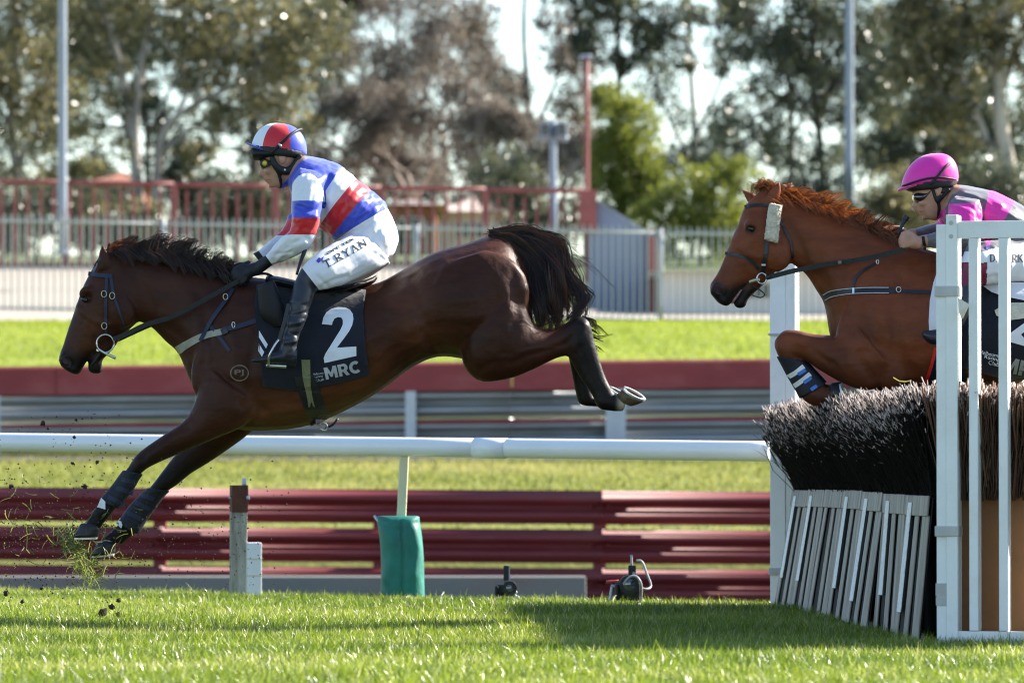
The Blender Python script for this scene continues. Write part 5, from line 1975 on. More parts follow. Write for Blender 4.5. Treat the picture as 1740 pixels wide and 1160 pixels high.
# breastplate
t = thing('breastplate', tuple(P(370, 580, HDP)), 'grey and navy webbing breastplate across the chest of the bay horse', 'breastplate', 'breastplates')
patch('chest_band', ribbon_poly([(301, 596), (316, 586), (345, 571), (382, 562)], [15, 13, 11, 10]), bvh1, M['grey_web'], t, 0.005, 0.005, 6)
patch('side_strap', ribbon_poly([(378, 560), (405, 554), (436, 544)], 8), bvh1, M['navy_web'], t, 0.008, 0.008, 6)
patch('neck_strap', ribbon_poly([(396, 490), (386, 506), (360, 542), (340, 579)], 6.5), bvh1, M['navy_web'], t, 0.009, 0.009, 6)
patch('lower_strap', ribbon_poly([(352, 548), (372, 572), (390, 596)], 6), bvh1, M['navy_web'], t, 0.004, 0.004, 6)
patch('keeper', ribbon_poly([(376, 564), (386, 560)], 10), bvh1, M['leather'], t, 0.012, 0.012, 5)
buckle(386.5, 506, 5, t, -.175)
buckle(401, 554, 5, t, -.235, 'steel', 0.5)

# bridle and reins
t = thing('bridle', tuple(P(185, 520, HDP)), 'navy bridle with ring bit and black reins on the bay horse', 'bridle', 'bridles')
patch('browband', ribbon_poly([(150, 464.5), (165, 467), (191, 469)], 7), bvh1, M['navy_web'], t, 0.006, 0.006, 5)
patch('headpiece', ribbon_poly([(158, 462), (164, 448), (171, 438)], 5), bvh1, M['leather'], t, 0.005, 0.005, 5)
patch('cheek_strap', ribbon_poly([(181, 469), (180, 500), (179.5, 530), (180, 566)], 5), bvh1, M['navy_web'], t, 0.006, 0.006, 5)
patch('throat_lash', ribbon_poly([(188, 470), (193, 500), (203, 530), (212, 555)], [5, 5, 3.5, 3]), bvh1, M['navy_web'], t, 0.005, 0.005, 5)
for bx_, by_ in ((179.3, 500.5), (193.2, 503.5), (179.5, 554.5)):
    h_ = bvh1.ray_cast(CAMV, ray(bx_, by_).normalized())
    yb = (h_[0].y - HDP - 0.012) if h_[0] is not None else -.1
    buckle(bx_, by_, 5.6, t, yb, 'brass', 0.78)
ring_obj('bit_ring', 181, 584, 15.2, 0.0042, HDP, -.078, M['steel'], t, 0.97)
tube_obj('bit_bar', [P(168, 592, HDP, -.075), P(180, 600, HDP, -.08), P(199, 609, HDP, -.085)], [0.005, 0.006, 0.007], M['steel'], t)
tube_obj('mouthpiece', [P(168, 595, HDP, -.07), P(166, 594, HDP, .07)], 0.007, M['steel'], t)
tube_obj('bit_strap', [P(171, 600, HDP, -.05), P(163, 612, HDP, -.045), P(155, 622, HDP, -.03)], 0.004, M['leather'], t)


def rein(parent, pts, w, mat):
    """flat strap hanging free: band w metres wide"""
    q = catmull(pts, 6)
    V, F = [], []
    n = len(q)
    for i, (x, y, dy) in enumerate(q):
        a = np.array(q[min(i + 1, n - 1)][:2]) - np.array(q[max(i - 1, 0)][:2])
        a = a / (np.linalg.norm(a) + 1e-9)
        nx, ny = -a[1], a[0]
        ww = w / 2 / s0
        for sg, oy in ((1, -.003), (1, .003), (-1, .003), (-1, -.003)):
            V.append(P(x + nx * ww * sg, y + ny * ww * sg, HDP, dy + oy))
    for i in range(n - 1):
        for j in range(4):
            k = (j + 1) % 4
            F.append((i * 4 + j, i * 4 + k, i * 4 + 4 + k, i * 4 + 4 + j))
    F += [(3, 2, 1, 0), tuple((n - 1) * 4 + j for j in range(4))]
    return mk('rein', V, F, mat, parent)


rein(t, [(194, 577, -.085), (215, 569, -.10), (250, 553, -.125), (290, 541, -.14), (330, 522, -.155), (370, 500, -.15), (412, 476, -.12)], 0.021, M['rein_rubber'])
rein(t, [(196, 577, .085), (240, 556, .12), (300, 530, .15), (360, 500, .15), (405, 474, .09)], 0.021, M['rein_rubber'])
rein(t, [(424, 470, -.10), (452, 466, -.09), (470, 474, -.05), (492, 482, 0), (500, 480, .03)], 0.012, M['rein_rubber'])

# ---------- second horse: chestnut, rising at the hurdle
H2 = Fig(HDP)
H2.loft([(1478, 410, 1410, 590, .09), (1520, 408, 1424, 645, .185), (1570, 422, 1490, 664, .23), (1630, 440, 1562, 664, .26), (1690, 455, 1640, 657, .285), (1750, 460, 1722, 652, .305), (1810, 455, 1800, 642, .305), (1870, 440, 1872, 625, .285), (1930, 428, 1936, 612, .275), (1985, 428, 1988, 616, .285), (2035, 440, 2032, 620, .255), (2065, 465, 2062, 610, .2), (2085, 510, 2082, 570, .09)], egg=0.10)
H2.loft([(1306, 330, 1348, 450, .062), (1350, 338, 1369, 466, .070), (1400, 357, 1386, 492, .085), (1440, 373, 1401, 519, .11), (1490, 394, 1410, 570, .145), (1535, 408, 1425, 620, .175)], egg=0.18)
H2.loft([(1300, 316, 1346, 400, .055), (1280, 334, 1347, 438, .080), (1264, 353, 1338, 452, .092), (1254, 380, 1323, 458, .086), (1243, 405, 1306, 473, .070), (1232, 434, 1287, 484, .056), (1219, 464, 1262, 488, .050), (1206, 485, 1250, 503, .052), (1210, 502, 1240, 518, .046), (1221, 515, 1234, 521, .026)])
H2.loft([(1274, 474, 1308, 472, .045), (1264, 485, 1294, 487, .040), (1257, 499, 1279, 500, .036), (1250, 511, 1270, 511, .034), (1247, 519, 1268, 519, .028), (1252, 524, 1263, 524, .012)])
for sg in (-1, 1):
    H2.blob(1316, 432, 26, 32, .038, .062 * sg, 0.5)
    H2.blob(1219, 494, 13, 13, .022, .036 * sg)
H2.blob(1273, 383, 12, 9, .026, -.070, 0.9)
H2.loft([(1299, 344, 1323, 346, .024, -.048), (1303, 330, 1326, 332, .023, -.048), (1312, 318, 1327, 320, .016, -.05), (1322.5, 308, 1325, 308, .006, -.052)], seg=14)
H2.loft([(1272, 346, 1290, 336, .022, .05), (1266, 334, 1284, 328, .02, .05), (1262, 326, 1272, 324, .013, .05), (1260, 320, 1262, 320, .005, .05)], seg=14)
F2N = [(1440, 540, 1520, 640, .10), (1424, 572, 1478, 664, .098), (1400, 573, 1436, 655, .084), (1372, 571, 1392, 631, .066), (1348, 565, 1362, 611, .054), (1326, 566, 1350, 610, .050), (1313, 582, 1350, 614, .047), (1317, 600, 1356, 613, .042), (1327, 618, 1362, 616, .036), (1339, 640, 1375, 631, .031), (1352, 662, 1389, 646, .031), (1364, 682, 1401, 658, .038), (1384, 692, 1408, 657, .034), (1402, 695, 1416, 660, .036)]
H2.loft(F2N, yc=-.14)
F2F = [(a + 8, b - 6, c + 8, d_ - 6, w) for (a, b, c, d_, w) in F2N]
H2.loft(F2F, yc=.14)
G2N = [(2040, 470, 1960, 580, .09), (2060, 540, 1962, 625, .115), (2062, 600, 1985, 672, .11), (2072, 655, 2015, 705, .08), (2085, 705, 2045, 740, .056), (2098, 748, 2060, 772, .047), (2103, 790, 2070, 800, .038), (2106, 840, 2078, 846, .032), (2112, 895, 2083, 900, .034), (2116, 930, 2084, 940, .04), (2105, 965, 2078, 965, .033), (2098, 990, 2066, 990, .038)]
H2.loft(G2N, yc=-.16)
H2.loft([(a + 30, b - 4, c + 30, d_ - 4, w) for (a, b, c, d_, w) in G2N], yc=.16)
H2.blob(1462, 560, 42, 80, .06, -.135, -0.3)
H2.blob(1500, 620, 36, 46, .06, -.155, 0.5)
H2.blob(2000, 510, 66, 62, .07, -.205, 0.3)
me2 = H2.remesh('body', 0.009, 7)
relief(me2, [
    ([(1425, 430), (1440, 480), (1432, 545)], -0.010, 9), ([(1530, 470), (1518, 540), (1528, 600), (1560, 640)], -0.012, 10), ([(1400, 400), (1430, 450), (1450, 510)], 0.008, 14),
    ([(1340, 380), (1362, 420), (1370, 462)], -0.009, 8), ([(1365, 462), (1400, 480), (1425, 530)], -0.007, 9), ([(1330, 380), (1326, 410), (1340, 450)], -0.006, 6),
    ([(1246, 412), (1270, 430), (1290, 437)], 0.007, 5), ([(1266, 386), (1278, 391)], -0.008, 5), ([(1345, 585), (1380, 600), (1420, 620)], -0.005, 6), ([(1219, 490), (1225, 496), (1228, 504)], -0.014, 4.5),
    ([(1420, 585), (1450, 600), (1480, 640)], -0.008, 8), ([(1330, 590), (1336, 604)], 0.006, 8), ([(1376, 668), (1386, 672)], 0.005, 7), ([(1470, 470), (1490, 520), (1480, 570)], 0.008, 16)])

relief(me2, [(p_, h_ * 0.55, w_) for p_, h_, w_ in [
    ([(1262, 440), (1272, 455), (1284, 470)], 0.005, 2.5), ([(1247, 440), (1262, 448), (1270, 462)], 0.005, 2.2), ([(1440, 600), (1462, 590), (1490, 596)], 0.006, 3), ([(1470, 520), (1482, 560), (1476, 600)], -0.011, 6),
    ([(1440, 520), (1452, 555), (1446, 590)], -0.011, 6), ([(1500, 540), (1510, 570), (1502, 610)], 0.010, 8), ([(1400, 600), (1420, 612), (1436, 634)], 0.008, 4), ([(1375, 590), (1395, 602), (1410, 622)], -0.008, 4), ([(1380, 400), (1400, 430), (1412, 470)], 0.008, 8)]])


def coat2(px, co):
    n = len(px)
    c = np.tile(np.array([0.145, 0.040, 0.0145]), (n, 1))
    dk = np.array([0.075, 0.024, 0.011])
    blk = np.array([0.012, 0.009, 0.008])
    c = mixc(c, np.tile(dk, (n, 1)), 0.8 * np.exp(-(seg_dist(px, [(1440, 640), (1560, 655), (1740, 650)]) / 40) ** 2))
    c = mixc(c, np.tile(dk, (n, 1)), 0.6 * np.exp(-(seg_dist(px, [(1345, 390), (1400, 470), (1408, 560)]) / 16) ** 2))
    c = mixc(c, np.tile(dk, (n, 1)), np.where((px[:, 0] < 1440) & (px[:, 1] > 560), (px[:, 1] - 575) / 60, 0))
    nose = (px[:, 0] < 1310)
    c = mixc(c, np.tile(blk, (n, 1)), np.where(nose, (px[:, 1] - 474) / 20, 0))
    c = mixc(c, np.tile(blk, (n, 1)), 0.7 * np.exp(-(seg_dist(px, [(1273, 390), (1278, 393)]) / 9) ** 2))
    c = mixc(c, np.tile(blk, (n, 1)), np.where((px[:, 0] > 1395) & (px[:, 0] < 1480) & (px[:, 1] > 672), (px[:, 1] - 672) / 14, 0))
    return np.hstack([c, np.ones((n, 1))])


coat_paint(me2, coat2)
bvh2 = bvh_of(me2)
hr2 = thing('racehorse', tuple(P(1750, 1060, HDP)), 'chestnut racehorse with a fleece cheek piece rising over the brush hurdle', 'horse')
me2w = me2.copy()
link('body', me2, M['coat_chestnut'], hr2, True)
horse_face(hr2, (1275, 390), (1222, 490), bvh2, -.077, -.05, [(1238, 514), (1250, 496), (1268, 482)])
patch('lip_inner', ribbon_poly([(1243, 516), (1252, 503), (1260, 492)], [3, 4, 2]), bvh2, M['lip_skin'], hr2, 0.0035, 0.003, 5)
rm = random.Random(5)
MX, MY = [1308, 1350, 1400, 1440, 1490, 1515], [331, 340, 359, 375, 396, 405]
mp_ = mane_locks(H2, MX, MY, [26, 34, 38, 32, 30, 34], 1310, 1512, 56, 32, 15, 0.0, 20)
mp_ += mane_locks(H2, MX, MY, [20, 26, 28, 26, 26, 26], 1312, 1505, 30, 20, 12, 0.8, 16)
strands_obj('mane', mp_, 0.0022, M['hair_red'], hr2, 0.35)
mp_ = []
for k in range(12):
    x, y = 1304 + rm.gauss(0, 6), 324 + rm.gauss(0, 4)
    e = rm.uniform(-22, 22)
    mp_ += lock(H2, [(x, y, rm.gauss(0, .02)), (x + e * .35, y - 7 - rm.random() * 4, rm.gauss(-.01, .02)), (x + e * .8, y - 3, rm.gauss(-.02, .02)), (x + e, y + 9 + rm.gauss(0, 4), rm.gauss(-.03, .02))], 18, 4, 2, 1.2, 7)
strands_obj('forelock', mp_, 0.0022, M['hair_red'], hr2, 0.35)
mp_ = []
for k in range(500):
    x0, y0 = 2060 + rm.gauss(0, 6), 455 + rm.gauss(0, 4)
    mp_.append(hair_path(H2, [(x0, y0, 0), (2100 + rm.gauss(0, 6), 470 + rm.gauss(0, 6), rm.gauss(0, .03)), (2135 + rm.gauss(0, 10), 540 + rm.gauss(0, 12), rm.gauss(0, .05)), (2150 + rm.gauss(0, 14), 640 + rm.gauss(0, 25), rm.gauss(0, .06))], 10))
strands_obj('tail', mp_, 0.0025, M['hair_red'], hr2)
hoof3(hr2, P(1428, 671, HDP, -.14), (0.85, -0.15, 0.25), (0.25, 0, -0.9), 0.053, 0.055, M['hoof'])
hoof3(hr2, P(1436, 665, HDP, .14), (0.85, 0, 0.25), (0.25, 0, -0.9), 0.05, 0.055, M['hoof'])
hoof3(hr2, P(2076, 1046, HDP, -.16), (0, 0, -1), (-1, 0, 0), 0.056, 0.07, M['hoof'])
hoof3(hr2, P(2106, 1042, HDP, .16), (0, 0, -1), (-1, 0, 0), 0.056, 0.07, M['hoof'])

# leg bandage with white and blue stripes
me = leg_boot(F2N, 7.4, 10.8, -.14, 0.011, '', None, None)
bv = bvh_of(me)
o = link('tendon_boot', me, M['boot_neo'], None, True)
tag(o, 'black boot with white and blue stripes on the raised foreleg of the chestnut horse', 'leg boot', 'leg boots')
for pth in ([(1338, 641), (1352, 633), (1366, 622)], [(1349, 656), (1362, 647), (1377, 635)]):
    patch('white_stripe', ribbon_poly(pth, 8), bv, M['boot_white'], o, 0.003, 0.003, 5)
for pth in ([(1356, 636), (1369, 628)], [(1366, 650), (1379, 641)], [(1378, 662), (1388, 655)]):
    patch('blue_stripe', ribbon_poly(pth, 6), bv, M['tape_blue'], o, 0.005, 0.005, 5)
me = leg_boot(F2F, 7.4, 10.8, .14, 0.011, '', None, None)
tag(link('tendon_boot', me, M['boot_neo'], None, True), 'black boot on the far raised foreleg of the chestnut horse', 'leg boot', 'leg boots')

# tack of the second horse
C2 = [(1600, 455), (1640, 462), (1700, 470), (1800, 472), (1808, 520), (1812, 640), (1760, 655), (1690, 640), (1640, 626), (1596, 610), (1592, 560), (1594, 500)]
sc2, cl2 = saddle_cloth(C2, bvh2, 'black saddle cloth with a white number 4 behind the white gate', None)
me_c2 = cl2.data.copy()
me_c2.transform(Matrix.Translation(root_loc(sc2)))
bvh2c = bvh_of(me2w, me_c2)
four = [(1716.5, 566), (1744, 548), (1762, 540), (1776, 545), (1776, 584), (1786, 587), (1786, 602), (1776, 600), (1776, 622), (1758, 618), (1758, 596), (1717.5, 581)]
four_in = None
patch('number_four', [[(1716.5, 566), (1758, 536), (1776, 540), (1776, 549), (1760, 549), (1735, 568), (1740, 574), (1786, 586), (1786, 601), (1717.5, 581)]], bvh2c, M['cloth_white'], sc2, 0.003, 0.003, 8)
patch('number_four', [[(1758.4, 549.6), (1776, 549.6), (1776, 583), (1758.4, 578)]], bvh2c, M['cloth_white'], sc2, 0.003, 0.003, 8)
patch('number_four', [[(1758.4, 594.5), (1776, 599), (1776, 624), (1758.4, 619)]], bvh2c, M['cloth_white'], sc2, 0.003, 0.003, 8)
for w_, x_, y_, L_ in (('Melbourne', 1664, 601, 35), ('Racing', 1672, 610, 26), ('Club', 1679, 619, 18)):
    bm = drape(text_bm(w_, x_, y_, x_ + L_, y_ + L_ * 0.22, 7.0, 0.012), bvh2c, 0.003, 0.003, 6)
    bm_obj('lettering', bm, M['cloth_white'], sc2)
patch('lettering', mrc(1703, 631, 1772, 646, 26), bvh2c, M['cloth_grey'], sc2, 0.003, 0.003, 6)
wp = patch('white_pad', [[(1592, 462), (1606, 462), (1604, 552), (1596, 556), (1579, 565), (1578, 545), (1580, 510), (1586, 480)]], bvh2c, M['white_pad'], None, 0.020, 0.012, 8)
tag(wp, 'white pad edge showing in front of the black saddle cloth, left of the gate post', 'pad')
sd = Fig(HDP)
sd.loft([(1590, 440, 1592, 462, .10), (1620, 448, 1625, 470, .17), (1670, 460, 1675, 480, .22), (1720, 466, 1724, 488, .22), (1765, 464, 1768, 478, .16), (1790, 458, 1792, 468, .07)], seg=24)
me = sd.remesh('seat', 0.008, 4)
seat_w = me.copy()
t = thing('saddle', tuple(P(1700, 470, HDP)), 'dark racing saddle on the chestnut horse behind the gate bars', 'saddle', 'racing saddles')
link('seat', me, M['saddle'], t, True)
patch('white_panel', [[(1665, 482), (1700, 479), (1770, 480), (1772, 505), (1740, 510), (1705, 503), (1685, 496)]], bvh_of(me2w, me_c2, seat_w), M['white_pad'], t, 0.02, 0.02, 8)
patch('fleece_roll', [[(1690, 527), (1712, 514), (1760, 514), (1762, 538), (1715, 544), (1693, 536)]], bvh2c, M['fleece'], t, 0.012, 0.012, 8)
t = thing('girth', tuple(P(1590, 640, HDP)), 'red edged girth under the chestnut horse beside the gate post', 'girth', 'girths')
patch('girth_band', [[(1590, 600), (1640, 600), (1640, 664), (1576, 664)]], bvh2c, M['leather'], t, 0.005, 0.005, 8)
patch('red_edge', ribbon_poly([(1590, 590), (1583, 620), (1572, 654)], 5.5), bvh2c, M['red_strap'], t, 0.010, 0.010, 6)
t = thing('breastplate', tuple(P(1480, 500, HDP)), 'black breastplate with white edging across the chest of the chestnut horse', 'breastplate', 'breastplates')
patch('chest_band', ribbon_poly([(1397, 506), (1412, 499), (1440, 495), (1475, 493), (1520, 493)], 10), bvh2, M['leather'], t, 0.006, 0.006, 6)
patch('edging', ribbon_poly([(1398, 501.5), (1412, 494.5), (1440, 490.5), (1475, 488.5), (1510, 488.5)], 1.4), bvh2, M['cloth_grey'], t, 0.010, 0.006, 6)
patch('edging', ribbon_poly([(1401, 510.5), (1414, 504), (1440, 499.5), (1475, 497.5), (1510, 497.5)], 1.4), bvh2, M['cloth_grey'], t, 0.010, 0.006, 6)
patch('side_strap', ribbon_poly([(1518, 494), (1550, 495), (1592, 496)], 6), bvh2, M['leather'], t, 0.006, 0.006, 6)
patch('neck_strap', ribbon_poly([(1488, 447), (1466, 460), (1452, 475), (1449, 492)], 4.5), bvh2, M['leather'], t, 0.006, 0.006, 6)
patch('buckle', ribbon_poly([(1450, 489), (1450, 499)], 3.5), bvh2, M['steel'], t, 0.012, 0.006, 4)
h_ = bvh2.ray_cast(CAMV, ray(1522, 494).normalized())
buckle(1522, 494, 4.5, t, h_[0].y - HDP - 0.012 if h_[0] else -.2, 'steel', 0.9)
buckle(1487, 447, 3.5, t, -.17, 'steel', 0.6)
t = thing('bridle', tuple(P(1290, 430, HDP)), 'black bridle with a noseband and reins on the chestnut horse', 'bridle', 'bridles')
patch('browband', ribbon_poly([(1265, 351), (1285, 348), (1305, 349)], 5), bvh2, M['leather'], t, 0.006, 0.006, 5)
patch('cheek_strap', ribbon_poly([(1309, 350), (1306, 390), (1302, 420), (1296, 466)], 7), bvh2, M['leather'], t, 0.006, 0.006, 5)
patch('throat_lash', ribbon_poly([(1326, 372), (1336, 395), (1345, 415), (1347, 440)], 4), bvh2, M['leather'], t, 0.006, 0.006, 5)
patch('noseband', ribbon_poly([(1232, 430), (1256, 434), (1275, 442), (1290, 458)], 5.5), bvh2, M['leather'], t, 0.006, 0.006, 5)
patch('keeper', ribbon_poly([(1294, 450), (1301, 450)], 3), bvh2, M['cloth_white'], t, 0.012, 0.006, 4)
ring_obj('bit_ring', 1293, 474, 9, 0.0042, HDP, -.082, M['steel'], t, 0.9)
tube_obj('bit_guard', [P(1272, 480, HDP, -.075), P(1282, 477, HDP, -.08), P(1290, 476, HDP, -.082)], [0.007, 0.009, 0.007], M['brass'], t)
tube_obj('mouthpiece', [P(1275, 480, HDP, -.07), P(1274, 480, HDP, .07)], 0.006, M['steel'], t)
tube_obj('loose_strap', [P(1271, 484, HDP, -.06), P(1285, 490, HDP, -.065), P(1298, 500, HDP, -.06), P(1292, 506, HDP, -.05), P(1277, 502, HDP, -.04)], 0.003, M['leather'], t)
tube_obj('rein_stop', [P(1301, 473, HDP, -.085), P(1308, 471, HDP, -.09)], 0.011, M['leather'], t)
rein(t, [(1305, 472, -.09), (1345, 462, -.12), (1395, 452, -.15), (1440, 446, -.17), (1490, 437, -.185), (1535, 425, -.19)], 0.022, M['rein_rubber'])
rein(t, [(1305, 470, .09), (1380, 452, .15), (1460, 440, .18), (1535, 420, .12)], 0.022, M['rein_rubber'])
tube_obj('rein_tag', [P(1420, 449, HDP, -.175), P(1426, 448, HDP, -.175)], 0.009, M['brand'], t, 6, 1)
fl = Fig(HDP)
fl.loft([(1306, 347, 1328, 351, .03), (1303, 360, 1326, 362, .034), (1300, 385, 1323, 388, .034), (1297, 405, 1321, 413, .032), (1300, 410, 1318, 415, .02)], yc=-.095, seg=18, sq=0.8)
me = fl.remesh('cheek_roll', 0.006, 1)
co = me_co(me)
co += rng.normal(0, 0.0016, co.shape)
me.vertices.foreach_set('co', co.astype(np.float32).ravel())
o = link('cheek_roll', me, M['fleece'], None, True)
tag(o, 'cream fleece cheek roll below the ear of the chestnut horse', 'cheek roll')

# ------------------------------------------------------------------ jockeys
M['skin'] = pmat('skin', (0.46, 0.25, 0.17), 0.5, 0.1, 25, 0.1, 120, 0.4)
M['silk_blue'] = pmat('blue_silk', (0.035, 0.065, 0.52), 0.38, 0.08, 5, 0.25, 14, 0.45, sheen=0.3)
M['silk_white'] = pmat('white_silk', (0.74, 0.76, 0.80), 0.42, 0.04, 5, 0.25, 14, 0.4, sheen=0.2)
M['silk_red'] = pmat('red_silk', (0.58, 0.012, 0.022), 0.38, 0.08, 5, 0.25, 14, 0.45, sheen=0.3)
M['silk_grey'] = pmat('charcoal_silk', (0.10, 0.095, 0.115), 0.4, 0.15, 5, 0.25, 14, 0.45, sheen=0.3)
M['silk_pink'] = pmat('pink_silk', (0.78, 0.02, 0.36), 0.38, 0.08, 5, 0.25, 14, 0.45, sheen=0.3)
M['breeches'] = pmat('white_breeches', (0.74, 0.75, 0.79), 0.55, 0.04, 4, 0.25, 18, 0.35)
M['boot_black'] = pmat('black_boot_leather', (0.013, 0.015, 0.024), 0.38, 0.2, 9, 0.25, 22, 0.5)
M['boot_top'] = pmat('maroon_boot_top', (0.16, 0.008, 0.04), 0.4, 0.1, 8)
M['glove'] = pmat('black_glove', (0.012, 0.013, 0.018), 0.6, 0.25, 14, 0.3, 60)
M['harness'] = pmat('black_harness', (0.012, 0.013, 0.015), 0.6, 0.2, 14)
M['gloss_black'] = pmat('gloss_black', (0.01, 0.01, 0.012), 0.2, 0.1, 14)
M['goggle'] = pmat('goggle_lens', (0.012, 0.014, 0.012), 0.08, 0.1, 10, spec=0.8, coat=1.0)
M['lens_yellow'] = pmat('yellow_lens', (0.62, 0.48, 0.02), 0.12, 0.1, 20, coat=1.0)
M['hair_brown'] = pmat('brown_hair', (0.035, 0.022, 0.015), 0.6, 0.3, 40, 0.4, 120)
M['print_black'] = pmat('print_black', (0.015, 0.015, 0.02), 0.6, 0.05, 10)
M['print_blue'] = pmat('print_blue', (0.07, 0.06, 0.36), 0.6, 0.05, 10)
M['lip'] = pmat('lip', (0.36, 0.13, 0.11), 0.45, 0.1, 30)


def cut_paint(me, cuts, classify, mats):
    """cut the mesh along pixel lines so that colour borders are clean edges, then give every face its material
    cuts: ((x0,y0),(x1,y1)) lines extended in depth; classify(px, py, dy) -> material index"""
    bm = bmesh.new()
    bm.from_mesh(me)
    for (a, b) in cuts:
        A, B = P(a[0], a[1], HDP), P(b[0], b[1], HDP)
        n = (B - A).cross(Vector((0, 1, 0))).normalized()
        mid = (A + B) / 2
        R = (B - A).length / 2
        fs = [f for f in bm.faces if abs((f.calc_center_median() - mid).dot((B - A).normalized())) < R + 0.02 and abs((f.calc_center_median() - mid).dot(n)) < 0.03]
        es = {e for f in fs for e in f.edges}
        vs = {v for f in fs for v in f.verts}
        bmesh.ops.bisect_plane(bm, geom=list(vs) + list(es) + fs, plane_co=mid, plane_no=n, dist=1e-5)
    cs = np.array([tuple(f.calc_center_median()) for f in bm.faces])
    flat = cs.copy()
    flat[:, 1] = HDP
    pp = to_px(flat)
    for f, p_, c in zip(bm.faces, pp, cs):
        f.material_index = classify(p_[0], p_[1], c[1] - HDP)
        f.smooth = True
    bm.to_mesh(me)
    bm.free()
    for m in mats:
        me.materials.append(m)


def side(p, a, b):
    """> 0 when p lies right of the line a -> b as seen in the photo"""
    return (b[0] - a[0]) * (p[1] - a[1]) - (b[1] - a[1]) * (p[0] - a[0])


def head_loft(f, ox, oy):
    S = [(440, 250, 512, 252, .070), (441, 264, 512, 262, .075), (444, 277, 508, 275, .074), (446, 287, 502, 288, .069), (450, 297, 497, 299, .062), (452, 304, 492, 309, .054), (457, 311, 487, 317, .046), (461, 317, 481, 321, .030)]
    f.loft([(a + ox, b + oy, c + ox, d + oy, w) for a, b, c, d, w in S], seg=22, sq=0.92)
    N_ = [(444, 280, 452, 281, .009), (442, 288, 454, 290, .014), (438.8, 296, 455, 298, .019), (443.5, 300.5, 454, 301.5, .015)]
    f.loft([(a + ox, b + oy, c + ox, d + oy, w) for a, b, c, d, w in N_], seg=12)
    f.blob(451.5 + ox, 303.6 + oy, 5.2, 2.4, .020)
    f.blob(456 + ox, 309.0 + oy, 5.0, 2.4, .019)
    f.blob(461.5 + ox, 315.5 + oy, 5.5, 4.5, .022)
    f.blob(444.5 + ox, 276 + oy, 6, 4, .05)          # brow
    f.blob(458 + ox, 291 + oy, 9, 7, .022, -.040)     # cheek
    f.blob(458 + ox, 291 + oy, 9, 7, .022, .040)


def helmet(parent, c, rx, top, rim_f, rim_b, hw, sectors, mats, lean):
    """silk covered skull cap: dome over an oval rim; sectors = azimuth limits in degrees from the front towards the viewer"""
    F_, B_ = P(*rim_f, HDP), P(*rim_b, HDP)
    ctr = (F_ + B_) / 2
    ax = (B_ - F_) / 2
    T_ = P(*top, HDP)
    up = T_ - ctr
    seg, nr = 72, 16
    V, F, I = [], [], []
    for i in range(nr):
        th = (math.pi / 2) * i / nr
        for j in range(seg):
            a = 2 * math.pi * j / seg
            k = math.cos(th) ** 0.80
            V.append(ctr - ax * math.cos(a) * k + Vector((0, -1, 0)) * (hw * math.sin(a) * k) + up * math.sin(th) ** 1.0)
    V.append(ctr + up)
    for i in range(nr - 1):
        for j in range(seg):
            k = (j + 1) % seg
            F.append((i * seg + j, i * seg + k, (i + 1) * seg + k, (i + 1) * seg + j))
            I.append(j)
    for j in range(seg):
        F.append(((nr - 1) * seg + j, (nr - 1) * seg + (j + 1) % seg, nr * seg))
        I.append(j)
    F.append(tuple(range(seg - 1, -1, -1)))
    I.append(0)
    me = mesh('helmet_cover', V, F)
    mi = []
    for j in I:
        a = math.degrees(2 * math.pi * (j + 0.5) / seg)
        a = a if a <= 180 else 360 - a
        m = 0
        for lim, idx in sectors:
            if a <= lim:
                m = idx
                break
        mi.append(m)
    me.polygons.foreach_set('material_index', mi)
    return link('helmet_cover', me, mats, parent, True)


def fist(fig, cx, cy, y, ang, sgn, sc_=1.0):
    """closed hand round a rein: palm, four curled fingers, thumb on top; ang = direction of the forearm in the photo"""
    def tr(u, v, w):
        # u along the hand, v down, w towards the viewer (pixels)
        c, s_ = math.cos(ang), math.sin(ang)
        return (cx + (u * c - v * s_) * sc_, cy + (u * s_ + v * c) * sc_, y - w * s0 * sc_ * sgn)
    fig.chain([tr(14, 0, 0), tr(2, 0, 0), tr(-10, 1, 0)], [.026, .032, .028], 12)
    for k, (l, r) in enumerate(((15, .0105), (17, .011), (16, .0105), (13, .0095))):
        v0 = -9 + k * 6.2
        fig.chain([tr(-8, v0 * 0.8, 5), tr(-8 - l * .55, v0, 8), tr(-8 - l * .95, v0 + 1.5, 3), tr(-8 - l * .75, v0 + 2.5, -5), tr(-8 - l * .3, v0 + 2.5, -6)], [r * 1.1, r * 1.05, r, r * .95, r * .85], 8)
    fig.chain([tr(2, -8, 2), tr(-7, -13, 4), tr(-17, -13, 3), tr(-24, -10, 1)], [.012, .0125, .0115, .009], 8)


def rider_leg(f, secs, y):
    f.loft([(a, b, c, d, w, yy * y) for (a, b, c, d, w, yy) in secs], seg=18)


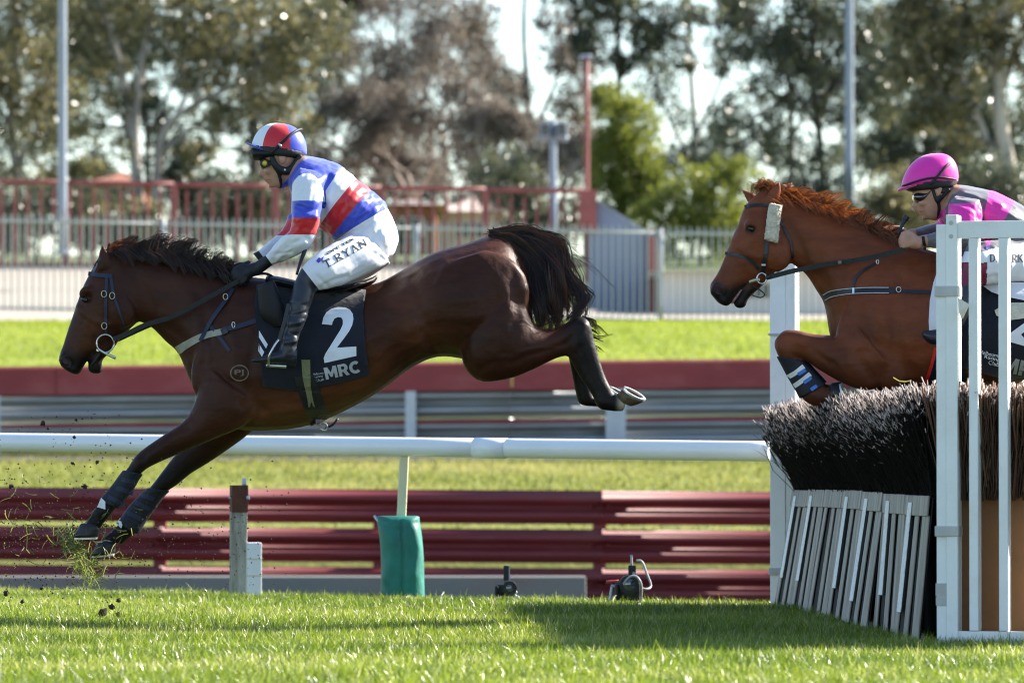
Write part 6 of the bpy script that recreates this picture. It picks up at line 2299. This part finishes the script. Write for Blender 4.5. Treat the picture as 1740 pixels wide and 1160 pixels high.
def wrinkle(me, box_, amp, freq, ang, seed):
    """soft folds of cloth: ridged noise stretched along a direction (angle in the photo)"""
    from mathutils import noise
    co = me_co(me)
    no = me_no(me)
    px = to_px(co)
    m = (px[:, 0] > box_[0]) & (px[:, 0] < box_[2]) & (px[:, 1] > box_[1]) & (px[:, 1] < box_[3])
    c, s_ = math.cos(ang), math.sin(ang)
    for i in np.nonzero(m)[0]:
        x, y, z = co[i]
        u = (x * c + z * s_) * freq * 0.28
        v = (-x * s_ + z * c) * freq
        k = 1.0 - 2.0 * abs(noise.noise((u + seed, y * freq * 0.5, v)))
        k += 0.5 * (1.0 - 2.0 * abs(noise.noise((u * 2.1 + seed, y * freq, v * 2.1))))
        e = min(1.0, (px[i, 0] - box_[0]) / 8, (box_[2] - px[i, 0]) / 8, (px[i, 1] - box_[1]) / 8, (box_[3] - px[i, 1]) / 8)
        co[i] += no[i] * (k - 0.75) * amp * e
    me.vertices.foreach_set('co', co.astype(np.float32).ravel())
    me.update()


# ---------- first jockey: blue, white and red silks
J1 = Fig(HDP)
J1.loft([(512, 264, 488, 304, .088), (530, 266, 492, 322, .155), (552, 271, 503, 342, .200), (578, 281, 522, 364, .205), (607, 304, 544, 388, .195), (632, 325, 565, 405, .178), (652, 341, 582, 414, .170), (668, 372, 598, 426, .178), (677, 402, 618, 440, .180), (670, 428, 640, 446, .13), (660, 438, 648, 444, .06)], seg=26, sq=0.93)
head_loft(J1, 0, 0)
J1.loft([(478, 285, 506, 270, .052), (486, 300, 514, 276, .056), (496, 312, 528, 284, .07)], seg=18)
LEG1 = [(625, 398, 662, 446, .10, .10), (602, 400, 646, 457, .098, .15), (579, 410, 614, 474, .090, .20), (553, 427, 584, 487, .080, .26), (534, 441, 560, 495, .070, .295), (519, 456, 545, 497, .062, .305), (509, 474, 540, 500, .056, .312), (501, 496, 537, 510, .054, .325), (494, 530, 527, 540, .052, .345), (487, 562, 516, 568, .042, .355), (482, 586, 509, 592, .037, .36), (478, 602, 509, 609, .038, .36)]
rider_leg(J1, LEG1, -1)
FOOT1 = [(511, 596, 508, 626, .026, .36), (497, 592, 494, 622, .034, .36), (478, 598, 476, 621, .038, .362), (458, 606, 456, 620, .040, .365), (440, 611, 439, 618, .034, .365), (431, 614, 431, 617, .018, .365)]
rider_leg(J1, FOOT1, -1)
rider_leg(J1, LEG1, 1)
rider_leg(J1, FOOT1, 1)
ARM1 = [(512, 288, 556, 302, .055, .15), (500, 308, 556, 312, .072, .19), (499, 345, 551, 345, .070, .225), (499, 378, 547, 380, .066, .245), (499, 396, 540, 402, .062, .245)]
FORE1 = [(502, 372, 543, 398, .060, .245), (494, 396, 528, 424, .058, .24), (482, 407, 506, 438, .052, .215), (469, 420, 489, 446, .046, .175), (456, 434, 470, 450, .036, .13), (444, 441, 457, 457, .031, .11)]
for sg, ox, oy in ((-1, 0, 0), (1, -16, -12)):
    J1.loft([(a + ox * .5, b + oy * .5, c + ox * .5, d + oy * .5, w, yy * sg) for (a, b, c, d, w, yy) in ARM1], seg=18)
    J1.loft([(a + ox, b + oy, c + ox, d + oy, w, yy * sg) for (a, b, c, d, w, yy) in FORE1], seg=18)
J1.loft([(448, 438, 461, 455, .032, -.115), (438, 445, 450, 463, .030, -.105), (428, 452, 438, 470, .028, -.10)], seg=14)
fist(J1, 424, 463, -.10, math.radians(-30), 1, 1.1)
fist(J1, 416, 456, .08, math.radians(-33), -1)
mj = J1.remesh('body', 0.006, 2)
relief(mj, [
    ([(560, 300), (552, 340), (549, 385)], -0.012, 6), ([(575, 300), (600, 330), (590, 370)], 0.006, 12), ([(600, 320), (560, 390)], -0.004, 5), ([(620, 335), (580, 395)], 0.005, 6),
    ([(505, 350), (530, 358), (550, 350)], -0.008, 4), ([(502, 372), (525, 366), (548, 372)], 0.007, 5), ([(512, 398), (525, 412), (515, 424)], -0.006, 4), ([(480, 430), (500, 420), (520, 412)], 0.005, 4), ([(470, 432), (495, 428)], -0.005, 3),
    ([(655, 358), (620, 385), (575, 405)], -0.010, 4), ([(650, 380), (630, 420), (650, 440)], -0.007, 5), ([(600, 425), (560, 450)], 0.004, 8), ([(545, 490), (565, 478), (590, 470)], -0.006, 4), ([(540, 470), (560, 490)], -0.005, 4),
    ([(495, 535), (525, 530)], -0.006, 3.5), ([(492, 552), (520, 545)], 0.005, 3.5), ([(488, 566), (515, 572)], -0.006, 3.5), ([(484, 582), (512, 578)], 0.005, 3),
    ([(640, 350), (600, 372)], 0.005, 4), ([(530, 290), (560, 285), (590, 300)], -0.004, 6),
])
wrinkle(mj, (500, 268, 668, 420), 0.0055, 17, 0.9, 1.0)
wrinkle(mj, (440, 380, 530, 452), 0.005, 22, 0.5, 4.0)
wrinkle(mj, (535, 400, 690, 500), 0.0035, 16, 0.55, 7.0)
wrinkle(mj, (478, 505, 530, 612), 0.004, 26, 0.2, 9.0)
# colour borders
L1 = ((592, 271), (540, 352))      # blue | white
L2 = ((612, 298), (540, 390))      # white | red
L3 = ((636, 317), (556, 414))      # red | blue
L4 = ((664, 352), (566, 412))      # silks | breeches
S1 = ((488, 346), (556, 346))
S2 = ((484, 374), (556, 376))
S3 = ((480, 402), (548, 404.5))
K1 = ((512, 452), (548, 498))      # breeches | boots
G1_ = ((449, 430), (468, 456))      # sleeve | glove
G2_ = ((433, 418), (452, 444))
NK = ((478, 318), (522, 268))      # skin | collar
MATS1 = [M['skin'], M['silk_blue'], M['silk_white'], M['silk_red'], M['breeches'], M['boot_black'], M['glove']]


def cls1(x, y, dy):
    p_ = (x, y)
    if x < 519 and y < 321 and side(p_, *NK) < 0 and abs(dy) < 0.11 and not (x > 497 and y > 302):
        return 0
    near = dy < 0
    g = G1_ if near else G2_
    # gloves
    if x < 470 and y > 405 and side(p_, *g) > 0 and y < 500:
        return 6
    # boots
    if y > 450 and x < 552 and side(p_, *K1) > 0 and y > 452 and x > 425 and abs(dy) > .2:
        return 5
    if y > 500:
        return 5
    arm = (abs(dy) > 0.165 and x < 554 and y < 440) or (x < 500 and y > 325)
    if near and x < 556 and y > 296 and y < 440 and dy < -0.17:
        arm = True
    if arm and x < 556:
        o_ = 0 if near else -6
        if y < 346 + o_:
            # white cap of the sleeve
            r = ((x - 524) / 30.0) ** 2 + ((y - 345) / 46.0) ** 2
            return 2 if r < 1 else 1
        if y < 375 + o_:
            return 1
        if y < 403 + o_:
            return 3
        return 2
    if side(p_, *L4) < 0 or x > 663:
        if x > 560 or y > 440:
            return 4
    if y > 412 and x > 500:
        return 4
    if side(p_, *L3) < 0:
        return 1
    if side(p_, *L2) < 0:
        return 3
    if side(p_, *L1) < 0:
        return 2
    return 1


cut_paint(mj, [L1, L2, L3, L4, S1, S2, S3, K1, G1_, G2_, NK], cls1, MATS1)
jk1 = thing('person', tuple(P(560, 500, HDP)), 'jockey in blue, white and red silks crouched over the bay horse', 'person')
bvhJ = bvh_of(mj)
link('body', mj, None, jk1)


def strokes(letters, x0, y0, x1, y1, h, gap=1.0):
    """serif capitals from strokes: returns pixel polygons along a slanted baseline"""
    G = {
        'T': (0.8, [((0.0, 1), (0.8, 1), .09), ((0.4, 1), (0.4, 0), .17), ((0.22, 0), (0.58, 0), .07), ((0.02, 1), (0.02, .78), .06), ((0.78, 1), (0.78, .78), .06)]),
        '.': (0.3, [((0.1, 0.03), (0.22, 0.03), .13)]),
        'R': (0.85, [((0.15, 1), (0.15, 0), .17), ((0.02, 0), (0.3, 0), .07), ((0.02, 1), (0.5, 1), .08), ((0.5, 1), (0.66, .88), .11), ((0.66, .88), (0.66, .66), .14), ((0.66, .66), (0.5, .54), .11), ((0.5, .53), (0.15, .53), .07), ((0.38, .52), (0.78, 0), .15), ((0.68, 0), (0.88, 0), .07)]),
        'Y': (0.85, [((0.1, 1), (0.42, .48), .15), ((0.74, 1), (0.42, .48), .09), ((0.42, .5), (0.42, 0), .16), ((0.26, 0), (0.58, 0), .07), ((0.0, 1), (0.24, 1), .07), ((0.62, 1), (0.86, 1), .07)]),
        'A': (0.85, [((0.42, 1), (0.1, 0), .09), ((0.42, 1), (0.74, 0), .16), ((0.2, .34), (0.62, .34), .07), ((0.0, 0), (0.22, 0), .07), ((0.6, 0), (0.88, 0), .07)]),
        'N': (0.9, [((0.14, 1), (0.14, 0), .09), ((0.14, 1), (0.76, 0), .16), ((0.76, 0), (0.76, 1), .09), ((0.0, 0), (0.28, 0), .07), ((0.62, 1), (0.9, 1), .07), ((0.0, 1), (0.16, 1), .07)]),
        'D': (0.85, [((0.16, 1), (0.16, 0), .17), ((0.02, 1), (0.45, 1), .08), ((0.02, 0), (0.45, 0), .08), ((0.45, 1), (0.72, .78), .13), ((0.72, .78), (0.72, .22), .16), ((0.72, .22), (0.45, 0), .13)]),
        'K': (0.85, [((0.15, 1), (0.15, 0), .17), ((0.02, 0), (0.3, 0), .07), ((0.02, 1), (0.3, 1), .07), ((0.2, .42), (0.68, 1), .08), ((0.32, .56), (0.76, 0), .16), ((0.6, 1), (0.8, 1), .07), ((0.64, 0), (0.88, 0), .07)]),
    }
    tot = sum(G[c][0] + 0.12 * gap for c in letters)
    L = math.hypot(x1 - x0, y1 - y0)
    k = L / tot
    ux, uy = (x1 - x0) / L, (y1 - y0) / L
    polys = []
    cur = 0
    for c in letters:
        w, st = G[c]
        for (a, b, t_) in st:
            pa, pb = np.array([(cur + a[0]) * k, a[1] * h]), np.array([(cur + b[0]) * k, b[1] * h])
            d_ = pb - pa
            d_ = d_ / (np.linalg.norm(d_) + 1e-9)
            n_ = np.array([-d_[1], d_[0]]) * t_ * h * 0.5
            q = [pa + n_, pb + n_, pb - n_, pa - n_]
            polys.append([(x0 + ux * u + uy * v, y0 + uy * u - ux * v) for u, v in q])
        cur += w + 0.12 * gap
    return polys


patch('name_lettering', strokes('T.RYAN', 554, 456, 627, 415, 12.5), bvhJ, M['print_black'], jk1, 0.003, 0.002, 6)
bm = drape(text_bm('OPE TEX', 556, 433, 604, 406, 4.4, 0.01), bvhJ, 0.003, 0.002, 6)
bm_obj('sponsor_lettering', bm, M['print_black'], jk1)
patch('sponsor_mark', [[(537, 443), (542, 437), (545, 439), (551, 435), (548, 441), (551, 444), (545, 443), (541, 447)]], bvhJ, M['print_blue'], jk1, 0.003, 0.002, 5)
# helmet, peak, harness, goggles, ear
hm = helmet(jk1, None, None, (479, 210), (427, 251), (521, 262), .098, [(57, 1), (117, 0), (180, 2)], [M['silk_red'], M['silk_white'], M['silk_blue']], 0)
f = Fig(HDP)
f.loft([(427, 247, 521, 258, .101), (428, 256, 520, 266, .102), (430, 262, 514, 271, .096)], seg=30)
me = f.remesh('helmet_shell', 0.006, 2)
link('helmet_shell', me, M['harness'], jk1, True)
f = Fig(HDP)
f.loft([(428, 251, 431, 273, .088), (436, 252, 437, 273, .098), (452, 254, 455, 271, .102), (468, 258, 470, 268, .100)], seg=20)
link('peak_shade', f.remesh('peak_shade', 0.006, 2), M['harness'], jk1, True)
f = Fig(HDP)
f.loft([(419, 242, 420, 245, .03), (424, 244, 425, 249, .062), (434, 248, 435, 254, .084), (450, 254, 450, 259, .095)], seg=18)
link('cap_brim', f.remesh('cap_brim', 0.005, 2), M['silk_blue'], jk1, True)
ear_c = (479.5, 270)
for sg in (-1, 1):
    f = Fig(HDP)
    f.chain([(463, 268, .076 * sg), (470, 283, .078 * sg), (484, 292, .070 * sg), (497, 288, .064 * sg), (507, 274, .066 * sg), (512, 264, .066 * sg)], [.012, .015, .019, .019, .016, .012], 10)
    f.chain([(463, 268, .080 * sg), (467, 282, .080 * sg), (474, 294, .068 * sg), (477, 305, .054 * sg), (478, 314, .038 * sg), (476, 319, .018 * sg)], [.012, .013, .010, .009, .009, .009], 8)
    link('harness_strap', f.remesh('harness_strap', 0.006, 1), M['harness'], jk1, True)
    f = Fig(HDP)
    f.loft([(475, 264, 486, 264, .010), (473.5, 269, 487, 269, .014), (475, 275, 486, 275, .013), (477, 280, 483, 279, .009)], yc=.078 * sg, seg=14)
    me = f.remesh('ear', 0.004, 1)
    if sg < 0:
        relief(me, [([(478, 267), (483, 270), (480, 276)], -0.005, 2)])
    link('ear', me, M['skin'], jk1, True)
ellipsoid_obj('snap_stud', P(485.5, 290.5, HDP, -.094), .005, .004, .005, M['boot_white'], jk1)
tube_obj('goggle_band', [P(461, 263, HDP, -.104), P(475, 250, HDP, -.106), P(489, 237, HDP, -.100), P(500, 227, HDP, -.075), P(507, 222, HDP, -.04), P(512, 220, HDP, 0)], .0065, M['harness'], jk1)
ellipsoid_obj('band_clip', P(477.5, 249, HDP, -.110), .010, .005, .006, M['post_steel'], jk1, 0.8)
gf = Fig(HDP)
gf.loft([(442, 270, 443, 287, .050), (446, 268, 447, 289, .066), (456, 269, 456, 288, .076), (463, 272, 463, 285, .078)], seg=20)
link('goggles', gf.remesh('goggles', 0.005, 2), M['goggle'], jk1, True)
ellipsoid_obj('goggle_lens', P(451, 279, HDP, -.074), .0135, .006, .0135, M['lens_yellow'], jk1)
ring_obj('goggle_rim', 451, 279, 6.6, .0045, HDP, -.078, M['gloss_black'], jk1)
patch('mouth_line', ribbon_poly([(452.5, 305.6), (456, 305.8), (460, 304.5)], [1.2, 1.5, 0.8]), bvhJ, M['lip'], jk1, 0.0015, 0.002, 3)
# stirrup, whip
t = thing('stirrup', tuple(P(480, 622, HDP, -.36)), 'steel stirrup under the boot of the first jockey', 'stirrup', 'stirrups')
tube_obj('iron', [P(462, 624, HDP, -.37), P(464, 608, HDP, -.41), P(473, 590, HDP, -.41), P(480, 580, HDP, -.40)], .006, M['steel'], t)
tube_obj('tread', [P(458, 623, HDP, -.365), P(480, 624, HDP, -.365), P(492, 625, HDP, -.365)], .009, M['steel'], t)
rein(t, [(480, 582, -.40), (489, 550, -.395), (496, 520, -.385)], 0.016, M['leather'])
t = thing('riding_whip', tuple(P(516, 440, HDP, -.3)), 'black riding whip held below the elbow of the first jockey', 'whip')
tube_obj('shaft', [P(524, 416, HDP, -.22), P(520, 432, HDP, -.24), P(513, 452, HDP, -.26), P(508, 470, HDP, -.27)], [.011, .010, .007, .006], M['leather'], t)
tube_obj('cap', [P(524.5, 409, HDP, -.22), P(523, 420, HDP, -.22)], .013, M['navy_web'], t)

# ---------- second jockey: charcoal and pink silks
J2 = Fig(HDP)
OX, OY = 1110, 54
J2.loft([(1620, 314, 1598, 356, .088), (1640, 315, 1602, 374, .155), (1664, 320, 1618, 392, .200), (1694, 328, 1644, 410, .205), (1728, 345, 1678, 422, .195), (1756, 364, 1706, 432, .178), (1778, 384, 1730, 440, .170), (1795, 412, 1750, 452, .178), (1802, 438, 1768, 466, .180), (1796, 458, 1780, 470, .12)], seg=26, sq=0.93)
head_loft(J2, OX, OY)
J2.loft([(478 + OX, 285 + OY, 506 + OX, 270 + OY, .052), (1598, 352, 1620, 326, .056), (1606, 362, 1634, 332, .07)], seg=18)
LEG2 = [(1750, 405, 1782, 482, .10, .10), (1718, 408, 1740, 482, .098, .16), (1690, 411, 1706, 482, .090, .22), (1662, 414, 1678, 486, .080, .27), (1640, 420, 1660, 490, .070, .295), (1628, 436, 1657, 492, .062, .31), (1622, 460, 1656, 496, .056, .32), (1615, 495, 1650, 504, .054, .335), (1606, 525, 1638, 534, .052, .35), (1598, 552, 1626, 560, .042, .36), (1592, 568, 1620, 578, .038, .365)]
FOOT2 = [(1625, 566, 1622, 592, .026, .365), (1608, 562, 1604, 590, .034, .365), (1588, 562, 1586, 590, .038, .367), (1570, 564, 1568, 586, .040, .37), (1558, 565, 1557, 576, .030, .37)]
for sg in (-1, 1):
    rider_leg(J2, LEG2, sg)
    rider_leg(J2, FOOT2, sg)
ARM2 = [(1620, 335, 1662, 344, .055, .15), (1606, 352, 1664, 352, .072, .19), (1606, 378, 1662, 380, .070, .225), (1608, 400, 1660, 405, .066, .245), (1612, 414, 1652, 424, .060, .245)]
FORE2 = [(1616, 388, 1648, 426, .060, .245), (1602, 392, 1624, 430, .056, .24), (1586, 396, 1602, 427, .048, .215), (1574, 400, 1584, 424, .040, .18), (1564, 402, 1572, 423, .032, .16), (1556, 403, 1562, 424, .029, .15)]
for sg, ox, oy in ((-1, 0, 0), (1, -10, -16)):
    J2.loft([(a + ox * .5, b + oy * .5, c + ox * .5, d + oy * .5, w, yy * sg) for (a, b, c, d, w, yy) in ARM2], seg=18)
    J2.loft([(a + ox, b + oy, c + ox, d + oy, w, yy * sg) for (a, b, c, d, w, yy) in FORE2], seg=18)
fist(J2, 1549, 414, -.17, math.radians(8), 1)
fist(J2, 1538, 400, .12, math.radians(8), -1)
mj2 = J2.remesh('body', 0.006, 2)
relief(mj2, [([(1668, 345), (1665, 380), (1662, 410)], -0.012, 6), ([(1640, 330), (1668, 340), (1700, 350)], 0.008, 5), ([(1625, 345), (1650, 352), (1668, 372)], -0.007, 4), ([(1690, 340), (1720, 370)], 0.006, 8),
             ([(1670, 430), (1700, 445), (1740, 450)], 0.004, 8), ([(1660, 480), (1690, 470)], -0.006, 5), ([(1590, 402), (1605, 420)], -0.005, 3)])
wrinkle(mj2, (1606, 318, 1800, 430), 0.0055, 17, -0.6, 2.0)
wrinkle(mj2, (1572, 385, 1610, 436), 0.004, 24, 0.2, 5.0)
wrinkle(mj2, (1640, 405, 1800, 492), 0.0035, 16, 1.4, 6.0)
A1 = ((1680, 316), (1662, 378))
A2 = ((1726, 338), (1690, 392))
B1 = ((1600, 352), (1668, 347))
B2 = ((1598, 378), (1664, 396))
C4 = ((1790, 404), (1690, 424))
K2 = ((1622, 448), (1662, 452))
K3 = ((1612, 488), (1662, 490))
W2 = ((1569, 396), (1573, 428))
W3 = ((1559, 380), (1563, 412))
NK2 = ((1588, 372), (1632, 322))
MATS2 = [M['skin'], M['silk_grey'], M['silk_pink'], M['breeches'], M['boot_black'], M['boot_top']]


def cls2(x, y, dy):
    p_ = (x, y)
    if x < 1629 and y < 375 and side(p_, *NK2) < 0 and abs(dy) < 0.11 and not (x > 1607 and y > 356):
        return 0
    w = W2 if dy < 0 else W3
    if x < 1580 and y < 450 and y > 370 and side(p_, *w) > 0:
        return 0
    if y > 490 and abs(dy) > .2:
        return 4
    if y > 451 and x < 1666 and abs(dy) > .25:
        return 5
    if x < 1666 and y < 432 and (abs(dy) > 0.165 or x < 1604):
        if y < 349.5 or x > 1664:
            return 1
        if side(p_, *B2) < 0:
            return 2
        return 1
    if side(p_, *C4) < 0 and y > 400 or y > 428:
        return 3
    if side(p_, *A1) < 0 and side(p_, *A2) > 0:
        return 2
    return 1


cut_paint(mj2, [A1, A2, B1, B2, C4, K2, K3, W2, W3, NK2], cls2, MATS2)
jk2 = thing('person', tuple(P(1680, 480, HDP)), 'jockey in charcoal and pink silks riding the chestnut horse behind the gate', 'person')
bvhJ2 = bvh_of(mj2)
link('body', mj2, None, jk2)
patch('name_lettering', strokes('D.', 1682, 444.5, 1696.5, 444.5, 12.5) + strokes('RK', 1720, 445, 1739, 445, 12.5, 0.3), bvhJ2, M['print_black'], jk2, 0.003, 0.002, 6)
patch('sponsor_mark', [[(1675, 418), (1680, 417), (1682, 421), (1679, 425), (1675, 423)]], bvhJ2, M['print_blue'], jk2, 0.003, 0.002, 5)
helmet(jk2, None, None, (1586, 261), (1531, 318), (1628, 308), .100, [(180, 0)], [M['silk_pink']], 0)
f = Fig(HDP)
f.loft([(1533, 314, 1627, 304, .102), (1538, 322, 1626, 314, .101), (1545, 326, 1620, 320, .094)], seg=30)
link('helmet_shell', f.remesh('helmet_shell', 0.006, 2), M['harness'], jk2, True)
f = Fig(HDP)
f.loft([(1524, 322, 1525, 326, .03), (1529, 319, 1530, 325, .062), (1540, 316, 1541, 322, .086), (1556, 313, 1557, 319, .096)], seg=18)
link('cap_brim', f.remesh('cap_brim', 0.005, 2), M['silk_pink'], jk2, True)
tube_obj('cap_band', [P(1533, 317, HDP, -.045), P(1548, 312, HDP, -.092), P(1575, 305, HDP, -.110), P(1600, 304, HDP, -.106), P(1622, 306, HDP, -.06)], .005, M['harness'], jk2)
tube_obj('goggle_band', [P(1578, 316, HDP, -.108), P(1590, 302, HDP, -.110), P(1600, 290, HDP, -.100), P(1608, 282, HDP, -.080), P(1614, 278, HDP, -.04)], .006, M['harness'], jk2)
for sg in (-1, 1):
    f = Fig(HDP)
    f.chain([(1582, 318, .074 * sg), (1586, 334, .074 * sg), (1592, 344, .066 * sg), (1601, 334, .066 * sg), (1612, 322, .066 * sg)], [.008, .008, .009, .009, .009], 8)
    f.chain([(1590, 340, .070 * sg), (1594, 352, .056 * sg), (1592, 366, .036 * sg), (1588, 372, .016 * sg)], [.009, .009, .009, .008], 8)
    f.blob(1592, 338, 6, 8, .012, .072 * sg)
    link('harness_strap', f.remesh('harness_strap', 0.005, 1), M['harness'], jk2, True)
    f = Fig(HDP)
    f.loft([(1586, 316, 1599, 316, .010), (1585, 322, 1599, 322, .014), (1587, 329, 1597, 329, .013), (1589, 335, 1595, 334, .009)], yc=.078 * sg, seg=14)
    me = f.remesh('ear', 0.004, 1)
    if sg < 0:
        relief(me, [([(1589, 319), (1594, 323), (1591, 330)], -0.005, 2)])
    link('ear', me, M['skin'], jk2, True)
    f = Fig(HDP)
    f.loft([(1572, 318, 1612, 314, .012), (1574, 326, 1610, 322, .014), (1580, 331, 1606, 330, .010)], yc=.064 * sg, seg=14)
    link('hair', f.remesh('hair', 0.005, 1), M['hair_brown'], jk2, True)
gf = Fig(HDP)
gf.loft([(1550, 330, 1552, 342, .050), (1555, 326, 1557, 346, .066), (1566, 325, 1566, 346, .077), (1574, 326, 1573, 338, .079), (1580, 322, 1580, 328, .080)], seg=20)
link('goggles', gf.remesh('goggles', 0.005, 2), M['goggle'], jk2, True)
patch('mouth_line', ribbon_poly([(1562.5, 359.6), (1566, 359.8), (1570, 358.5)], [1.2, 1.5, 0.8]), bvhJ2, M['lip'], jk2, 0.0015, 0.002, 3)
patch('cuff', ribbon_poly([(1568, 399), (1572, 426)], 5), bvhJ2, M['harness'], jk2, 0.004, 0.004, 5)
t = thing('riding_whip', tuple(P(1532, 395, HDP, -.1)), 'black whip handle in the hand of the second jockey', 'whip')
tube_obj('shaft', [P(1536, 372, HDP, -.12), P(1528, 388, HDP, -.13), P(1522, 400, HDP, -.14)], [.011, .008, .007], M['leather'], t)
tube_obj('cap', [P(1538, 369, HDP, -.12), P(1534, 376, HDP, -.12)], .014, M['leather'], t)

# ------------------------------------------------------------------ turf thrown up by the forefeet
M['soil'] = pmat('soil', (0.055, 0.036, 0.022), 0.95, 0.3, 60, 0.6, 120)
M['fly_blade'] = leafmat('flying_blade', [(0.05, 0.07, 0.015), (0.10, 0.13, 0.03), (0.24, 0.22, 0.09)], 0.4, 0.4, 0.5)
rg = random.Random(9)


def clod_mesh(seed, r):
    q = random.Random(seed)
    bm = bmesh.new()
    bmesh.ops.create_icosphere(bm, subdivisions=2, radius=r)
    for v in bm.verts:
        v.co *= q.uniform(0.6, 1.35)
    me = bpy.data.meshes.new('clod')
    bm.to_mesh(me)
    bm.free()
    return me


clods = [(20, 826, 5), (150, 826, 5), (11, 1007, 6), (36, 1022, 4), (180, 1038, 9), (190, 1030, 6), (207, 1018, 5), (172, 1046, 4), (133, 714, 3), (122, 742, 3.5), (130, 787, 3), (165, 785, 4), (205, 1042, 5), (80, 720, 5), (84, 728, 3), (70, 1000, 3)]
cm = [clod_mesh(k, 1.0) for k in range(5)]
for m_ in cm:
    m_.materials.append(M['soil'])
for i, (x, y, r) in enumerate(clods):
    o = bpy.data.objects.new('soil_clod', cm[i % 5])
    COL.objects.link(o)
    o.location = P(x, y, HDP, rg.uniform(-.25, .2))
    k = r * s0 * 0.8
    o.scale = (k, k, k * 1.1)
    o.rotation_euler = (rg.random() * 6, rg.random() * 6, rg.random() * 6)
    tag(o, 'small dark clod of soil flying in front of the landing forefeet', 'clod', 'soil clods thrown up by the forefeet')
# crumbs
V, F = [], []
for k in range(1100):
    u = rg.random()
    x = 10 + 480 * rg.random() ** 1.7 if u < .7 else rg.gauss(150, 60)
    y = rg.gauss(915, 50) if u < .8 else rg.uniform(700, 1000)
    if y > 1040 or x < -20:
        continue
    c = P(x, y, HDP, rg.uniform(-.4, .3))
    r = rg.uniform(0.6, 2.0) * s0
    o = len(V)
    V += [c + Vector((r, 0, 0)), c + Vector((-r, 0, rg.uniform(-r, r) * .5)), c + Vector((0, r, 0)), c + Vector((0, -r, 0)), c + Vector((0, 0, r)), c + Vector((0, 0, -r))]
    F += [(o, o + 2, o + 4), (o + 2, o + 1, o + 4), (o + 1, o + 3, o + 4), (o + 3, o, o + 4), (o + 2, o, o + 5), (o + 1, o + 2, o + 5), (o + 3, o + 1, o + 5), (o, o + 3, o + 5)]
tag(mk('flying_dirt', V, F, M['soil']), 'fine crumbs of dirt hanging in the air around the forefeet', 'dirt', kind='stuff')


def blades(name, n, fn, label, kind='stuff'):
    V, F, T = [], [], []
    for k in range(n):
        x, y, L_, a = fn()
        dy = rg.uniform(-.25, .15)
        w = rg.uniform(0.5, 1.0)
        c = rg.uniform(-.6, .6)
        pts = []
        for j in range(4):
            t_ = j / 3
            aa = a + c * t_
            pts.append((x + math.cos(aa) * L_ * t_, y - math.sin(aa) * L_ * t_, dy + .02 * t_))
        o = len(V)
        for j, (px, py, yy_) in enumerate(pts):
            ww = w * (1 - .75 * abs(j / 3 - .3))
            nx, ny = math.sin(a) * ww, math.cos(a) * ww
            V.append(P(px - nx, py - ny, HDP, yy_))
            V.append(P(px + nx, py + ny, HDP, yy_ + .002))
        for j in range(3):
            F.append((o + j * 2, o + j * 2 + 1, o + j * 2 + 3, o + j * 2 + 2))
        T += [rg.random()] * 8
    me = mesh(name, V, F)
    set_attr(me, 'tint', T)
    return tag(link(name, me, M['fly_blade']), label, 'grass', kind=kind)


def divot():
    t_ = rg.random()
    x = 112 + 48 * t_ + rg.gauss(0, 7)
    y = 905 + 75 * t_ + rg.gauss(0, 9)
    return x, y, rg.uniform(12, 30), rg.uniform(0, 6.28)
blades('flying_divot', 300, divot, 'clump of torn grass flying beneath the landing forefeet')
def loose():
    if rg.random() < .75:
        return rg.uniform(5, 230), rg.gauss(905, 45), rg.uniform(8, 26), rg.uniform(0, 6.28)
    return rg.gauss(165, 14), rg.gauss(885, 14), rg.uniform(6, 16), rg.uniform(0, 6.28)
blades('flying_grass', 130, loose, 'single torn blades of grass flying around the forefeet')
# two grass blades caught on the brush
tb = [(1518, 641), (1528, 647), (1539, 648), (1549, 646)]
V, F = [], []
for i, (x, y) in enumerate(tb):
    V += [P(x, y - 1.1, 25.3), P(x, y + 1.1, 25.3, 0.004)]
F = [(i * 2, i * 2 + 1, i * 2 + 3, i * 2 + 2) for i in range(3)]
me = mesh('grass_blade', V, F)
set_attr(me, 'tint', [0.8] * len(V))
tag(link('grass_blade', me, M['fly_blade']), 'torn grass blade caught on top of the brush hurdle', 'grass blade')
